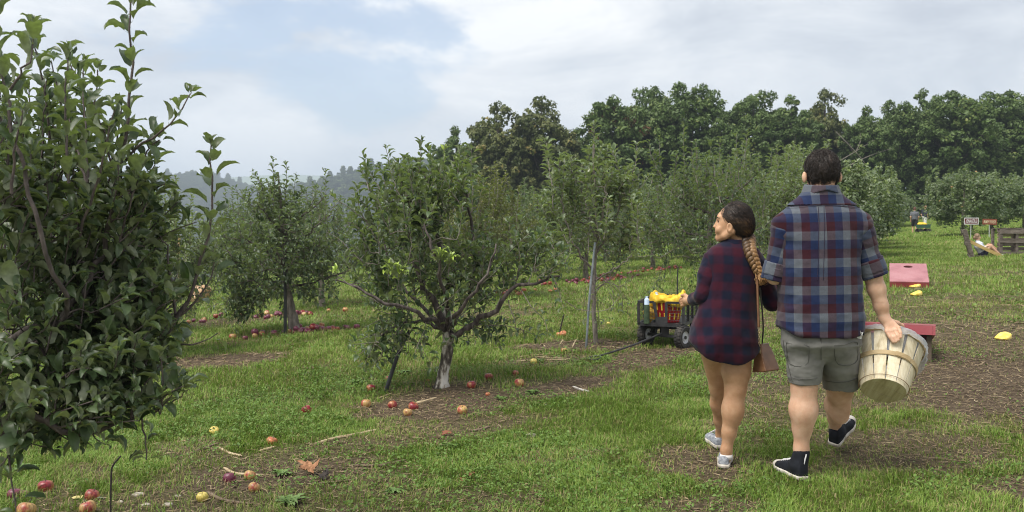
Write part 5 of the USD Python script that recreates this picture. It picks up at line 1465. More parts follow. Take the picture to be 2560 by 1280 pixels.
# belt loop, keys and card clipped at the right hip
keys = thing('key_ring', 'bunch of keys and a white card hanging at the right hip of the man', 'keys', mA(2148, 830, -0.10))
part(keys, 'strap', tube(curve([mA(2152, 802, -0.05), mA(2159, 815, -0.07), mA(2158, 838, -0.08)], 7), 0.005, 6), M['canvas'], True)
c = mA(2150, 838, -0.125)
part(keys, 'card', trimesh.creation.box((0.026, 0.002, 0.038), trimesh.transformations.translation_matrix(c) @ trimesh.transformations.euler_matrix(0.1, 0.25, 0.1)), noise_mat('card_white', [(0.62, 0.62, 0.63), (0.7, 0.7, 0.7)], 20, 0.4))
part(keys, 'fob', trimesh.creation.cylinder(0.011, 0.008, sections=14, transform=trimesh.transformations.translation_matrix(mA(2146, 823, -0.125)) @ trimesh.transformations.rotation_matrix(1.5708, (1, 0, 0))), M['canvas'])
M['steel'] = noise_mat('steel', [(0.45, 0.45, 0.46), (0.6, 0.6, 0.6)], 30, 0.35, metallic=0.9)
for x0, y0, x1, y1 in [(2148, 824, 2155, 842), (2147, 826, 2150, 845)]:
    kv = tube([mA(x0, y0, -0.13), mA((x0 + x1) / 2, (y0 + y1) / 2, -0.131), mA(x1, y1, -0.13)], [0.0045, 0.0028, 0.0022], 5)
    part(keys, 'key', kv, M['steel'])

# shoes
hl = mA(2009, 1196, 0.0); hl[2] = ga(hl[0], hl[1]) + 0.004
tl = hl + np.array([-0.075, 0.262, 0.0]); tl[2] = ga(tl[0], tl[1]) + 0.008
shoe(man, hl, tl, (0, 0, 1), 0.098, (M['canvas'], M['rubber_white'], M['rubber_white']), ankL + [0, -0.005, -0.022], True, 'black high top canvas shoe planted flat')
hr = mA(2083, 1114, 0.50); tr = mA(2131, 1046, 0.70)
tr = hr + unit(tr - hr) * 0.285
shoe(man, hr, tr, unit(np.array([-0.25, -0.55, 0.8])), 0.098, (M['canvas'], M['rubber_white'], M['rubber_white']), ankR + [0.0, 0.0, 0.0], True, 'black high top canvas shoe with the toe raised')
# ------------------------------------------------------------------ the woman in the long plaid shirt
YW = 5.3
def wA(x, y, dy=0.0): return at(x, y, YW + dy)
wz = lambda py: wA(1820, py)[2]
wx = lambda px: wA(px, 640)[0]
ws = YW / 2200.0
woman = thing('person', 'woman with a long brown braid and dark red plaid shirt, head turned left, smiling', 'person', (wx(1820), YW, ga(wx(1820), YW)), 'people in the orchard')
wh = wA(1834, 553)                                    # middle of the skull
fwd = unit(np.array([-0.955, 0.28, -0.02])); upv = np.array([0.02, 0.0, 1.0]); upv = unit(upv - fwd * (upv @ fwd)); sid = np.cross(fwd, upv)   # her own right is -sid or +sid
RH = np.stack([fwd, sid, upv])
def hd(f, s_, u): return wh + fwd * f + sid * s_ + upv * u
hL, hR = wA(1786, 862, 0.03), wA(1842, 862)
kL, aL = wA(1797, 968, 0.20), wA(1802, 1084, 0.42)
kR, aR = wA(1839, 972, 0.0), wA(1816, 1126, 0.02)
sL, eL, wL_ = wA(1786, 656), wA(1757, 738, -0.02), wA(1726, 752, 0.17)
sR, eR, wR_ = wA(1882, 656), wA(1932, 752, 0.02), wA(1950, 700, 0.24)
def woman_head(p):
    d = ellip(p, hd(0.005, 0, 0.005), (0.088, 0.070, 0.096), RH)
    d = smin(d, ellip(p, hd(0.060, 0, -0.048), (0.048, 0.052, 0.066), RH), 0.03)          # face
    for sd in (-1, 1):
        d = smin(d, chain(p, [hd(0.086, sd * 0.012, -0.103), hd(0.050, sd * 0.042, -0.088), hd(0.008, sd * 0.056, -0.062)], [0.017, 0.019, 0.020], 0.01), 0.022)   # jaw
        d = smin(d, ellip(p, hd(0.084, sd * 0.034, -0.050), (0.020, 0.022, 0.022), RH), 0.016)      # cheeks, lifted by a smile
    d = smin(d, ellip(p, hd(0.081, 0, 0.026), (0.012, 0.042, 0.018), RH), 0.02)                # brow
    for sd in (-1, 1):
        d = -smin(-d, ellip(p, hd(0.106, sd * 0.031, -0.002), (0.020, 0.017, 0.011), RH), 0.010)   # eye hollows
    d = smin(d, chain(p, [hd(0.089, 0, 0.006), hd(0.102, 0, -0.014), hd(0.1135, 0, -0.030)], [0.0060, 0.0070, 0.0082], 0.006), 0.011)
    d = smin(d, ellip(p, hd(0.096, 0, -0.046), (0.010, 0.018, 0.014), RH), 0.010)     # nose
    for sd in (-1, 1):
        d = smin(d, ellip(p, hd(0.104, sd * 0.009, -0.031), (0.011, 0.007, 0.006), RH), 0.006)
    d = smin(d, ellip(p, hd(0.100, 0, -0.060), (0.011, 0.021, 0.0065), RH), 0.006)            # lips
    d = smin(d, ellip(p, hd(0.099, 0, -0.072), (0.010, 0.018, 0.0065), RH), 0.006)
    d = smin(d, ellip(p, hd(0.095, 0, -0.098), (0.012, 0.016, 0.012), RH), 0.012)            # chin
    for sd in (-1, 1):
        ear = ellip(p, hd(0.020, sd * 0.073, -0.040), (0.018, 0.010, 0.031), RH)
        ear = -smin(-ear, ellip(p, hd(0.022, sd * 0.084, -0.036), (0.010, 0.009, 0.019), RH), 0.005)
        d = smin(d, ear, 0.004)
    return d
def woman_hand(p):
    W0 = wL_
    d = chain(p, [W0, wA(1716, 751, 0.235)], [0.026, 0.027], 0.02)
    for i in range(4):
        k = wA(1711, 744 + 6.0 * i, 0.265 - 0.006 * i); m = wA(1703 + 0.6 * i, 746 + 6.2 * i, 0.295); t = wA(1699 + 2 * i, 752 + 5.2 * i, 0.315)
        d = smin(d, cone(p, wA(1719, 747 + 3 * i, 0.225), k, 0.015, 0.0098), 0.010)
        d = smin(d, chain(p, [k, m, t], [0.0096, 0.0082, 0.0068], 0.004), 0.004)
    d = smin(d, chain(p, [wA(1722, 745, 0.20), wA(1712, 738, 0.235), wA(1704, 739, 0.262)], [0.015, 0.011, 0.0085], 0.008), 0.008)
    return d
def woman_body(p):
    d = profile(p, [(wz(895), wx(1816), YW, 0.12, 0.10), (wz(850), wx(1814), YW, 0.165, 0.12), (wz(745), wx(1822), YW, 0.125, 0.095), (wz(660), wx(1832), YW, 0.14, 0.085), (wz(625), wx(1836), YW + .01, 0.09, 0.06), (wz(608), wx(1838), YW + .01, 0.05, 0.05)])
    d = smin(d, cone(p, wA(1846, 622, 0.015), wh + [0.030, 0.0, -0.065], 0.050, 0.046), 0.025)
    d = smin(d, woman_head(p), 0.018)
    LL = chain(p, [hL, kL], [0.095, 0.057], 0.03)
    LL = smin(LL, chain(p, [kL, kL * 0.66 + aL * 0.34, kL * 0.3 + aL * 0.7, aL, aL - [0, 0, 0.03]], [0.053, 0.056, 0.038, 0.029, 0.030], 0.03), 0.03)
    LR = chain(p, [hR, hR * 0.4 + kR * 0.6, kR], [0.100, 0.083, 0.063], 0.03)
    LR = smin(LR, chain(p, [kR, kR * 0.66 + aR * 0.34, kR * 0.3 + aR * 0.7, aR, aR - [0, 0, 0.045]], [0.060, 0.060, 0.041, 0.031, 0.032], 0.03), 0.03)
    LR = smin(LR, ellip(p, kR * 0.68 + aR * 0.32 + [0.0, -0.016, 0], (0.058, 0.050, 0.105)), 0.03)
    d = smin(d, smin(LL, LR, 0.015), 0.03)
    aLm = smin(chain(p, [sL, eL, wL_], [0.040, 0.036, 0.025], 0.02), woman_hand(p), 0.012)
    aRm = chain(p, [sR, eR, wR_, wR_ + [0.0, 0.07, 0.03]], [0.040, 0.036, 0.025, 0.028], 0.02)
    return smin(d, np.minimum(aLm, aRm), 0.015)
cw, hw = wz(616), wA(1735, 750)[0]
V1, F1 = solid(lambda p: np.maximum(woman_body(p), np.maximum(p[:, 2] - cw, np.where(p[:, 1] > YW + 0.12, hw - p[:, 0], -1))), (0.85, 4.95, -0.03), (1.75, 5.95, cw + 0.02), 0.009)
V2, F2 = solid(lambda p: np.maximum(woman_body(p), cw - 0.01 - p[:, 2]), wh - [0.17, 0.15, 0.18], wh + [0.15, 0.15, 0.14], 0.0035)
V3, F3 = solid(lambda p: np.maximum(np.maximum(woman_body(p), p[:, 0] - hw - 0.006), YW + 0.10 - p[:, 1]), (hw - 0.14, YW + 0.08, wz(785)), (hw + 0.03, YW + 0.36, wz(720)), 0.0036)
F1 = F1[~((V1[F1][:, :, 2] > cw - 0.002)).any(1)]
F2 = F2[~(V2[F2][:, :, 2] < cw - 0.008).any(1)]
wbody = part(woman, 'body', join([(V1, F1), (V2, F2), (V3, F3)]), M['skin_woman'], True)
M['lip'] = noise_mat('lips', [(0.30, 0.13, 0.10), (0.35, 0.16, 0.12)], 50, 0.4)
M['brow'] = noise_mat('eyebrow', [(0.03, 0.018, 0.012), (0.05, 0.03, 0.02)], 50, 0.7)
M['eye'] = noise_mat('eye', [(0.6, 0.58, 0.55), (0.7, 0.68, 0.65)], 5, 0.2)
M['iris'] = noise_mat('iris', [(0.03, 0.018, 0.012), (0.05, 0.03, 0.02)], 50, 0.2)
for sd in (-1, 1):
    e = part(woman, 'eye', (lambda m: (m.vertices, m.faces))(trimesh.creation.icosphere(2, 0.0105).apply_translation(hd(0.0750, sd * 0.031, -0.004))), M['eye'], True)
    part(e, 'iris', (lambda m: (m.vertices, m.faces))(trimesh.creation.icosphere(2, 0.0062).apply_translation(hd(0.0800, sd * 0.0315, -0.004))), M['iris'], True)
    part(woman, 'eyebrow', tube([hd(0.0955, sd * 0.012, 0.019), hd(0.0935, sd * 0.030, 0.025), hd(0.081, sd * 0.047, 0.020)], [0.0028, 0.003, 0.0016], 6), M['brow'], True)
    part(woman, 'eyelashes', tube([hd(0.0905, sd * 0.020, 0.002), hd(0.0915, sd * 0.031, 0.004), hd(0.085, sd * 0.043, 0.000)], [0.0018, 0.0028, 0.0018], 5), M['iris'], True)
V, Fc = solid(lambda p: smin(ellip(p, hd(0.1022, 0, -0.0605), (0.0100, 0.021, 0.0052), RH), ellip(p, hd(0.1008, 0, -0.072), (0.0095, 0.018, 0.0055), RH), 0.001), hd(0.102, 0, -0.066) - 0.034, hd(0.102, 0, -0.066) + 0.034, 0.0018)
part(woman, 'lips', (V, Fc), M['lip'], True)

# hair: combed back over the ears' tops into a braid that falls over her right shoulder
def w_hair(p):
    q = (p - wh) @ RH.T
    d = ellip(p, hd(-0.016, 0, 0.012), (0.098, 0.082, 0.104), RH)
    d = smin(d, ellip(p, hd(-0.060, 0.0, -0.035), (0.056, 0.062, 0.070), RH), 0.04)
    # hairline: in front of this slanting edge the face shows
    line = 0.093 - 0.95 * np.clip(0.060 - q[:, 2], 0, 0.095) - 0.25 * np.clip(-0.035 - q[:, 2], 0, 1)
    d = np.maximum(d, (q[:, 0] - line) * 0.6)
    ear = ellip(p, hd(0.022, -0.080, -0.044), (0.023, 0.040, 0.036), RH)
    ear2 = ellip(p, hd(0.022, 0.080, -0.044), (0.023, 0.040, 0.036), RH)
    d = np.maximum(np.maximum(d, -ear), -ear2)
    low = -0.085 - 0.2 * np.clip(-q[:, 0] - 0.04, 0, 1)
    return np.maximum(d, (low - q[:, 2]) * 0.8)
V, Fc = solid(w_hair, wh - 0.2, wh + 0.2, 0.005)
n = vnormals(V, Fc)
q = (V - wh) @ RH.T
rid = meshkit.fbm(np.stack([q[:, 0] * 14 + q[:, 2] * 25, q[:, 1] * 30 + q[:, 2] * 55, q[:, 0] * 8], 1), 3, 6) - 0.5
V = V + n * (0.010 * rid)[:, None]
tone = np.clip(0.05 + 0.75 * np.clip(-q[:, 0] - 0.03, 0, 0.08) / 0.08 * np.clip(0.03 - q[:, 2], 0, 0.1) / 0.1 + 0.5 * np.clip(rid, -0.1, 0.5), 0, 1)
whair = part(woman, 'hair', (V, Fc), M['hair_woman'], True, attrs={'tone': tone})
bp = curve([wA(1868, 590, 0.0), wA(1872, 612, -0.06), wA(1877, 632, -0.10), wA(1887, 658, -0.115), wA(1897, 684, -0.12)], 60)
T = unit(np.gradient(bp, axis=0)); S1 = unit(np.cross(T, [0, 1.0, 0])); S2 = np.cross(T, S1)
tt = np.linspace(0, 1, 60)
ms, tones = [], []
for k in range(3):
    ph = 2 * np.pi * (tt * 3.6 + k / 3)
    wd = np.interp(tt, [0, 0.3, 1], [0.029, 0.026, 0.016])
    P = bp + S1 * (np.sin(ph) * wd)[:, None] + S2 * (0.45 * np.sin(2 * ph) * wd)[:, None]
    V, Fc = tube(P, wd * 0.80 * (1 + 0.12 * np.cos(2 * ph)), 9)
    a = np.repeat(np.arange(60), 9); a = np.concatenate([a, [0, 59]])
    V = V + unit(V - P[a]) * (0.0035 * (meshkit.fbm(np.stack([np.arange(len(V)) % 9 * 1.3, a * 0.12, 0 * a], 1), 2, k) - 0.5) * 2)[:, None]
    ms.append((V, Fc)); tones.append(np.clip(0.16 + 0.66 * tt[a] + 0.24 * np.sin(ph[a]), 0, 1))
part(woman, 'braid', join(ms), M['hair_woman'], True, attrs={'tone': np.concatenate(tones)})
tie = tube([wA(1896, 681, -0.12), wA(1899, 688, -0.12)], 0.0125, 10)
part(woman, 'hair_tie', tie, M['canvas'], True)
r = np.random.default_rng(9)
ends = []
for k in range(260):
    a = r.normal(0, 0.007, 3)
    p0 = wA(1898, 686, -0.12) + a
    p3 = wA(1914 + r.normal(0, 3.0), 690 + r.normal(0, 4.5), -0.11) + a * 0.8
    mid = wA(1902 + r.normal(0, 2), 700 + r.normal(0, 2.5), -0.125) + a * 1.6
    ends.append(curve([p0, mid, p3], 6))
strands(woman, 'braid_end', np.array(ends), 0.0032, hair_mat('hair_gold_end', (0.36, 0.20, 0.08), (0.36, 0.20, 0.08)), None)
Vh, Fh = solid(w_hair, wh - 0.2, wh + 0.2, 0.007)
nh = vnormals(Vh, Fh)
k = r.integers(0, len(Vh), 2600)
root, nn = Vh[k], nh[k]
flow = unit(hd(-0.09, 0, -0.075) - root + r.normal(0, 0.006, (2600, 3)))
flow = unit(flow - nn * np.sum(flow * nn, 1, keepdims=True))
L = np.minimum(r.uniform(0.03, 0.07, 2600), np.linalg.norm(hd(-0.09, 0, -0.075) - root, axis=1))[:, None]
cv = np.stack([root + nn * 0.001, root + flow * L * 0.35 + nn * 0.004, root + flow * L * 0.7 + nn * 0.003 - nn * L * 0.1, root + flow * L - nn * L * 0.32], 1)
strands(whair, 'strands', cv, 0.0011, M['hair_woman'], None)

# the long shirt
rows_w = [(wz(915), wx(1816), YW, 0.180, 0.130), (wz(880), wx(1811), YW - .005, 0.206, 0.150), (wz(850), wx(1810), YW - .01, 0.212, 0.155), (wz(800), wx(1816), YW - .005, 0.190, 0.145), (wz(745), wx(1825), YW, 0.166, 0.125), (wz(690), wx(1832), YW, 0.166, 0.115), (wz(655), wx(1834), YW, 0.172, 0.108),
          (wz(635), wx(1834), YW, 0.168, 0.098), (wz(620), wx(1836), YW + .005, 0.140, 0.088), (wz(610), wx(1838), YW + .01, 0.100, 0.075), (wz(601), wx(1839), YW + .012, 0.066, 0.062)]
def hem_w(p):
    x = (p[:, 0] - wx(1818)) / ws
    return wA(1818, 905)[2] + (np.clip(np.abs(x), 0, 95) / 88) ** 2.4 * 46 * ws
def f_wshirt(p):
    return np.maximum(profile(p, rows_w, 2.3), hem_w(p) - p[:, 2])
def uv_w(V):
    x = V[:, 0] - wx(1822)
    u = np.clip(x / 0.21, -1, 1)
    return 0.21 * (0.7 * u + 0.3 * np.arcsin(u)) + 1.12 + 0.01 * np.sin(V[:, 2] * 9), V[:, 2] + 0.01 * np.sin(V[:, 0] * 14) + 1.04
def w_mask(V):
    return 0.5 + 0.9 * np.clip((wz(700) - V[:, 2]) / 0.2, 0, 1.2)
wshirt = cloth(woman, 'shirt', f_wshirt, (0.95, 5.05, wz(925)), (1.7, 5.55, wz(595)), 0.0085, M['plaid_woman'], 0.0145, (8, 8, 5), 44, uv_w, mask=w_mask)
def w_sleeve(pts, rad, seed):
    pts = [np.asarray(q) for q in pts]
    axe = unit(pts[-1] - pts[-2])
    fn = lambda p: np.maximum(chain(p, pts, rad, 0.025), (p - pts[-1]) @ axe)
    ax = unit(pts[1] - pts[0]); ref = unit(np.cross(ax, [0, 1.0, 0.2]))
    def uv(V):
        t = (V - pts[0]) @ ax
        w = (V - pts[0]) - t[:, None] * ax
        return np.arctan2(w @ ref, -(w @ unit(np.cross(ref, ax)))) * 0.050 + 1.12 + 0.03, -t - 0.7 * np.clip((V - pts[1]) @ axe, 0, 1) + 2.08
    P = np.array(pts)
    sl = cloth(wshirt, 'sleeve', fn, P.min(0) - 0.09, P.max(0) + 0.09, 0.0075, M['plaid_woman'], 0.012, (12, 12, 14), seed, uv)
    return sl
w_sleeve([wA(1784, 652), wA(1768, 690, -0.01), wA(1758, 738, -0.02), wA(1731, 752, 0.15)], [0.066, 0.056, 0.050, 0.037], 51)
w_sleeve([wA(1884, 652), wA(1908, 700, 0.0), wA(1930, 755, 0.02), wA(1950, 704, 0.22)], [0.066, 0.056, 0.050, 0.037], 52)
def f_wcol(p):
    q = p - np.array([wx(1839), YW + 0.012, 0])
    rad = np.sqrt((q[:, 0] / 1.05) ** 2 + q[:, 1] ** 2)
    zz = p[:, 2] + 0.10 * q[:, 0]
    return np.maximum(np.abs(rad - np.interp(zz, [wz(612), wz(598)], [0.076, 0.064])) - 0.005, np.maximum(zz - wz(599), wz(612) - 0.2 * np.abs(q[:, 0]) - zz))
V, Fc = solid(f_wcol, (wx(1839) - .13, YW - .12, wz(625)), (wx(1839) + .13, YW + .14, wz(585)), 0.005)
part(wshirt, 'collar', (V, Fc), M['plaid_woman'], True, attrs={'pu': V[:, 0] * 0.8 + 1.15, 'pv': V[:, 2] + 1.04})

# sneakers
h1 = wA(1809, 1162, -0.04); h1[2] = ga(h1[0], h1[1]) + 0.006
t1 = h1 + np.array([0.065, 0.228, 0.004])
shoe(woman, h1, t1, (0, 0, 1), 0.088, (M['sneaker_grey'], M['rubber_white'], M['sneaker_grey']), None, False, 'grey mottled sneaker with white sole')
h2 = wA(1801, 1108, 0.37); h2[2] = ga(h2[0], h2[1]) + 0.005
t2 = h2 + np.array([-0.02, 0.235, 0.0]); t2[2] = ga(t2[0], t2[1]) + 0.006
shoe(woman, h2, t2, (0, 0, 1), 0.088, (M['sneaker_grey'], M['rubber_white'], M['sneaker_grey']), None, False, 'grey mottled sneaker of the leading foot')
for an in (aR, aL):
    sk = tube([an - [0, 0, 0.05], an - [0, 0, 0.022]], [0.042, 0.0375], 14)
    part(woman, 'sock', sk, noise_mat('sock_white', [(0.5, 0.48, 0.47), (0.58, 0.56, 0.55)], 60, 0.9) if 'sock' not in M else M['sock'], True)
    M.setdefault('sock', UsdShade.Material.Get(stage, '/World/Looks/sock_white'))

# ------------------------------------------------------------------ her bag
M['leather'] = noise_mat('leather_brown', [(0.11, 0.052, 0.024), (0.155, 0.075, 0.035), (0.19, 0.095, 0.046)], 12, 0.42, 0.2, 160, spec=0.5, bump_dist=0.002)
M['leather_dark'] = noise_mat('leather_dark', [(0.035, 0.028, 0.028), (0.055, 0.045, 0.045)], 12, 0.42, 0.2, 160, spec=0.5, bump_dist=0.002)
bag = thing('handbag', 'brown leather handbag with chain strap hanging at the right hip of the woman', 'handbag', wA(1916, 934, -0.02))
def bagpt(x, y, dy): return wA(x, y, -0.02 + dy)
def f_bag(p):
    A0, B0 = bagpt(1915, 925, 0.0), bagpt(1908, 862, 0.02)
    up_ = unit(B0 - A0); ax = unit(np.array([0.80, 0.60, 0.0])); ax = unit(ax - up_ * (ax @ up_)); wd = np.cross(up_, ax)
    q = p - A0
    t = q @ up_ / np.linalg.norm(B0 - A0)
    hx = np.interp(t, [0, 0.7, 1.0], [0.068, 0.056, 0.040]); hy = np.interp(t, [0, 1.0], [0.048, 0.012])
    d = np.maximum(np.maximum(np.abs(q @ ax) - hx + 0.012, np.abs(q @ wd) - hy + 0.010), np.maximum(-t, t - 1.0) * 0.16 + 0.004)
    return d - 0.012
V, Fc = solid(f_bag, bagpt(1915, 930, 0) - 0.14, bagpt(1908, 862, 0) + 0.16, 0.005)
part(bag, 'body', (V, Fc), M['leather'], 50)
bx_ = unit(np.array([0.80, 0.60, 0.0]))
A0, B0 = bagpt(1915, 925, 0.0), bagpt(1908, 862, 0.02)
rim = [B0 + bx_ * t for t in np.linspace(-0.04, 0.04, 8)]
part(bag, 'top_edge', tube(rim, 0.008, 8), M['leather_dark'], True)
part(bag, 'corner_panel', tube(curve([A0 + bx_ * 0.070 + [0, -0.01, 0.0], A0 + bx_ * 0.066 + [0, -0.01, 0.05], B0 + bx_ * 0.048 + [0, -0.005, -0.03]], 8), [0.022, 0.018, 0.010, 0.010, 0.010, 0.010, 0.008, 0.006], 8), M['leather_dark'], True)
part(bag, 'side_seam', tube([A0 + [-0.022, -0.052, -0.004], (A0 + B0) / 2 + [-0.014, -0.038, 0], B0 + [-0.012, -0.018, -0.012]], 0.0022, 5), M['leather_dark'], True)
st = tube(curve([wA(1878, 628, -0.095), wA(1889, 660, -0.118), wA(1893, 700, -0.126), wA(1895, 760, -0.142), wA(1897, 818, -0.158)], 16), 0.0075, 6)
sv = st[0]
part(bag, 'strap', st, M['leather'], True)
cpts = curve([wA(1897, 818, -0.158), wA(1898, 842, -0.14), wA(1898, 868, -0.07), wA(1900, 882, -0.055)], 17)
T = unit(np.gradient(cpts, axis=0))
M['gold'] = noise_mat('chain_gold', [(0.50, 0.38, 0.22), (0.62, 0.50, 0.32)], 30, 0.35, metallic=0.8)
for i in range(0, 16):
    c = (cpts[i] + cpts[i + 1]) / 2
    u_ = unit(np.cross(T[i], [0, 1, 0.3])); 
    if i % 2: u_ = unit(np.cross(T[i], u_))
    a = np.linspace(0, 2 * np.pi, 9)
    ring = c + np.outer(np.cos(a), T[i]) * 0.0085 + np.outer(np.sin(a), u_) * 0.0055
    part(bag, 'chain_link', tube(ring, 0.0022, 5, False), M['gold'], True)
back = tube(curve([wA(1905, 862, 0.0), wA(1908, 820, -0.02), wA(1905, 770, -0.05), wA(1900, 720, -0.10)], 12), 0.005, 6)
part(bag, 'strap', back, M['leather_dark'], True)
# ------------------------------------------------------------------ things carried and left about
def box_m(c, size, R=None):
    m = trimesh.creation.box(size)
    if R is not None:
        T = np.eye(4); T[:3, :3] = R; m.apply_transform(T)
    m.apply_translation(c)
    return m

def bar(a, b, w, t, up=(0, 0, 1.0), bevel=0.0):
    """A straight bar from a to b, w wide and t thick (along up)."""
    a, b = np.asarray(a, float), np.asarray(b, float)
    f = unit(b - a); s = unit(np.cross(up, f)); u = np.cross(f, s)
    return box_m((a + b) / 2, (np.linalg.norm(b - a), w, t), np.stack([f, s, u], 1))

def wood_mat(name, cols, rough=0.75, scale=5.0, stretch=(1, 14, 14), random=0.15, bump=0.3):
    return noise_mat(name, cols, scale, rough, bump, 60, detail=8, stretch=stretch, random=random, bump_dist=0.003, spec=0.3)
M['basket_wood'] = wood_mat('basket_wood', [(0.40, 0.33, 0.21), (0.58, 0.51, 0.36), (0.66, 0.60, 0.46)], 0.7, 4.0, (8, 8, 1), 0.06)
M['basket_band'] = wood_mat('basket_band', [(0.30, 0.215, 0.11), (0.40, 0.30, 0.165), (0.47, 0.37, 0.22)], 0.7, 6.0, (1, 1, 6), 0.05)
M['basket_bottom'] = wood_mat('basket_bottom', [(0.27, 0.225, 0.11), (0.36, 0.31, 0.165), (0.42, 0.37, 0.22)], 0.75, 4.0, (10, 1.2, 1), 0.05)

# -- the bushel basket
bax = unit(np.array([0.31, 0.60, 0.74]))
bn = unit(np.array([0, -1.0, 0]) - bax * (np.array([0, -1.0, 0]) @ bax))
bs = np.cross(bax, bn)                                     # sideways
rimN = at(2268, 829, 4.955)
RT, RB, BH = 0.198, 0.120, 0.300
topC = rimN - RT * bn
botC = topC - bax * BH
basket = thing('basket', 'pale slatted wooden bushel basket with a plastic liner, held by the man', 'basket', botC)
def bpt(a, t, dr=0.0):
    """A point of the basket's side: angle a from the near side, t from bottom (0) to rim (1)."""
    a, t = np.broadcast_arrays(np.asarray(a, float), np.asarray(t, float))
    r_ = RB + (RT - RB) * t ** 0.9 + dr
    return botC + bax * (BH * t)[..., None] + bn * (r_ * np.cos(a))[..., None] + bs * (r_ * np.sin(a))[..., None]
NS = 13
for k in range(NS):
    a0 = 2 * np.pi * (k + 0.5) / NS
    hw = np.pi / NS
    ts = np.linspace(0.0, 1.0, 8)
    g0 = 0.006 / RB * 0.35; 
    Vv, rows_ = [], []
    for dr in (0.0, -0.004):
        for t in ts:
            gap = 0.0045 + 0.017 * t ** 1.3
            r_ = RB + (RT - RB) * t ** 0.9
            aa = np.linspace(a0 - hw + gap / r_ / 1.0 * 0.5, a0 + hw - gap / r_ * 0.5, 4)
            Vv.append(bpt(aa, t, dr + 0.0015 * np.sin(k * 3.1)))
    Vv = np.array(Vv).reshape(2, 8, 4, 3)
    idx_ = np.arange(64).reshape(2, 8, 4)
    Q = []
    for l in range(2):
        q = np.stack([idx_[l, :-1, :-1], idx_[l, :-1, 1:], idx_[l, 1:, 1:], idx_[l, 1:, :-1]], -1).reshape(-1, 4)
        Q.append(q if l else q[:, ::-1])
    for c in (0, 3):
        Q.append(np.stack([idx_[0, :-1, c], idx_[0, 1:, c], idx_[1, 1:, c], idx_[1, :-1, c]], -1))
    for c in (0, 7):
        Q.append(np.stack([idx_[0, c, :-1], idx_[0, c, 1:], idx_[1, c, 1:], idx_[1, c, :-1]], -1))
    Q = np.vstack(Q)
    part(basket, 'stave', (Vv.reshape(-1, 3), np.vstack([Q[:, [0, 1, 2]], Q[:, [0, 2, 3]]])), M['basket_wood'])
def hoop(t0, t1, dr, th, n=64, a_lo=0.0, a_hi=2 * np.pi):
    a = np.linspace(a_lo, a_hi, n)
    ring = np.stack([bpt(a, t0, dr), bpt(a, t1, dr), bpt(a, t1, dr + th), bpt(a, t0, dr + th)], 1)
    V = ring.reshape(-1, 3)
    i = np.arange(n - 1)[:, None] * 4
    Q = np.vstack([i + [j, (j + 1) % 4, 4 + (j + 1) % 4, 4 + j] for j in range(4)])
    return V, np.vstack([Q[:, [0, 1, 2]], Q[:, [0, 2, 3]]])
part(basket, 'middle_hoop', hoop(0.455, 0.535, 0.003, 0.004), M['basket_band'], 40)
part(basket, 'hoop_lap', hoop(0.465, 0.545, 0.0072, 0.003, 10, -0.25, 0.30), M['basket_band'], 40)
part(basket, 'rim', hoop(0.93, 1.0, 0.003, 0.006), M['basket_band'], 40)
part(basket, 'bottom_hoop', hoop(-0.01, 0.075, 0.0025, 0.005), noise_mat('basket_hoop_dark', [(0.22, 0.13, 0.08), (0.30, 0.19, 0.12)], 12, 0.8, 0.3, 80))
# bottom of three boards
for j, (y0, y1) in enumerate([(-1.0, -0.33), (-0.32, 0.35), (0.36, 1.0)]):
    ys = np.linspace(y0, y1, 9) * (RB - 0.002)
    xs = np.sqrt(np.maximum((RB - 0.002) ** 2 - ys ** 2, 0))
    lo_, hi_ = [], []
    P2 = np.concatenate([np.stack([-xs, ys], 1), np.stack([xs, ys], 1)[::-1]])
    V = np.concatenate([botC + bs * P2[:, :1] + bn * P2[:, 1:] + bax * (-0.002 + 0.001 * j), botC + bs * P2[:, :1] + bn * P2[:, 1:] + bax * 0.008])
    n_ = len(P2)
    Fc = []
    for i in range(8):
        for o, fl in ((0, 1), (n_, 0)):
            q = [o + i, o + i + 1, o + n_ - 2 - i, o + n_ - 1 - i]
            q = q[::-1] if fl else q
            Fc += [[q[0], q[1], q[2]], [q[0], q[2], q[3]]]
    for i in range(n_):
        i2 = (i + 1) % n_
        Fc += [[i, i2, n_ + i2], [i, n_ + i2, n_ + i]]
    part(basket, 'bottom_board', (V, np.array(Fc)), M['basket_bottom'])
# plastic liner: inside the staves, over the rim and hanging outside
M['liner'] = usdkit.material(stage, '/World/Looks/plastic_liner', {"t": ("transparent_bsdf", {"color": (0.86, 0.88, 0.90)}), "p": ("principled_bsdf", {"base_color": (0.62, 0.63, 0.66), "roughness": 0.22, "specular_ior_level": 0.7}), "tl": ("translucent_bsdf", {"color": (0.55, 0.56, 0.58)}),
    "a": ("mix_closure", {"fac": 0.35}), "m": ("mix_closure", {"fac": 0.50}), "tc": ("texture_coordinate", {}), "n": ("noise_texture", {"scale": 45.0, "detail": 5.0}), "b": ("bump", {"strength": 0.8, "distance": 0.008})},
    [("tc.object", "n.vector"), ("n.fac", "b.height"), ("b.normal", "p.normal"), ("p.BSDF", "a.closure1"), ("tl.BSDF", "a.closure2"), ("t.BSDF", "m.closure1"), ("a.closure", "m.closure2")], surface="m.closure")
na, nt = 120, 22
aa, tt2 = np.meshgrid(np.linspace(0, 2 * np.pi, na, endpoint=False), np.linspace(0, 1, nt), indexing='ij')
path_t = np.interp(tt2, [0, 0.45, 0.55, 1.0], [0.45, 1.01, 1.035, 0.80])
path_r = np.interp(tt2, [0, 0.45, 0.52, 0.6, 1.0], [-0.012, -0.008, 0.006, 0.014, 0.018])
hang = 0.55 + 0.75 * np.clip(np.sin(aa - 0.0), 0, 1) ** 1.5 + 0.4 * (np.cos(aa * 3 + 1) * 0.5)
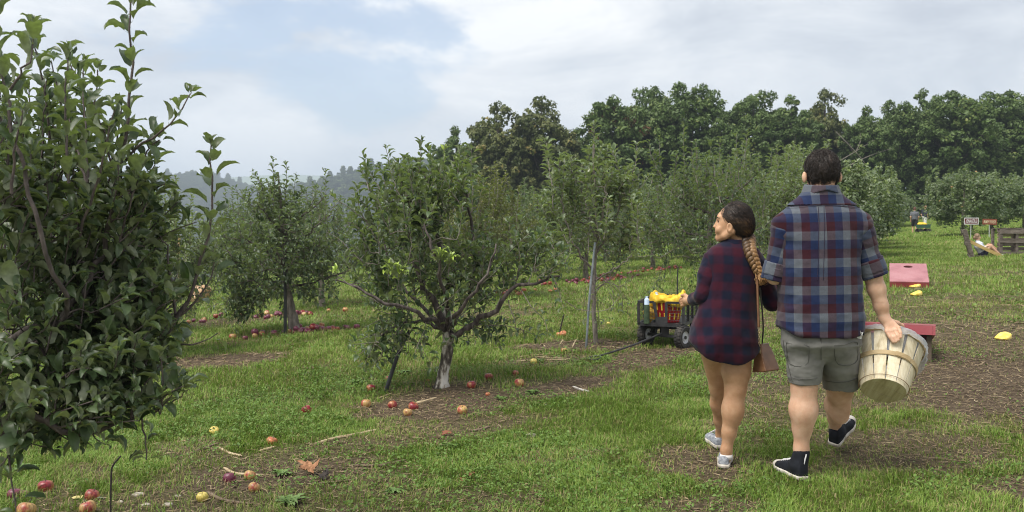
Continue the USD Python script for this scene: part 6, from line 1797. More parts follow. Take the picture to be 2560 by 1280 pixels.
path_t = np.where(tt2 > 0.55, 1.035 - (1.035 - path_t) * hang, path_t)
wr = (meshkit.fbm(np.stack([np.cos(aa) * 9, np.sin(aa) * 9, tt2 * 5], -1), 3, 4) - 0.5)
path_r = path_r + np.where(tt2 > 0.5, 0.030 * np.abs(wr) + 0.018 * np.clip(tt2 - 0.6, 0, 1) * hang, 0.006 * wr)
LV = bpt(aa, path_t + 0.03 * wr * (tt2 > 0.9), path_r).reshape(-1, 3)
ii = np.arange(na * nt).reshape(na, nt); jj = np.roll(ii, -1, 0)
Q = np.stack([ii[:, :-1], jj[:, :-1], jj[:, 1:], ii[:, 1:]], -1).reshape(-1, 4)
part(basket, 'liner', (LV, np.vstack([Q[:, [0, 1, 2]], Q[:, [0, 2, 3]]])), M['liner'], True)

# -- garden cart
M['cart_black'] = noise_mat('cart_black_steel', [(0.012, 0.012, 0.014), (0.022, 0.022, 0.025), (0.035, 0.034, 0.036)], 12, 0.5, 0.15, 90, spec=0.5)
M['tyre'] = noise_mat('tyre_rubber', [(0.010, 0.010, 0.011), (0.022, 0.021, 0.021), (0.05, 0.045, 0.04)], 9, 0.85, 0.3, 90)
M['rim_paint'] = noise_mat('wheel_rim', [(0.40, 0.41, 0.43), (0.55, 0.56, 0.58)], 20, 0.4, spec=0.5)
M['plastic_red'] = noise_mat('tote_red', [(0.24, 0.010, 0.014), (0.30, 0.014, 0.018)], 8, 0.35, spec=0.5)
M['yellow_mesh'] = noise_mat('yellow_net', [(0.60, 0.36, 0.020), (0.74, 0.48, 0.035), (0.80, 0.58, 0.07)], 14, 0.6, 0.8, 170, spec=0.3, bump_dist=0.006)
cY = 9.55
fc = at(1652, 812, cY)                                   # middle of the front lower rail
gz = ga(fc[0], cY)
cart = thing('garden_cart', 'black steel mesh garden cart with its handle lying on the grass', 'cart', (fc[0], cY + 0.4, gz))
ca = unit(np.array([0.36, 0.93, 0.02])); cs = unit(np.cross(ca, [0, 0, 1.0])); cu = np.cross(cs, ca)   # along, to the right, up
Wc, Lc, Hc = 0.245, 0.86, 0.245
def C(a, s_, u): return fc + ca * a + cs * s_ + cu * u
t2 = 0.024
part(cart, 'tray_floor', box_m(C(Lc / 2, 0, 0.002), (Lc, 2 * Wc, 0.012), np.stack([ca, cs, cu], 1)), M['cart_black'])
for s_ in (-1, 1):
    part(cart, 'lower_rail', bar(C(0, s_ * Wc, 0), C(Lc, s_ * Wc, 0), 0.030, 0.034, cu), M['cart_black'])
    part(cart, 'upper_rail', bar(C(0, s_ * Wc, Hc), C(Lc, s_ * Wc, Hc), t2, t2, cu), M['cart_black'])
    for k in range(4):
        part(cart, 'post', bar(C(Lc * k / 3, s_ * Wc, 0.018), C(Lc * k / 3, s_ * Wc, Hc - 0.012), t2 + 0.004, t2, ca), M['cart_black'])
for a in (0, Lc):
    part(cart, 'lower_rail', bar(C(a, -Wc + 0.016, 0), C(a, Wc - 0.016, 0), 0.028, 0.036, cu), M['cart_black'])
    if a: part(cart, 'upper_rail', bar(C(a, -Wc, Hc), C(a, Wc, Hc), t2, t2, cu), M['cart_black'])
# front panel in two framed halves with a low plate between
part(cart, 'upper_rail', bar(C(0, -Wc, Hc), C(0, -0.075, Hc), t2, t2, cu), M['cart_black'])
part(cart, 'upper_rail', bar(C(0, 0.06, Hc), C(0, Wc, Hc), t2, t2, cu), M['cart_black'])
part(cart, 'post', bar(C(-0.004, -0.075, Hc), C(-0.004, -0.045, 0.09), 0.03, 0.02, ca), M['cart_black'])
part(cart, 'post', bar(C(-0.004, 0.06, Hc), C(-0.004, 0.06, 0.018), 0.028, 0.022, ca), M['cart_black'])
part(cart, 'front_plate', bar(C(-0.006, -0.055, 0.052), C(-0.006, 0.046, 0.052), 0.014, 0.070, cu), M['cart_black'])
# mesh of wires on the sides and front
def wires(p0, e1, e2, n1, n2):
    ms = []
    for i in range(1, n1):
        ms.append(tube([p0 + e1 * i / n1, p0 + e1 * i / n1 + e2], 0.0016, 4, False))
    for j in range(1, n2):
        ms.append(tube([p0 + e2 * j / n2, p0 + e2 * j / n2 + e1], 0.0016, 4, False))
    return join(ms)
for s_ in (-1, 1):
    part(cart, 'wire_mesh', wires(C(0, s_ * Wc, 0.02), ca * Lc, cu * (Hc - 0.03), 20, 6), M['cart_black'], kind='stuff')
part(cart, 'wire_mesh', wires(C(0, -Wc, 0.02), cs * 0.19, cu * (Hc - 0.03), 5, 6), M['cart_black'], kind='stuff')
part(cart, 'wire_mesh', wires(C(0, 0.07, 0.02), cs * 0.17, cu * (Hc - 0.03), 5, 6), M['cart_black'], kind='stuff')
# running gear: front axle steered to the left
def wheel(c, ax, rad=0.128, wid=0.088):
    ax = unit(ax)
    t = np.linspace(0, 2 * np.pi, 25)
    prof = np.array([(rad * 0.52, -wid * 0.36), (rad * 0.62, -wid * 0.47), (rad * 0.86, -wid * 0.50), (rad * 0.97, -wid * 0.34), (rad, 0), (rad * 0.97, wid * 0.34), (rad * 0.86, wid * 0.50), (rad * 0.62, wid * 0.47), (rad * 0.52, wid * 0.36)])
    T = trimesh.geometry.align_vectors([0, 0, 1], ax); T[:3, 3] = c
    m = trimesh.creation.revolve(prof, sections=40)
    w = part(cart, 'wheel', (lambda m: (m.vertices, m.faces))(m.apply_transform(T)), M['tyre'], 45)
    knobs = []
    for k in range(22):
        for sg in (-1, 1):
            a = 2 * np.pi * (k + 0.25 * (sg + 1)) / 22
            b = trimesh.creation.box((0.010, 0.016, wid * 0.36)); b.apply_translation((rad * 0.985, 0, sg * wid * 0.23))
            b.apply_transform(trimesh.transformations.rotation_matrix(a, (0, 0, 1))); knobs.append(b)
    kb = trimesh.util.concatenate(knobs); kb.apply_transform(T)
    part(w, 'tread', kb, M['tyre'])
    rp = np.array([(0.012, -wid * 0.30), (rad * 0.28, -wid * 0.30), (rad * 0.34, -wid * 0.12), (rad * 0.53, -wid * 0.22), (rad * 0.60, -wid * 0.42), (rad * 0.60, wid * 0.42), (rad * 0.53, wid * 0.22), (rad * 0.34, wid * 0.12), (rad * 0.28, wid * 0.30), (0.012, wid * 0.30)])
    part(w, 'rim', (lambda m: (m.vertices, m.faces))(trimesh.creation.revolve(rp, sections=28).apply_transform(T)), M['rim_paint'], 35)
    hub = trimesh.creation.cylinder(0.020, wid * 0.8, sections=14); hub.apply_transform(T)
    part(w, 'hub', hub, M['cart_black'])
sax = unit(np.array([0.72, -0.69, 0.0]))
axc = C(0.10, 0.02, 0.0); axc[2] = gz + 0.128
wheel(axc + sax * 0.24, sax); wheel(axc - sax * 0.24, sax)
part(cart, 'front_axle', bar(axc - sax * 0.2, axc + sax * 0.2, 0.03, 0.03), M['cart_black'])
rax = C(Lc - 0.14, 0, 0); rax[2] = ga(rax[0], rax[1]) + 0.128
wheel(rax + cs * 0.25, cs); wheel(rax - cs * 0.25, cs)
part(cart, 'rear_axle', bar(rax - cs * 0.22, rax + cs * 0.22, 0.03, 0.03), M['cart_black'])
part(cart, 'rear_support', box_m((rax + C(Lc - 0.14, 0, 0)) / 2, (0.05, 0.06, abs(rax[2] - C(Lc - .14, 0, 0)[2])), None), M['cart_black'])
part(cart, 'steering_column', box_m((axc + C(0.10, 0.02, -0.015)) / 2 + [0, 0, 0.0], (0.085, 0.085, C(0.1, 0, -0.015)[2] - axc[2]), None), M['cart_black'])
for s_ in (-1, 1):
    part(cart, 'brace', tube(curve([axc + sax * s_ * 0.18 + [0, 0, 0.02], axc + sax * s_ * 0.16 + [0, 0, 0.07], C(0.14, s_ * 0.14, -0.02)], 8), 0.011, 6), M['cart_black'], True)
hd0 = axc + np.array([-0.04, -0.05, 0.03]); he = at(1500, 893, 9.02); he[2] = ga(he[0], he[1]) + 0.035
part(cart, 'handle', tube(curve([hd0, hd0 * 0.55 + he * 0.45 + [0, 0, -0.015], he], 10), 0.010, 8), M['cart_black'], True)
d_ = unit(he - hd0); sd_ = unit(np.cross(d_, [0, 0, 1.0]))
part(cart, 'hand_grip', tube(curve([he, he + d_ * 0.05 + sd_ * 0.06, he + d_ * 0.13 + sd_ * 0.06, he + d_ * 0.14, he + d_ * 0.13 - sd_ * 0.06, he + d_ * 0.05 - sd_ * 0.06, he], 26), 0.008, 7), M['cart_black'], True)
part(cart, 'pull_cord', tube(curve([at(1690, 808, cY - .03), at(1696, 814, cY - .05), at(1703, 812, cY - .06), at(1706, 806, cY - .04)], 10), 0.004, 5), M['twig_pale'], True)

# -- the red tote with a yellow net
tc_ = C(0.22, 0.03, 0.012)
tote = thing('tote', 'red slotted plastic tote standing in the black cart', 'tote', tc_)
TR0, TR1, TH = 0.125, 0.165, 0.255
prof = np.array([(0.0, 0.0), (TR0, 0.0), (TR0 + 0.004, 0.008), (TR1, TH - 0.02), (TR1 + 0.012, TH - 0.018), (TR1 + 0.012, TH), (TR1 - 0.004, TH), (TR0 - 0.006, 0.012), (0.0, 0.012)])
m = trimesh.creation.revolve(prof, sections=44); m.apply_translation(tc_)
part(tote, 'bucket', (m.vertices, m.faces), M['plastic_red'], 35)
for row, (z0, z1, off) in enumerate([(0.035, 0.105, 0.0), (0.135, 0.215, 0.5)]):
    for k in range(16):
        a = 2 * np.pi * (k + off) / 16
        r0, r1 = (TR0 + (TR1 - TR0) * z / TH + 0.0045 for z in (z0, z1))
        d0 = np.array([math.sin(a), -math.cos(a), 0])
        part(tote, 'slot', bar(tc_ + d0 * r0 + [0, 0, z0], tc_ + d0 * r1 + [0, 0, z1], 0.015, 0.006, d0), M['yellow_mesh'])
def f_net(p):
    q = p - tc_ - [0, 0, TH]
    a = np.arctan2(q[:, 0], -q[:, 1]); rr = np.hypot(q[:, 0], q[:, 1])
    w = 0.016 * np.sin(a * 3 + 0.6) + 0.010 * np.sin(a * 7 + 2) + 0.045 * (meshkit.fbm(p * 24, 3, 8) - 0.5)
    ring = np.sqrt(((rr - TR1 - 0.006) / 1.0) ** 2 + ((q[:, 2] + 0.010 + w * 0.9) / (1.9 + 0.9 * np.sin(a * 2 - 0.9))) ** 2) - 0.033
    top = np.maximum(np.abs(q[:, 2] - 0.002 - w * 0.7 - 0.5 * (meshkit.fbm(p * 11, 2, 18) - 0.5) * 0.06) - 0.020, rr - TR1)
    return smin(ring, top, 0.015)
V, Fc = solid(f_net, tc_ + [-0.25, -0.25, TH - 0.13], tc_ + [0.25, 0.25, TH + 0.10], 0.007)
single('yellow_net', (V, Fc), M['yellow_mesh'], 'bright yellow mesh cloth draped over the rim of the red tote', 'net', True)
# what stands beside it in the cart
M['bottle'] = usdkit.material(stage, '/World/Looks/bottle_plastic', {"p": ("principled_bsdf", {"base_color": (0.55, 0.68, 0.85), "roughness": 0.25, "specular_ior_level": 0.5})}, [], surface="p.BSDF")
M['bottle_green'] = noise_mat('bottle_green', [(0.03, 0.05, 0.03), (0.06, 0.09, 0.05)], 20, 0.3)
for (px, py, dy, nm) in [(1617, 741, 0.03, 'water bottle with a pale blue top at the left front corner of the cart'), (1641, 730, 0.26, 'water bottle with a pale blue top behind the red tote in the cart')]:
    tp = at(px, py, cY + dy)
    bz = C((tp[1] - fc[1]) / ca[1], 0, 0)[2] + 0.009
    b = thing('water_bottle', nm, 'bottle', (tp[0], tp[1], bz))
    H = tp[2] - bz
    prof = np.array([(0, 0), (0.030, 0), (0.033, 0.006), (0.033, H * 0.62), (0.026, H * 0.72), (0.0, H * 0.72)])
    m = trimesh.creation.revolve(prof, sections=18); m.apply_translation((tp[0], tp[1], bz)); part(b, 'body', (m.vertices, m.faces), M['bottle_green'], 40)
    prof = np.array([(0, H * 0.70), (0.029, H * 0.70), (0.027, H * 0.90), (0.014, H * 0.93), (0.014, H), (0.0, H)])
    m = trimesh.creation.revolve(prof, sections=18); m.apply_translation((tp[0], tp[1], bz)); part(b, 'cap', (m.vertices, m.faces), M['bottle'], 40)
bgc = C(0.11, -0.15, 0.09)
V, Fc = solid(lambda p: ellip(p, bgc, (0.07, 0.06, 0.085)) + 0.05 * (meshkit.fbm(p * 20, 3, 4) - 0.5), bgc - 0.14, bgc + 0.14, 0.008)
single('produce_bag', (V, Fc), noise_mat('produce_bag', [(0.20, 0.07, 0.03), (0.45, 0.24, 0.03), (0.55, 0.36, 0.06), (0.12, 0.16, 0.05)], 22, 0.5, 0.3, 60, ramp=(0.3, 0.7)), 'crumpled bag of orange and yellow produce at the left of the cart', 'bag', True)

# -- bean bag toss boards and bags
M['board_red'] = noise_mat('board_red_paint', [(0.20, 0.030, 0.040), (0.25, 0.045, 0.055), (0.28, 0.065, 0.070)], 3, 0.30, 0.12, 40, spec=0.6, detail=8)
M['board_top'] = noise_mat('board_top_sheen', [(0.22, 0.055, 0.065), (0.30, 0.100, 0.110), (0.34, 0.135, 0.145)], 3, 0.32, 0.12, 40, spec=0.6, detail=8)  # deck red made paler and pinker: sky sheen put into the colour
M['board_dark'] = noise_mat('board_underside', [(0.07, 0.055, 0.04), (0.11, 0.085, 0.06)], 5, 0.8)
def toss_board(near, heading, high_first, label):
    """near: middle of the end nearest the camera, on the ground."""
    f = unit(np.array([math.sin(heading), math.cos(heading), 0])); sd = np.array([f[1], -f[0], 0])
    L, W, h0, h1 = 1.20, 0.305, 0.085, 0.335
    path = thing('toss_board', label, 'game board', near)
    far_ = near + f * L; far_ = np.array([far_[0], far_[1], ga(far_[0], far_[1])])
    zn, zf = (h1, h0) if high_first else (h0, h1)
    A0, B0 = near + [0, 0, zn], far_ + [0, 0, zf]
    # top with its round hole
    u = unit(B0 - A0); up = unit(np.cross(sd, u)) * 1.0
    if up[2] < 0: up = -up
    Lt = np.linalg.norm(B0 - A0)
    hc = (Lt - 0.23) if not high_first else 0.23
    from shapely.geometry import Point, box as sbox
    pl = sbox(0, -W, Lt, W).difference(Point(hc, 0).buffer(0.076, 24))
    m = trimesh.creation.extrude_polygon(pl, 0.014, engine='earcut')
    T = np.eye(4); T[:3, :3] = np.stack([u, np.cross(up, u), up], 1); T[:3, 3] = A0
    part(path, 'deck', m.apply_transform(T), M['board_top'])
    ap = 0.085
    for s_ in (-1, 1):
        part(path, 'side_rail', bar(A0 + sd * s_ * (W - 0.012) - up * ap / 2 - up * 0.001, B0 + sd * s_ * (W - 0.012) - up * ap / 2 - up * 0.001, 0.02, ap, up), M['board_red'])
    for E, sg in ((A0, 1), (B0, -1)):
        part(path, 'end_rail', bar(E - sd * (W - 0.024) - up * ap / 2 + u * sg * 0.012 - up * 0.001, E + sd * (W - 0.024) - up * ap / 2 + u * sg * 0.012 - up * 0.001, 0.022, ap, up), M['board_red'])
    He, Hg = (A0, near) if high_first else (B0, far_)
    sg = 1 if high_first else -1
    for s_ in (-1, 1):
        q = He + sd * s_ * (W - 0.05) + u * sg * 0.06
        part(path, 'leg', bar(q - up * 0.03, np.array([q[0], q[1], Hg[2] - 0.01]), 0.042, 0.022, f), M['board_red'] if not high_first else M['board_dark'])
    return path
n1 = ground_hit(2273, 719)
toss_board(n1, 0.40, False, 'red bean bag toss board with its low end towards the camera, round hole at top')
n2 = np.array([(2250.5 - CX) / F * 8.1, 8.1, 0]); n2[2] = ga(n2[0], n2[1])
n2[2] = at(2250, 811, 8.1)[2] - 0.335
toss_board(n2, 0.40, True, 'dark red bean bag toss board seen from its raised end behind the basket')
M['bean_yellow'] = noise_mat('bean_bag_cloth', [(0.60, 0.42, 0.06), (0.72, 0.56, 0.12), (0.76, 0.64, 0.24)], 12, 0.85, 0.3, 120)
def bean_bag(px, py, wpx, label, turn):
    c = ground_hit(px, py)
    hw = wpx / F * c[1] / 2
    ct, st_ = math.cos(turn), math.sin(turn)
    def fn(p):
        q = p - c - [0, 0, 0.026]
        x, y = q[:, 0] * ct + q[:, 1] * st_, -q[:, 0] * st_ + q[:, 1] * ct
        e = (np.abs(x / hw) ** 3 + np.abs(y / (hw * 0.9)) ** 3) ** (1 / 3)
        t = 0.034 * np.sqrt(np.clip(1 - e ** 2, 0, 1)) * (1 + 0.6 * (meshkit.fbm(p * 25, 2, 3) - 0.5)) + 0.004 + 0.015 * x / hw
        return np.maximum((e - 1) * hw * 0.7, np.abs(q[:, 2] - 0.01 * np.sin(x * 30)) - t) * 0.8
    V, Fc = solid(fn, c - [hw * 1.3, hw * 1.3, 0.06], c + [hw * 1.3, hw * 1.3, 0.11], 0.007)
    single('bean_bag', (V, Fc), M['bean_yellow'], label, 'bean bag', True, 'yellow bean bags in the grass')
bean_bag(2287, 719, 28, 'yellow bean bag touching the front of the far red board', 0.3)
bean_bag(2290, 739, 28, 'yellow bean bag in the grass just below the far red board', -0.2)
bean_bag(2507, 849, 38, 'yellow bean bag lying alone on thin grass near the right edge', 0.5)
# ------------------------------------------------------------------ pallet seats, the child, signs, distant people
M['pallet'] = wood_mat('pallet_wood', [(0.075, 0.058, 0.048), (0.14, 0.115, 0.10), (0.21, 0.18, 0.16)], 0.85, 3.0, (1, 8, 8), 0.25, 0.5)
M['pallet_light'] = wood_mat('pallet_wood_light', [(0.20, 0.16, 0.10), (0.30, 0.25, 0.16), (0.37, 0.32, 0.22)], 0.85, 3.0, (1, 8, 8), 0.2, 0.5)
M['new_wood'] = wood_mat('new_wood', [(0.36, 0.25, 0.085), (0.46, 0.33, 0.13), (0.52, 0.39, 0.18)], 0.7, 3.0, (1, 8, 8), 0.1, 0.3)
YK = 24.0
def kA(x, y, dy=0.0): return at(x, y, YK + dy)
kb = kA(2432, 641); kb[2] = ga(kb[0], YK)
chair = thing('pallet_chair', 'low reclining chair made of grey pallet boards with a yellow wooden arm', 'chair', kb)
# the upright pallet back: seven boards on two bearers, leaning
top, bot = kA(2415, 573), kA(2434, 641)
lean = unit(top - bot); HB = np.linalg.norm(top - bot)
pdir = unit(np.array([0.42, 0.90, 0.0]))                    # along the boards
nrm_ = np.cross(pdir, lean)
for k in range(6):
    t = (k + 0.5) / 6
    c = bot + lean * HB * t
    part(chair, 'back_board', bar(c - pdir * 0.30, c + pdir * 0.62, HB / 6 - 0.014, 0.022, nrm_), M['pallet'])
for o in (-0.27, 0.16, 0.58):
    part(chair, 'bearer', bar(bot + pdir * o - nrm_ * 0.055, top + pdir * o - nrm_ * 0.055, 0.05, 0.085, nrm_), M['pallet'])
for t in (0.97, 0.5, 0.06):
    c = bot + lean * HB * t - nrm_ * 0.11
    part(chair, 'rear_board', bar(c - pdir * 0.30, c + pdir * 0.62, 0.09, 0.02, nrm_), M['pallet'])
for o in (-0.10, 0.55):
    part(chair, 'arm_board', bar(kA(2425, 604, o), kA(2506, 642, o), 0.022, 0.088, unit(np.array([0.42, 0, 0.9]))), M['new_wood'], label='bright yellow new wooden arm board')
for k in range(4):
    part(chair, 'seat_board', bar(kA(2444 + 12 * k, 639.5, -0.05), kA(2444 + 12 * k, 639.5, 0.55), 0.10, 0.02), M['pallet'])
# pallet box at the right edge
bx0 = kA(2499, 643, 0.2); bx0[2] = ga(bx0[0], bx0[1])
pbox = thing('pallet_bench', 'bench of stacked grey pallet boards cut by the right edge of the photo', 'bench', bx0 + [0.6, 0.2, 0])
xd = unit(np.array([1.0, 0.10, 0.0])); yd = np.array([-xd[1], xd[0], 0])
PW, PH, PD = 1.25, 0.74, 0.16
def PB(x, y, z): return bx0 + xd * x + yd * y + [0, 0, z]
for z, h in ((0.06, 0.10), (0.40, 0.11), (0.66, 0.12)):
    part(pbox, 'front_board', bar(PB(0, 0, z), PB(PW, 0, z), 0.022, h), M['pallet'])
for x in (0.06, 0.52, 0.98):
    part(pbox, 'bearer', bar(PB(x, 0.055, 0.0), PB(x, 0.055, PH - 0.02), 0.085, 0.075, xd), M['pallet'])
for k in range(6):
    z = 0.05 + 0.128 * k
    part(pbox, 'back_board', bar(PB(0, 0.112, z), PB(PW, 0.112, z), 0.020, 0.098), M['pallet_light'] if k in (3, 4) else M['pallet'])
for k in range(3):
    part(pbox, 'top_board', bar(PB(0.0, 0.05 + 0.11 * k, PH + 0.005), PB(PW, 0.05 + 0.11 * k, PH + 0.005), 0.10, 0.020), M['pallet'])
for x in (0.02, 0.62, 1.2):
    part(pbox, 'rear_post', bar(PB(x, 0.34, 0), PB(x, 0.34, PH - 0.01), 0.07, 0.06, xd), M['pallet'])
part(pbox, 'lower_shelf', bar(PB(0.05, 0.24, 0.17), PB(PW, 0.24, 0.17), 0.18, 0.016), M['pallet_light'])

# simple distant figures: body, clothes, hair
def figure(label, base, J, R, clothes, hair_col, skin, h=0.014):
    """J: joints in world coordinates; R: a scale of all radii."""
    path = thing('person', label, 'person', base, 'people in the orchard')
    arms = [J['armL'], J['armR']]; legs = [J['legL'], J['legR']]
    def tors(p, e=0.0):
        d = chain(p, [J['pelvis'], J['chest'], J['neck']], [0.125 * R + e, 0.135 * R + e, 0.06 * R + e], 0.05 * R)
        for sgn in (-1, 1):
            d = smin(d, cone(p, J['pelvis'] + J['side'] * sgn * 0.07 * R, J['chest'] + J['side'] * sgn * 0.10 * R + np.array([0, 0, 0.06 * R]), 0.095 * R + e, 0.085 * R + e), 0.04 * R)
        return d
    def limb_(p, pts, rr, e=0.0): return chain(p, pts, [q * R + e for q in rr], 0.02 * R)
    def head_(p):
        f = J['face']
        d = ellip(p, J['head'], np.array([0.080, 0.092, 0.112]) * R)
        d = smin(d, ellip(p, J['head'] + f * 0.035 * R - np.array([0, 0, 0.055 * R]), np.array([0.055, 0.055, 0.06]) * R), 0.03 * R)
        d = smin(d, cone(p, J['head'] + f * 0.085 * R + [0, 0, -0.005 * R], J['head'] + f * 0.105 * R - [0, 0, 0.035 * R], 0.010 * R, 0.014 * R), 0.015 * R)
        s2 = np.cross(f, [0, 0, 1.0])
        for sg in (-1, 1):
            d = smin(d, ellip(p, J['head'] + s2 * sg * 0.08 * R - [0, 0, 0.02 * R], np.array([0.018, 0.018, 0.03]) * R), 0.006 * R)
        return smin(d, cone(p, J['neck'], J['head'] - [0, 0, 0.07 * R], 0.055 * R, 0.05 * R), 0.03 * R)
    def hand_(p, a):
        d = unit(a[-1] - a[-2]); s2 = unit(np.cross(d, [0.3, 0.2, 1.0]))
        e = ellip(p, a[-1] + d * 0.04 * R, np.array([0.04, 0.04, 0.04]) * R)
        for k in range(4):
            e = smin(e, cone(p, a[-1] + d * 0.05 * R + s2 * (k - 1.5) * 0.019 * R, a[-1] + d * (0.125 + 0.012 * (1.5 - abs(k - 1.5))) * R + s2 * (k - 1.5) * 0.022 * R - [0, 0, 0.02 * R], 0.0105 * R, 0.008 * R), 0.004 * R)
        return smin(e, cone(p, a[-1] + s2 * 0.03 * R, a[-1] + d * 0.06 * R + s2 * 0.065 * R, 0.013 * R, 0.010 * R), 0.008 * R)
    def body(p):
        d = smin(tors(p, -0.02 * R), head_(p), 0.02 * R)
        for a in arms: d = smin(d, smin(limb_(p, a, [0.05, 0.04, 0.028]), hand_(p, a), 0.01 * R), 0.02 * R)
        for l in legs: d = smin(d, limb_(p, l, [0.085, 0.055, 0.038, 0.035][:len(l)]), 0.03 * R)
        return d
    P = np.vstack([np.vstack(arms), np.vstack(legs), J['head'][None], J['pelvis'][None]])
    lo, hi = P.min(0) - 0.2 * R, P.max(0) + 0.2 * R
    V, Fc = solid(body, lo, hi, h)
    part(path, 'body', (V, Fc), skin, True)
    mt, ms_, sleeve_t, leg_t = clothes
    def shirt_(p):
        d = np.maximum(tors(p, 0.008 * R), (J['pelvis'] - J['up'] * 0.06 * R - p) @ J['up'])
        for a in arms:
            k = a[0] + (a[1] - a[0]) * min(sleeve_t, 1.0)
            pts = [a[0], k] if sleeve_t <= 1 else [a[0], a[1], a[1] + (a[2] - a[1]) * (sleeve_t - 1)]
            d = smin(d, np.maximum(limb_(p, pts, [0.062, 0.058, 0.045][:len(pts)]), (p - pts[-1]) @ unit(pts[-1] - pts[-2])), 0.02 * R)
        return np.maximum(d, -(np.linalg.norm(p - J['head'], axis=1) - 0.13 * R))
    V, Fc = solid(shirt_, lo, hi, h)
    part(path, 'shirt', (folds(V, vnormals(V, Fc), 0.008 * R, (12, 12, 12), 3), Fc), mt, True)
    def shorts_(p):
        d = ellip(p, J['pelvis'], np.array([0.165, 0.14, 0.10]) * R)
        for l in legs:
            k = l[0] + (l[1] - l[0]) * leg_t
            d = smin(d, np.maximum(limb_(p, [l[0], k + (k - l[0]) * 0.1], [0.105, 0.085]), (p - k) @ unit(l[1] - l[0])), 0.03 * R)
        return d
    V, Fc = solid(shorts_, lo, hi, h)
    part(path, 'shorts', (V, Fc), ms_, True)
    def hair_(p):
        f = J['face']
        d = ellip(p, J['head'] - f * 0.012 * R + [0, 0, 0.012 * R], np.array([0.090, 0.100, 0.116]) * R)
        q = (p - J['head'])
        return np.maximum(d, np.maximum(q @ f - 0.045 * R - 0.5 * np.clip(q[:, 2], -0.1, 0.1), -0.055 * R - q[:, 2] - 0.0))
    V, Fc = solid(hair_, J['head'] - 0.2 * R, J['head'] + 0.2 * R, h * 0.6)
    hr = part(path, 'hair', (folds(V, vnormals(V, Fc), 0.010 * R, (30, 30, 30), 2), Fc), hair_col, True)
    for l in legs:
        d = unit(np.array([*J['toe'][:2], 0.0]))
        a = l[-1]
        fn = lambda p, a=a, d=d: np.maximum(cone(p, a - [0, 0, 0.03 * R], a + d * 0.15 * R - [0, 0, 0.045 * R], 0.05 * R, 0.036 * R), a[2] - 0.075 * R - p[:, 2])
        V, Fc = solid(fn, a - 0.26 * R, a + 0.26 * R, h)
        part(path, 'shoe', (V, Fc), J['shoe'], True)
    return path, hr

M['kid_shirt'] = noise_mat('shirt_pale_blue', [(0.40, 0.44, 0.54), (0.52, 0.55, 0.63), (0.58, 0.60, 0.66)], 10, 0.85, 0.3, 80)
M['navy'] = noise_mat('cloth_navy', [(0.010, 0.012, 0.028), (0.018, 0.020, 0.040)], 20, 0.85)
M['black_cloth'] = noise_mat('cloth_black', [(0.008, 0.008, 0.010), (0.016, 0.016, 0.018)], 20, 0.85)
M['grey_tee'] = noise_mat('tee_grey', [(0.075, 0.08, 0.095), (0.11, 0.115, 0.13)], 15, 0.85)
M['hair_kid'] = noise_mat('hair_light_brown', [(0.10, 0.06, 0.035), (0.20, 0.13, 0.08), (0.28, 0.20, 0.13)], 40, 0.6)
M['hair_red'] = noise_mat('hair_auburn', [(0.06, 0.02, 0.012), (0.09, 0.03, 0.018)], 40, 0.6)
M['hair_pale'] = noise_mat('hair_cropped', [(0.20, 0.10, 0.07), (0.26, 0.14, 0.10)], 40, 0.7)
M['shoe_pale'] = noise_mat('shoe_pale', [(0.45, 0.46, 0.42), (0.58, 0.58, 0.54)], 20, 0.7)
M['shoe_dark'] = noise_mat('shoe_dark', [(0.10, 0.04, 0.03), (0.16, 0.07, 0.05)], 20, 0.7)
J = dict(pelvis=kA(2457, 634, 0.22), chest=kA(2447, 615, 0.22), neck=kA(2444, 604, 0.22), head=kA(2443.5, 592, 0.22), side=np.array([0, 1.0, 0]), up=unit(kA(2447, 615) - kA(2457, 634)), face=unit(np.array([0.93, -0.3, 0.05])),
         armL=np.array([kA(2447, 609, 0.36), kA(2458, 620, 0.42), kA(2468, 613, 0.36)]), armR=np.array([kA(2447, 609, 0.08), kA(2459, 621, 0.02), kA(2467, 615, 0.10)]),
         legL=np.array([kA(2459, 635, 0.32), kA(2477, 614, 0.34), kA(2503, 632, 0.36)]), legR=np.array([kA(2459, 635, 0.12), kA(2475, 615, 0.12), kA(2499, 636, 0.12)]), toe=np.array([1.0, 0, 0.4]), shoe=M['shoe_pale'])
kid, kh = figure('child in a pale blue shirt reclining in the pallet chair, knees up', J['pelvis'] - [0, 0, 0.1], J, 0.80, (M['kid_shirt'], M['navy'], 1.5, 0.55), M['hair_kid'], M['skin_man'], 0.010)
V, Fc = solid(lambda p: ellip(p, J['head'] + [-0.085, 0, -0.03], (0.035, 0.03, 0.05)), J['head'] - 0.25, J['head'] + 0.1, 0.008)
part(kh, 'ponytail', (V, Fc), M['hair_kid'], True)

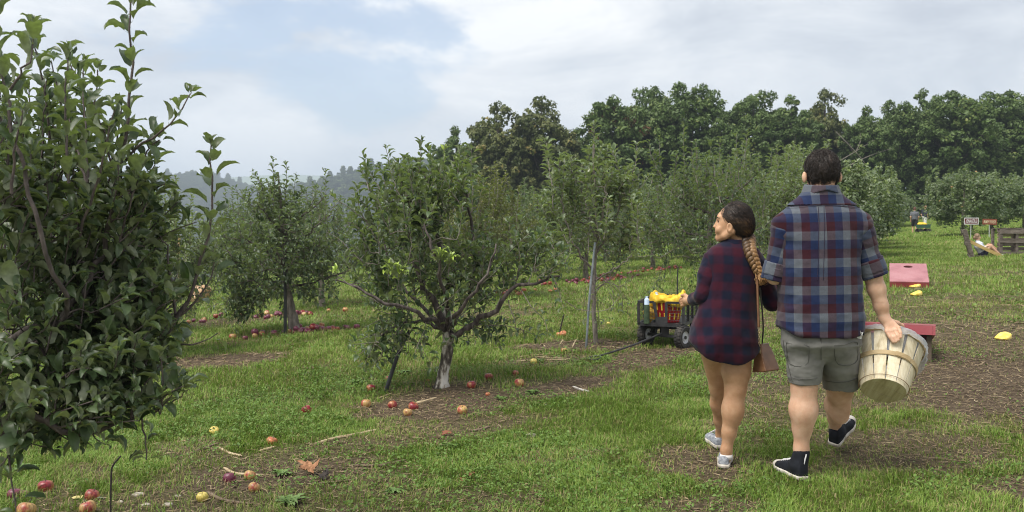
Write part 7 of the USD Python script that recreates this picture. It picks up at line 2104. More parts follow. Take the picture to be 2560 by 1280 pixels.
def standing(px, foot_py, Y, h, yaw, step=0.12, arms=None):
    """Joints of a person standing or walking; yaw: heading from +y towards +x."""
    b = at(px, foot_py, Y); b[2] = ga(b[0], b[1])
    k = h / 1.75
    f = np.array([math.sin(yaw), math.cos(yaw), 0]); s2 = np.array([f[1], -f[0], 0]); z = np.array([0, 0, 1.0])
    q = lambda a, b_, c: b + (f * a + s2 * b_ + z * c) * k
    return b, dict(pelvis=q(0, 0, 0.95), chest=q(0.02, 0, 1.28), neck=q(0.03, 0, 1.48), head=q(0.05, 0, 1.63), side=s2, up=z, face=f,
                   armL=np.array([q(0.02, -0.19, 1.40), q(-0.04, -0.24, 1.12), q(0.06, -0.22, 0.88)]), armR=np.array([q(0.02, 0.19, 1.40), q(0.0, 0.24, 1.12), q(0.10, 0.20, 0.92)]),
                   legL=np.array([q(0, -0.09, 0.90), q(0.07 + step * 0.6, -0.09, 0.50), q(step, -0.09, 0.085)]), legR=np.array([q(0, 0.09, 0.90), q(0.02 - step * 0.5, 0.09, 0.48), q(-step, 0.09, 0.085)]), toe=f, shoe=M['shoe_dark'])
b, J = standing(2286, 592, 58.0, 1.78, 0.3)
figure('distant person in a grey tee and black shorts walking away up the lane', b, J, 1.05, (M['grey_tee'], M['black_cloth'], 0.8, 0.9), M['hair_red'], M['skin_man'], 0.022)
b, J = standing(2311, 588, 61.0, 1.80, 1.2)
J['face'] = unit(np.array([0.6, -0.75, 0]))
figure('distant person in a dark tee with pale print standing by the yellow wagon', b, J, 1.0, (M['navy'], M['shoe_pale'], 0.8, 0.9), M['hair_pale'], M['skin_man'], 0.022)
pr = J['chest'] + np.array([0.10, -0.09, -0.02])
single('tee_print', box_m(pr, (0.14, 0.01, 0.16), None), M['shoe_pale'], 'pale print on the dark tee of the distant person by the wagon', 'print') if False else None
# their wagon
wc = at(2308, 566, 57.0); wc[2] = ga(wc[0], 57.0)
wag = thing('wagon', 'distant green wagon with a yellow load beside the two walkers', 'wagon', wc)
M['wagon_green'] = noise_mat('wagon_green', [(0.02, 0.06, 0.04), (0.035, 0.09, 0.06)], 10, 0.5)
part(wag, 'tray', box_m(wc + [0, 0, 0.36], (0.74, 0.45, 0.05)), M['wagon_green'])
for dx, dy, sx, sy in [(0, -0.22, 0.74, 0.02), (0, 0.22, 0.74, 0.02), (-0.36, 0, 0.02, 0.42), (0.36, 0, 0.02, 0.42)]:
    part(wag, 'side', box_m(wc + [dx, dy, 0.48], (sx, sy, 0.18)), M['wagon_green'])
V, Fc = solid(lambda p: ellip(p, wc + [-0.08, 0, 0.58], (0.30, 0.18, 0.12)) + 0.06 * (meshkit.fbm(p * 9, 2, 2) - 0.5), wc + [-0.5, -0.3, 0.38], wc + [0.36, 0.3, 0.80], 0.02)
single('yellow_load', (V, Fc), M['yellow_mesh'], 'yellow covered load lying in the distant green wagon', 'load', True)
for dx in (-0.26, 0.26):
    for dy in (-0.24, 0.24):
        w_ = trimesh.creation.cylinder(0.15, 0.07, sections=18, transform=trimesh.transformations.rotation_matrix(1.5708, (1, 0, 0))); w_.apply_translation(wc + [dx, dy, 0.16])
        part(wag, 'wheel', w_, M['tyre'])
part(wag, 'handle', tube([wc + [0.37, 0, 0.36], wc + [0.70, 0.2, 0.75]], 0.014, 6), M['cart_black'], True)

# painted signs
M['sign_maroon'] = noise_mat('sign_maroon', [(0.085, 0.012, 0.016), (0.12, 0.018, 0.022)], 8, 0.6)
M['sign_brown'] = noise_mat('sign_brown', [(0.17, 0.040, 0.022), (0.22, 0.055, 0.030)], 8, 0.6)
M['sign_white'] = noise_mat('sign_white', [(0.62, 0.62, 0.66), (0.74, 0.74, 0.76)], 20, 0.6)
M['sign_cream'] = noise_mat('sign_cream', [(0.62, 0.55, 0.38), (0.72, 0.66, 0.48)], 20, 0.6)
def sign(px0, px1, py0, py1, Y, text, board, ink, border, label, post_py, tilt=0.0, th=0.50, wide=0.92):
    c = at((px0 + px1) / 2, (py0 + py1) / 2, Y)
    w, h = (px1 - px0) / F * Y, (py1 - py0) / F * Y
    b = np.array([c[0], Y, ga(c[0], Y)])
    path = thing('sign', label, 'sign', b)
    Rz = trimesh.transformations.rotation_matrix(tilt, (0, 1, 0), c)
    bd = part(path, 'board', box_m(c, (w, 0.022, h)).apply_transform(Rz), board)
    if border:
        e = 0.022
        for dx, dz, sx, sz in [(0, h / 2 - e / 2, w, e), (0, -h / 2 + e / 2, w, e), (-w / 2 + e / 2, 0, e, h - 2 * e), (w / 2 - e / 2, 0, e, h - 2 * e)]:
            part(bd, 'border', box_m(c + [dx, -0.0125, dz], (sx, 0.006, sz)).apply_transform(Rz), ink)
    m = meshkit.text_mesh(text, h * th, 0.006, bold=False)
    bb = m.bounds
    m.apply_translation([-(bb[0][0] + bb[1][0]) / 2, -(bb[0][1] + bb[1][1]) / 2, 0])
    avail = (w - (0.085 if border else 0.05)) * wide
    m.apply_scale([avail / (bb[1][0] - bb[0][0]), 1, 1])
    m.apply_transform(trimesh.transformations.rotation_matrix(math.pi / 2, (1, 0, 0)))
    m.apply_translation(c + [0, -0.0115, 0]); m.apply_transform(Rz)
    part(bd, 'lettering', m, ink)
    part(path, 'post', tube([[c[0], Y + 0.02, b[2] - 0.05], [c[0], Y + 0.02, c[2] + h * 0.3]], 0.013, 6), M['rim_paint'], True)
sign(2410, 2446, 544.5, 561, 34.0, 'JONAGOLD', M['sign_maroon'], M['sign_white'], True, 'white bordered maroon sign reading JONAGOLD above the pallet chair', 580)
sign(2456.5, 2492, 547.5, 561.5, 34.5, 'READY TO PICK', M['sign_brown'], M['sign_cream'], False, 'brown sign reading READY TO PICK in cream letters', 580, tilt=0.03, th=0.5)

# stakes, posts, pumpkins
M['galv'] = noise_mat('galvanised_steel', [(0.11, 0.13, 0.145), (0.19, 0.22, 0.24), (0.36, 0.39, 0.42)], 5, 0.5, 0.2, 60, stretch=(3, 3, 0.6), metallic=0.35)
M['pipe_dark'] = noise_mat('pipe_dark', [(0.018, 0.020, 0.022), (0.045, 0.048, 0.05)], 10, 0.5)
def post(name, pts, r0, mat, label, cat, Y):
    P = [at(x, y, Y + (d[0] if d else 0)) for x, y, *d in pts]
    P[0][2] = ga(P[0][0], P[0][1]) - 0.04
    V, Fc = tube(curve(P, 12), r0, 8)
    single(name, (V, Fc), mat, label, cat, True)
post('stake', [(1465, 845), (1474, 740), (1488, 606)], 0.013, M['galv'], 'grey galvanised steel stake leaning beside the sparse young tree', 'stake', 9.75)
post('stake', [(960, 952), (1000, 872), (1024, 828, 0.1)], 0.018, M['pipe_dark'], 'dark pipe propped at a slant under the middle apple tree', 'stake', 7.75)
post('stake', [(713, 838), (713, 740), (711, 640)], 0.022, M['pipe_dark'], 'thin dark stake beside the trunk of the round apple tree', 'stake', 11.85)
post('stake', [(1693, 716), (1694, 690), (1695, 668)], 0.010, M['pipe_dark'], 'thin dark stake in the dark tree behind the cart', 'stake', 13.3)
M['post_wood'] = wood_mat('post_wood', [(0.20, 0.13, 0.06), (0.30, 0.20, 0.10), (0.36, 0.26, 0.15)], 0.85, 3.0, (8, 8, 1), 0.1)
M['post_grey'] = wood_mat('post_wood_grey', [(0.18, 0.16, 0.13), (0.27, 0.24, 0.20)], 0.85, 3.0, (8, 8, 1), 0.1)
post('trellis_post', [(449, 702), (448, 640), (448, 588)], 0.055, M['post_wood'], 'leftmost brown wooden post beyond the large front tree', 'post', 29.0)
post('trellis_post', [(459, 700), (459, 650), (458, 625)], 0.035, M['post_grey'], 'thin grey wooden post in the middle of the three distant posts', 'post', 30.0)
post('trellis_post', [(470, 694), (470, 640), (469, 610)], 0.050, M['post_grey'], 'rightmost grey wooden post beyond the large front tree', 'post', 31.0)
def pumpkin(px, py, w, cols, label, Y):
    c = at(px, py, Y); c[2] = ga(c[0], c[1])
    R0 = w / F * Y / 2
    u, v = np.meshgrid(np.linspace(0, 2 * np.pi, 40, endpoint=False), np.linspace(0.03, np.pi - 0.03, 14), indexing='ij')
    rr = R0 * (1 - 0.10 * np.abs(np.sin(5 * u)) ** 0.6)
    V = np.stack([rr * np.sin(v) * np.cos(u), rr * np.sin(v) * np.sin(u), R0 * 0.85 + R0 * 0.80 * np.cos(v) * (1 - 0.2 * np.exp(-v ** 2 * 6))], -1).reshape(-1, 3) + c
    ii = np.arange(40 * 14).reshape(40, 14); jj = np.roll(ii, -1, 0)
    Q = np.stack([ii[:, :-1], ii[:, 1:], jj[:, 1:], jj[:, :-1]], -1).reshape(-1, 4)
    path = thing('pumpkin', label, 'pumpkin', c)
    part(path, 'flesh', (V, np.vstack([Q[:, [0, 1, 2]], Q[:, [0, 2, 3]]])), noise_mat('pumpkin_' + cols[2], [cols[0], cols[1]], 6, 0.5), True)
    part(path, 'stem', tube(curve([c + [0, 0, R0 * 1.5], c + [0.01, 0, R0 * 1.75], c + [0.04, 0.01, R0 * 1.95]], 6), np.linspace(R0 * 0.14, R0 * 0.09, 6), 6), M['bark_grey'], True)
pumpkin(410, 752, 32, ((0.42, 0.15, 0.035), (0.52, 0.20, 0.05), 'orange'), 'orange pumpkin lying beyond the large front tree', 21.0)
pumpkin(436, 757, 34, ((0.42, 0.28, 0.16), (0.50, 0.36, 0.22), 'tan'), 'pale tan pumpkin right of the orange one', 20.6)
pumpkin(505, 752, 52, ((0.45, 0.27, 0.15), (0.53, 0.35, 0.21), 'salmon'), 'large pale salmon pumpkin left of the round apple tree', 20.8)
pumpkin(488, 752, 30, ((0.45, 0.30, 0.17), (0.53, 0.38, 0.23), 'buff'), 'smaller buff pumpkin in front of the large salmon one', 20.2)
# ------------------------------------------------------------------ windfall apples
def apple_mat(name, ground_, blush, dark, cover):
    n = {"tc": ("texture_coordinate", {}), "oi": ("object_info", {}), "loc": ("vector_math", {"math_type": "scale", "scale": 9.7}), "ad": ("vector_math", {"math_type": "add"}),
         "n1": ("noise_texture", {"scale": 1.5, "detail": 3.0}), "n2": ("noise_texture", {"scale": 9.0, "detail": 4.0}), "mp": ("mapping", {"mapping_type": "point", "scale": (1.0, 1.0, 0.18)}),
         "r1": ("map_range", {"range_type": "smoothstep", "from_min": 0.62 - cover, "from_max": 0.82 - cover}), "r2": ("map_range", {"from_min": 0.35, "from_max": 0.65, "to_min": 0.55, "to_max": 1.2}),
         "m": ("mix_color", {"blend_type": "mix", "a": ground_, "b": blush}), "bl": ("map_range", {"from_min": 0.70, "from_max": 0.80}), "m2": ("mix_color", {"blend_type": "mix", "b": dark}), "n3": ("noise_texture", {"scale": 2.6, "detail": 2.0}), "hv": ("hsv", {"fac": 1.0}),
         "p": ("principled_bsdf", {"roughness": 0.38, "specular_ior_level": 0.45})}
    l = [("oi.random", "loc.vector1"), ("tc.object", "ad.vector1"), ("loc.vector", "ad.vector2"), ("ad.vector", "n1.vector"), ("ad.vector", "n3.vector"), ("tc.object", "mp.vector"), ("mp.vector", "n2.vector"), ("n1.fac", "r1.value"), ("r1.result", "m.fac"), ("n2.fac", "r2.value"), ("r2.result", "hv.value"),
         ("m.result", "m2.a"), ("n3.fac", "bl.value"), ("bl.result", "m2.fac"), ("m2.result", "hv.color"), ("hv.color", "p.base_color")]
    return usdkit.material(stage, f'/World/Looks/{name}', n, l, surface="p.BSDF")
def apple_kind(name, mat, squash=1.0, dent=False):
    cls = kind_class(name)
    u, v = np.meshgrid(np.linspace(0, 2 * np.pi, 16, endpoint=False), np.linspace(0.0, np.pi, 11), indexing='ij')
    r_ = 0.5 * np.sin(v) ** 0.85 * (1 + 0.10 * np.cos(v)) * (1 + 0.025 * np.cos(5 * u) * np.sin(v))
    z = 0.46 * np.cos(v) - 0.12 * np.exp(-(v / 0.28) ** 2) + 0.09 * np.exp(-((np.pi - v) / 0.25) ** 2)
    if dent:
        r_ = r_ * (1 - 0.35 * np.exp(-((u - 4.3) / 0.6) ** 2) * np.exp(-((v - 1.3) / 0.7) ** 2))
    V = np.stack([r_ * np.cos(u), r_ * np.sin(u), z * squash + 0.46 * squash], -1).reshape(-1, 3)
    ii = np.arange(16 * 11).reshape(16, 11); jj = np.roll(ii, -1, 0)
    Q = np.stack([ii[:, :-1], ii[:, 1:], jj[:, 1:], jj[:, :-1]], -1).reshape(-1, 4)
    part(cls, 'fruit', (V, np.vstack([Q[:, [0, 1, 2]], Q[:, [0, 2, 3]]])), mat, True)
    part(cls, 'stalk', tube([[0, 0, 0.78 * squash], [0.03, 0.01, 0.95 * squash], [0.10, 0.02, 1.06 * squash]], [0.025, 0.02, 0.03], 5), M['twig'], True)
    return cls
AR = apple_kind('apple_red', apple_mat('apple_skin_red', (0.34, 0.15, 0.06), (0.21, 0.019, 0.026), (0.12, 0.06, 0.03), 0.28))
AB = apple_kind('apple_blushed', apple_mat('apple_skin_blush', (0.42, 0.27, 0.10), (0.30, 0.045, 0.042), (0.20, 0.10, 0.05), 0.16))
AY = apple_kind('apple_yellow', apple_mat('apple_skin_yellow', (0.52, 0.42, 0.10), (0.45, 0.25, 0.10), (0.25, 0.15, 0.06), 0.02))
AP = apple_kind('apple_purple', apple_mat('apple_skin_purple', (0.24, 0.07, 0.07), (0.125, 0.022, 0.048), (0.08, 0.04, 0.04), 0.32))
AO = apple_kind('apple_rotting', apple_mat('apple_skin_rotting', (0.46, 0.17, 0.07), (0.38, 0.10, 0.045), (0.16, 0.08, 0.04), 0.15), 0.8, True)
ra = np.random.default_rng(606)
def apple(cls, px, py, w, label, group=None):
    """py: the middle of the apple in the photograph."""
    c = ground_hit(px, py + w * 0.42)
    s_ = w / F * np.linalg.norm(c - EYE)
    path = numbered('/World', 'apple')
    x = UsdGeom.Xform.Define(stage, path)
    x.AddTranslateOp().Set(Gf.Vec3d(float(c[0]), float(c[1]), float(c[2]) - 0.14 * s_))
    x.AddRotateZOp().Set(float(ra.uniform(0, 360)))
    x.AddRotateXOp().Set(float(ra.uniform(-35, 35)))
    x.AddScaleOp().Set(Gf.Vec3f(float(s_)))
    x.GetPrim().GetReferences().AddInternalReference(cls); x.GetPrim().SetInstanceable(True)
    tag(x.GetPrim(), label, 'apple', group)
G1 = 'windfall apples near the camera'
for cls, px, py, w, label in [
    (AR, 770, 1022, 26, 'shiny red apple alone in the grass left of the middle tree'), (AB, 915, 1007, 26, 'orange blushed apple left below the middle tree'), (AR, 984, 1010, 25, 'red apple half hidden by grass left of the pair below the middle tree'),
    (AB, 1017, 1029, 24, 'front orange apple of the touching pair below the middle tree'), (AR, 1029, 1013, 27, 'rear dark red apple of the touching pair below the middle tree'), (AB, 1155, 1022, 28, 'large pale pink and yellow apple right below the whitewashed trunk'),
    (AR, 1180, 960, 24, 'dark red apple just right of the whitewashed trunk'), (AR, 1222, 940, 22, 'red apple in dry grass farther right of the whitewashed trunk'), (AB, 1298, 955, 26, 'salmon pink apple right of the middle tree in leafy weeds'), (AR, 1288, 931, 17, 'small red apple behind the salmon pink one'),
    (AR, 968, 946, 17, 'small red apple at the foot of the slanting dark pipe'), (AR, 926, 969, 24, 'dark red apple in weeds left of the slanting pipe'), (AO, 848, 1034, 12, 'tiny orange windfall between the shiny red and the blushed apple'), (AO, 676, 1098, 32, 'broken orange rotting apple on bare soil, left'),
    (AY, 535, 1073, 25, 'yellow apple alone in the grass right of the large front tree'), (AP, 573, 1194, 33, 'magenta apple at the left of the three lying together in the foreground'), (AB, 620, 1187, 31, 'blushed apple at the back of the three lying together in the foreground'), (AB, 629, 1216, 29, 'orange apple at the front of the three lying together in the foreground'),
    (AY, 505, 1241, 28, 'yellow apple in the foreground beside a bent stick'), (AR, 223, 1237, 35, 'red apple, rear one of the two touching in the lower left'), (AB, 226, 1267, 40, 'red and yellow bruised apple, front one of the two touching in the lower left'), (AR, 113, 1216, 37, 'red apple under the low branch of the front tree'),
    (AP, 34, 1236, 34, 'pink apple behind leaves in the lower left corner'), (AP, 57, 1236, 24, 'small pink apple touching the one in the lower left corner'), (AB, 60, 1275, 44, 'pale red apple cut by the lower edge in the left corner'), (AY, 1334, 902, 19, 'pale yellow apple right of the middle tree on straw'),
    (AO, 1410, 830, 22, 'right salmon apple of the pair under the forked twig'), (AO, 1396, 834, 19, 'left salmon apple of the pair under the forked twig'), (AO, 1490, 852, 13, 'small broken orange apple below the sparse young tree'), (AB, 1411, 875, 17, 'small blushed apple on the pale straw'),
    (AR, 1301, 735, 15, 'red apple seen under the right branch of the middle tree'), (AO, 1220, 983, 14, 'small yellow half eaten windfall in front of the whitewashed trunk'), (AR, 1352, 702, 12, 'small red apple beside the right branch tip of the middle tree'), (AY, 1520, 808, 11, 'tiny yellow windfall right of the young tree'), (AO, 1069, 949, 10, 'tiny orange windfall left of the whitewashed trunk'), (AO, 1455, 700, 9, 'tiny bright windfall in front of the row of red apples')]:
    apple(cls, px, py, w * (0.88 if w > 29 else 0.94), label, G1)
def scatter(n, cx, cy, rx, ry, turn, kinds, label, group, wm=0.075):
    ct, st_ = math.cos(turn), math.sin(turn)
    for _ in range(n):
        a, q = ra.uniform(0, 6.28), ra.normal(0, 0.45)
        u, v = ra.normal(0, 0.5) * rx, ra.normal(0, 0.5) * ry
        x, y = cx + u * ct - v * st_, cy + u * st_ + v * ct
        cls = kinds[ra.integers(0, len(kinds))]
        s_ = wm * ra.uniform(0.8, 1.15)
        path = numbered('/World', 'apple')
        X = UsdGeom.Xform.Define(stage, path)
        X.AddTranslateOp().Set(Gf.Vec3d(float(x), float(y), ga(x, y) - 0.12 * s_ + (0.5 * s_ if ra.random() < 0.15 else 0)))
        X.AddRotateZOp().Set(float(ra.uniform(0, 360))); X.AddRotateXOp().Set(float(ra.uniform(-50, 50)))
        X.AddScaleOp().Set(Gf.Vec3f(float(s_)))
        X.GetPrim().GetReferences().AddInternalReference(cls); X.GetPrim().SetInstanceable(True)
        tag(X.GetPrim(), label, 'apple', group)
scatter(24, -3.05, 11.9, 0.75, 0.30, 0.35, [AP, AP, AP, AB], 'purple windfall apple round the foot of the round apple tree', 'purple windfalls round the foot of the round tree', 0.085)
scatter(12, -2.5, 12.0, 0.45, 0.18, 0.4, [AP, AP, AR], 'purple windfall apple heaped right of the grey trunk', 'purple windfalls right of the grey trunk', 0.085)
scatter(32, -4.0, 14.4, 1.3, 0.32, 0.42, [AP, AP, AR, AB], 'purple red windfall apple in the strip behind the round apple tree', 'windfalls in the strip behind the round tree', 0.085)
scatter(62, 1.7, 20.0, 1.5, 0.5, 0.6, [AR, AP, AP, AR], 'red windfall apple in the strip behind the steel stake', 'red windfalls behind the steel stake', 0.085)
scatter(34, 3.6, 23.2, 1.6, 0.35, 0.7, [AR, AP, AP], 'red windfall apple in the strip behind the cart tree', 'red windfalls farther along the second row', 0.085)
scatter(16, 0.2, 17.4, 0.8, 0.4, 0.6, [AR, AB, AO], 'red windfall apple below the turning tree', 'red windfalls below the turning tree', 0.08)
# apples still hanging
for k, (x, y, Y) in enumerate([(2440, 432, 38.0), (2405, 520, 37.6), (2350, 505, 38.0), (2380, 470, 37.6)]):
    c = at(x, y, Y)
    path = numbered('/World', 'apple'); X = UsdGeom.Xform.Define(stage, path)
    X.AddTranslateOp().Set(Gf.Vec3d(*map(float, c))); X.AddScaleOp().Set(Gf.Vec3f(0.09))
    X.GetPrim().GetReferences().AddInternalReference(AB); X.GetPrim().SetInstanceable(True)
    tag(X.GetPrim(), 'apple hanging in the rounded tree behind the signs', 'apple', 'apples hanging behind the signs')

# ------------------------------------------------------------------ sticks, chips, leaves, stones
M['chip_pale'] = wood_mat('split_wood_pale', [(0.27, 0.20, 0.115), (0.37, 0.29, 0.18), (0.44, 0.37, 0.25)], 0.8, 9.0, (1, 6, 6), 0.1)
M['chip_red'] = noise_mat('bark_chip_red', [(0.14, 0.055, 0.03), (0.22, 0.085, 0.045)], 30, 0.85, 0.4)
M['stick_brown'] = noise_mat('stick_brown', [(0.10, 0.072, 0.05), (0.19, 0.14, 0.10)], 30, 0.85, 0.4)
M['stick_dark'] = noise_mat('stick_dark', [(0.022, 0.018, 0.016), (0.05, 0.04, 0.035)], 30, 0.85, 0.4)
M['stick_white'] = noise_mat('stick_white', [(0.38, 0.36, 0.33), (0.52, 0.50, 0.47)], 30, 0.85, 0.4)
def stick(pts, r0, mat, label, lift=0.006, flat=1.0, ends=(0.6, 0.9)):
    P = np.array([ground_hit(x, y) for x, y in pts])
    P[:, 2] = [ga(a, b) + lift for a, b in P[:, :2]]
    P = curve(P, 9)
    V, Fc = tube(P, np.interp(np.linspace(0, 1, 9), [0, 0.15, 0.8, 1], [r0 * ends[0], r0, r0 * 0.8, r0 * 0.45]), 6)
    V[:, 2] = P[:, 2].mean() * 0 + V[:, 2]
    single('stick', (V, Fc), mat, label, 'stick', True)
for pts, r0, mat, label in [
    ([(788, 1112), (840, 1098), (900, 1086), (942, 1076)], 0.013, 'chip_pale', 'long pale split stick on bare soil below the middle tree'), ([(648, 1130), (670, 1124), (690, 1118)], 0.010, 'chip_pale', 'short pale splinter by the broken orange apple'),
    ([(945, 1167), (985, 1160), (1016, 1152)], 0.013, 'stick_brown', 'brown stick in weeds, centre of the foreground'), ([(880, 1165), (915, 1166), (945, 1166)], 0.008, 'stick_brown', 'thin brown stick left of the brown stick in weeds'),
    ([(795, 1212), (850, 1206), (890, 1200)], 0.008, 'stick_brown', 'thin stick right of the big dead leaf'), ([(1432, 968), (1450, 975), (1472, 980)], 0.011, 'stick_white', 'short white stick on the bare track'),
    ([(1290, 905), (1345, 902), (1420, 900)], 0.011, 'chip_pale', 'upper long straw coloured stalk right of the middle tree'), ([(1340, 893), (1380, 896), (1425, 898)], 0.008, 'chip_pale', 'thin straw coloured stalk above the long one'), ([(1300, 893), (1330, 890), (1400, 884)], 0.008, 'chip_pale', 'highest straw coloured stalk right of the middle tree'),
    ([(1400, 862), (1406, 853), (1408, 850)], 0.010, 'chip_pale', 'short upright pale stalk left of the young tree'), ([(1432, 868), (1438, 855), (1444, 848)], 0.010, 'chip_pale', 'short slanting pale stalk by the young tree'),
    ([(520, 1233), (545, 1248), (580, 1257), (630, 1262)], 0.011, 'stick_brown', 'bent brown stick beside the yellow foreground apple'), ([(490, 1130), (515, 1122), (545, 1110)], 0.011, 'stick_brown', 'brown stick left of the bare patch in the foreground'), ([(545, 1120), (575, 1135), (605, 1142)], 0.010, 'chip_pale', 'pale forked stick behind the three foreground apples'),
    ([(560, 1172), (590, 1186), (660, 1190)], 0.010, 'chip_pale', 'pale stick touching the three foreground apples'), ([(940, 1000), (960, 992), (978, 985)], 0.007, 'chip_pale', 'small pale stick left of the whitewashed trunk'), ([(1040, 1010), (1065, 1005), (1090, 996)], 0.016, 'chip_pale', 'flat pale piece of wood below the whitewashed trunk'),
    ([(2250, 768), (2275, 769), (2296, 768)], 0.012, 'chip_pale', 'thin dry stalk in the grass below the bean bags'), ([(1180, 1080), (1205, 1075), (1225, 1068)], 0.012, 'stick_brown', 'brown stick right of the reddish bark chip'), ([(1095, 1120), (1106, 1113), (1116, 1108)], 0.011, 'chip_pale', 'pale splinter below the reddish bark chip')]:
    stick(pts, r0, M[mat], label)
# dark dead shoots standing in the ground
def dead_shoot(pts, Y, r0, label):
    P = [at(x, y, Y) for x, y in pts]; P[0][2] = ga(P[0][0], P[0][1]) - 0.02
    single('dead_shoot', tube(curve(P, 10), np.linspace(r0, r0 * 0.8, 10), 6), M['stick_dark'], label, 'stick', True)
dead_shoot([(275, 1240), (278, 1190), (283, 1163), (302, 1140)], 4.55, 0.0055, 'dark dead shoot standing bent in the lower left')
dead_shoot([(1398, 838), (1404, 808), (1410, 786)], 10.9, 0.010, 'dark forked twig standing over two salmon apples')
dead_shoot([(1311, 845), (1310, 836), (1308, 826)], 10.5, 0.008, 'short dark twig standing left of the forked one')
def sheet(c, size, turn, mat, name, label, cat, curl=0.35, lobes=5, seed=0, tilt=0.3):
    """A curled dry leaf or flake of bark."""
    r = np.random.default_rng(seed)
    n = 14
    u, v = np.meshgrid(np.linspace(-1, 1, n), np.linspace(-1, 1, n), indexing='ij')
    a = np.arctan2(v, u); q = np.maximum(np.abs(u), np.abs(v))
    rad = q * (0.78 + 0.22 * np.cos(lobes * a)) * (1 + 0.10 * r.normal(size=u.shape) * (q > 0.9))
    x, y = rad * np.cos(a), rad * np.sin(a) * 0.75
    z = curl * (x ** 2 * 0.8 + y ** 2 * 0.5) + 0.16 * np.sin(x * 3.1 + seed) + 0.10 * np.sin(y * 5 + 1) + tilt * y + 0.05 * r.normal(size=u.shape)
    P = np.stack([x * math.cos(turn) - y * math.sin(turn), x * math.sin(turn) + y * math.cos(turn), z - z.min()], -1).reshape(-1, 3) * size + c
    ii = np.arange(n * n).reshape(n, n)
    Q = np.stack([ii[:-1, :-1], ii[1:, :-1], ii[1:, 1:], ii[:-1, 1:]], -1).reshape(-1, 4)
    Fc = np.vstack([Q[:, [0, 1, 2]], Q[:, [0, 2, 3]]])
    nn = vnormals(P, Fc)
    V = np.vstack([P + nn * 0.0006, P - nn * 0.0006]); k = n * n
    Fc = np.vstack([Fc, Fc[:, ::-1] + k])
    single(name, (V, Fc), mat, label, cat, True)
M['dead_leaf'] = noise_mat('dead_leaf', [(0.19, 0.085, 0.04), (0.32, 0.16, 0.08), (0.42, 0.24, 0.13)], 14, 0.75, 0.4, 70)
M['stone'] = noise_mat('stone_pale', [(0.22, 0.20, 0.16), (0.33, 0.30, 0.25), (0.42, 0.39, 0.33)], 25, 0.85, 0.4, 80)
c = ground_hit(770, 1186); sheet(c + [0, 0, 0.01], 0.065, 0.4, M['dead_leaf'], 'dead_leaf', 'large curled orange brown dead leaf in the foreground', 'leaf', 0.5, 5, 3, 0.55)
c = ground_hit(806, 1200); sheet(c + [0, 0, 0.005], 0.050, 1.0, M['stick_dark'], 'bark_flake', 'dark flake of bark right of the big dead leaf', 'bark', 0.3, 3, 5, 0.3)
for k, (px, py, s_, lab) in enumerate([(1114, 1090, 0.040, 'reddish bark chip in weeds below the middle tree'), (1156, 1206, 0.026, 'left one of three reddish bark chips near the lower edge'), (1172, 1199, 0.034, 'middle one of three reddish bark chips near the lower edge'), (1186, 1194, 0.022, 'right one of three reddish bark chips near the lower edge')]):
    sheet(ground_hit(px, py) + [0, 0, 0.012], s_, 0.6 * k, M['chip_red'], 'bark_chip', lab, 'bark', 0.35, 3, 20 + k, 0.3)
c = ground_hit(193, 1250); sheet(c + [0, 0, 0.008], 0.028, 0.5, noise_mat('leaf_yellowed', [(0.40, 0.34, 0.12), (0.5, 0.44, 0.2)], 20, 0.7), 'fallen_leaf', 'pale yellow fallen leaf left of the two touching apples', 'leaf', 0.3, 2, 8, 0.2)
c = ground_hit(250, 1252); sheet(c + [0, 0, 0.006], 0.030, 2.4, M['leaf_grey'] if 'leaf_grey' in M else noise_mat('leaf_greyed', [(0.16, 0.19, 0.13), (0.24, 0.26, 0.19)], 20, 0.7), 'fallen_leaf', 'grey green fallen leaf right of the two touching apples', 'leaf', 0.3, 2, 9, 0.2)
def stone(px, py, w, label, seed, h=0.45):
    c = ground_hit(px, py); s_ = w / F * c[1] / 2
    m = trimesh.creation.icosphere(3, 1.0); V = m.vertices
    V = V * (1 + 0.5 * (meshkit.fbm(V * 1.3 + seed, 3, seed) - 0.5))[:, None] * [s_, s_ * 0.8, s_ * h] + c
    single('stone', (V, m.faces), M['stone'], label, 'stone', 50)
for k, (px, py, w, lab) in enumerate([(1327, 1090, 32, 'pale flat stone in the grass of the centre foreground'), (345, 1238, 32, 'pale stone on mossy soil in the lower left'), (420, 1262, 26, 'flat stone at the lower edge on mossy soil'), (365, 1262, 22, 'small stone left of the flat stone at the lower edge'), (300, 1255, 18, 'small stone by the dark dead shoot'), (1385, 1196, 14, 'small brown clod in the lush grass of the foreground'), (445, 1240, 16, 'small grey stone on mossy soil right of the pale one'), (1366, 1013, 14, 'small pale stone near the bare track')]):
    stone(px, py, w, lab, 30 + k)
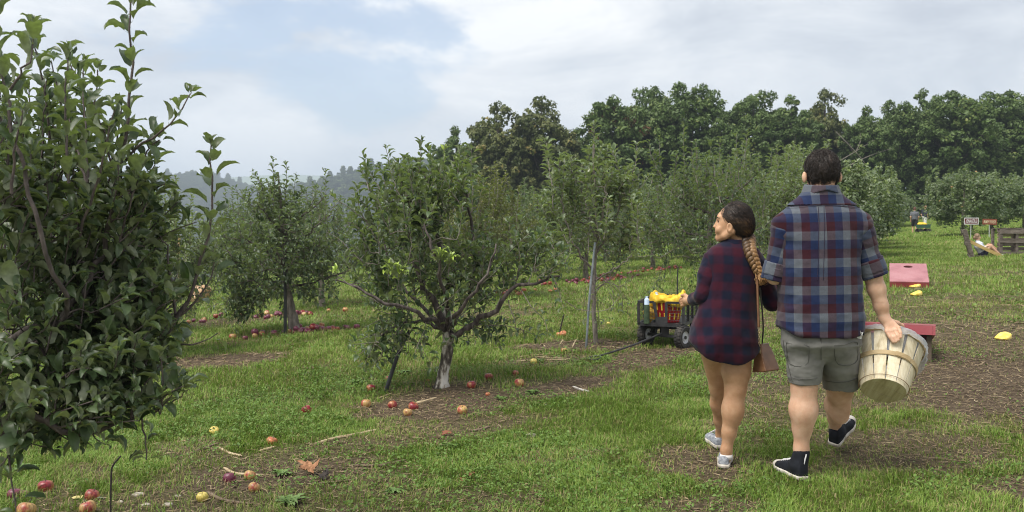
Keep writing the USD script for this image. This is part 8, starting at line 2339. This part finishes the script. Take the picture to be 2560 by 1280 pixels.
# broad weeds: rosettes of long lobed leaves
M['weed_leaf'] = noise_mat('rosette_leaf', [(0.055, 0.105, 0.020), (0.085, 0.150, 0.030), (0.12, 0.19, 0.05)], 12, 0.5, 0.2, 60)
def rosette(px, py, s_, label, seed, n=17):
    r = np.random.default_rng(seed)
    c = ground_hit(px, py)
    s_ = s_ * 0.75
    path = thing('weed_plant', label, 'weed', c)
    for k in range(n):
        a = 2.4 * k + r.normal(0, 0.2); L = s_ * r.uniform(0.6, 1.1)
        m_ = 9
        t = np.linspace(0, 1, m_)
        el = r.uniform(0.45, 0.95)
        x = L * t * math.cos(el * 0.75); z = L * (math.sin(el) * t - 0.75 * math.sin(el) * t ** 2.2) + 0.006
        w = 0.12 * L * np.sin(np.pi * np.clip(t, 0.03, 1) ** 0.7) * (1 + 0.42 * np.where(np.arange(m_) % 2, 1, -1)) + 0.002
        d, sd = np.array([math.cos(a), math.sin(a), 0]), np.array([-math.sin(a), math.cos(a), 0])
        mid = c + d * x[:, None] + np.array([0, 0, 1.0]) * z[:, None]
        V = np.stack([mid - sd * w[:, None] + [0, 0, 0.004], mid, mid + sd * w[:, None] + [0, 0, 0.004]], 1).reshape(-1, 3)
        i = np.arange(m_ - 1)[:, None] * 3
        Fc = np.vstack([i + [0, 3, 4], i + [0, 4, 1], i + [1, 4, 5], i + [1, 5, 2]])
        part(path, 'leaf', (V, Fc), M['weed_leaf'], True)
for k, (px, py, s_, lab) in enumerate([(725, 1262, 0.17, 'large thistle like weed at the lower edge left of centre'), (705, 1190, 0.12, 'broad leaved weed left of the big dead leaf'), (890, 960, 0.16, 'tall leafy weed left of the slanting pipe'), (1010, 935, 0.14, 'leafy weed behind the slanting pipe'), (1330, 985, 0.12, 'leafy weed right of the salmon pink apple'), (1345, 905, 0.13, 'leafy weed behind the pale yellow apple'),
    (60, 1180, 0.16, 'pale leafy weed under the large front tree at left'), (1130, 1120, 0.10, 'small leafy weed right of the bark chip'), (2000, 1090, 0.09, 'small leafy weed between the feet of the man'), (1530, 800, 0.14, 'leafy weed right of the foot of the young tree'), (600, 1120, 0.09, 'leafy weed behind the three foreground apples'), (2190, 990, 0.08, 'pale low weed below the basket'), (985, 1235, 0.10, 'broad leaved weed at the lower edge, centre'), (1250, 1000, 0.10, 'leafy weed in front of the salmon pink apple')]):
    rosette(px, py, s_, lab, 50 + k)
# ------------------------------------------------------------------ the air
HAZE = 0.00045
hz = usdkit.material(stage, '/World/Looks/haze_air', {"v": ("principled_volume", {"density": HAZE, "color": (0.72, 0.84, 0.98), "anisotropy": 0.2})}, [], volume="v.volume")
hb = trimesh.creation.box(bounds=[(-3400, -80, -90), (3400, 6600, 330)])
p = put('/World/haze', hb.vertices, hb.faces, hz)
tag(p, 'thin blue autumn haze over the valley', 'haze', kind='stuff')
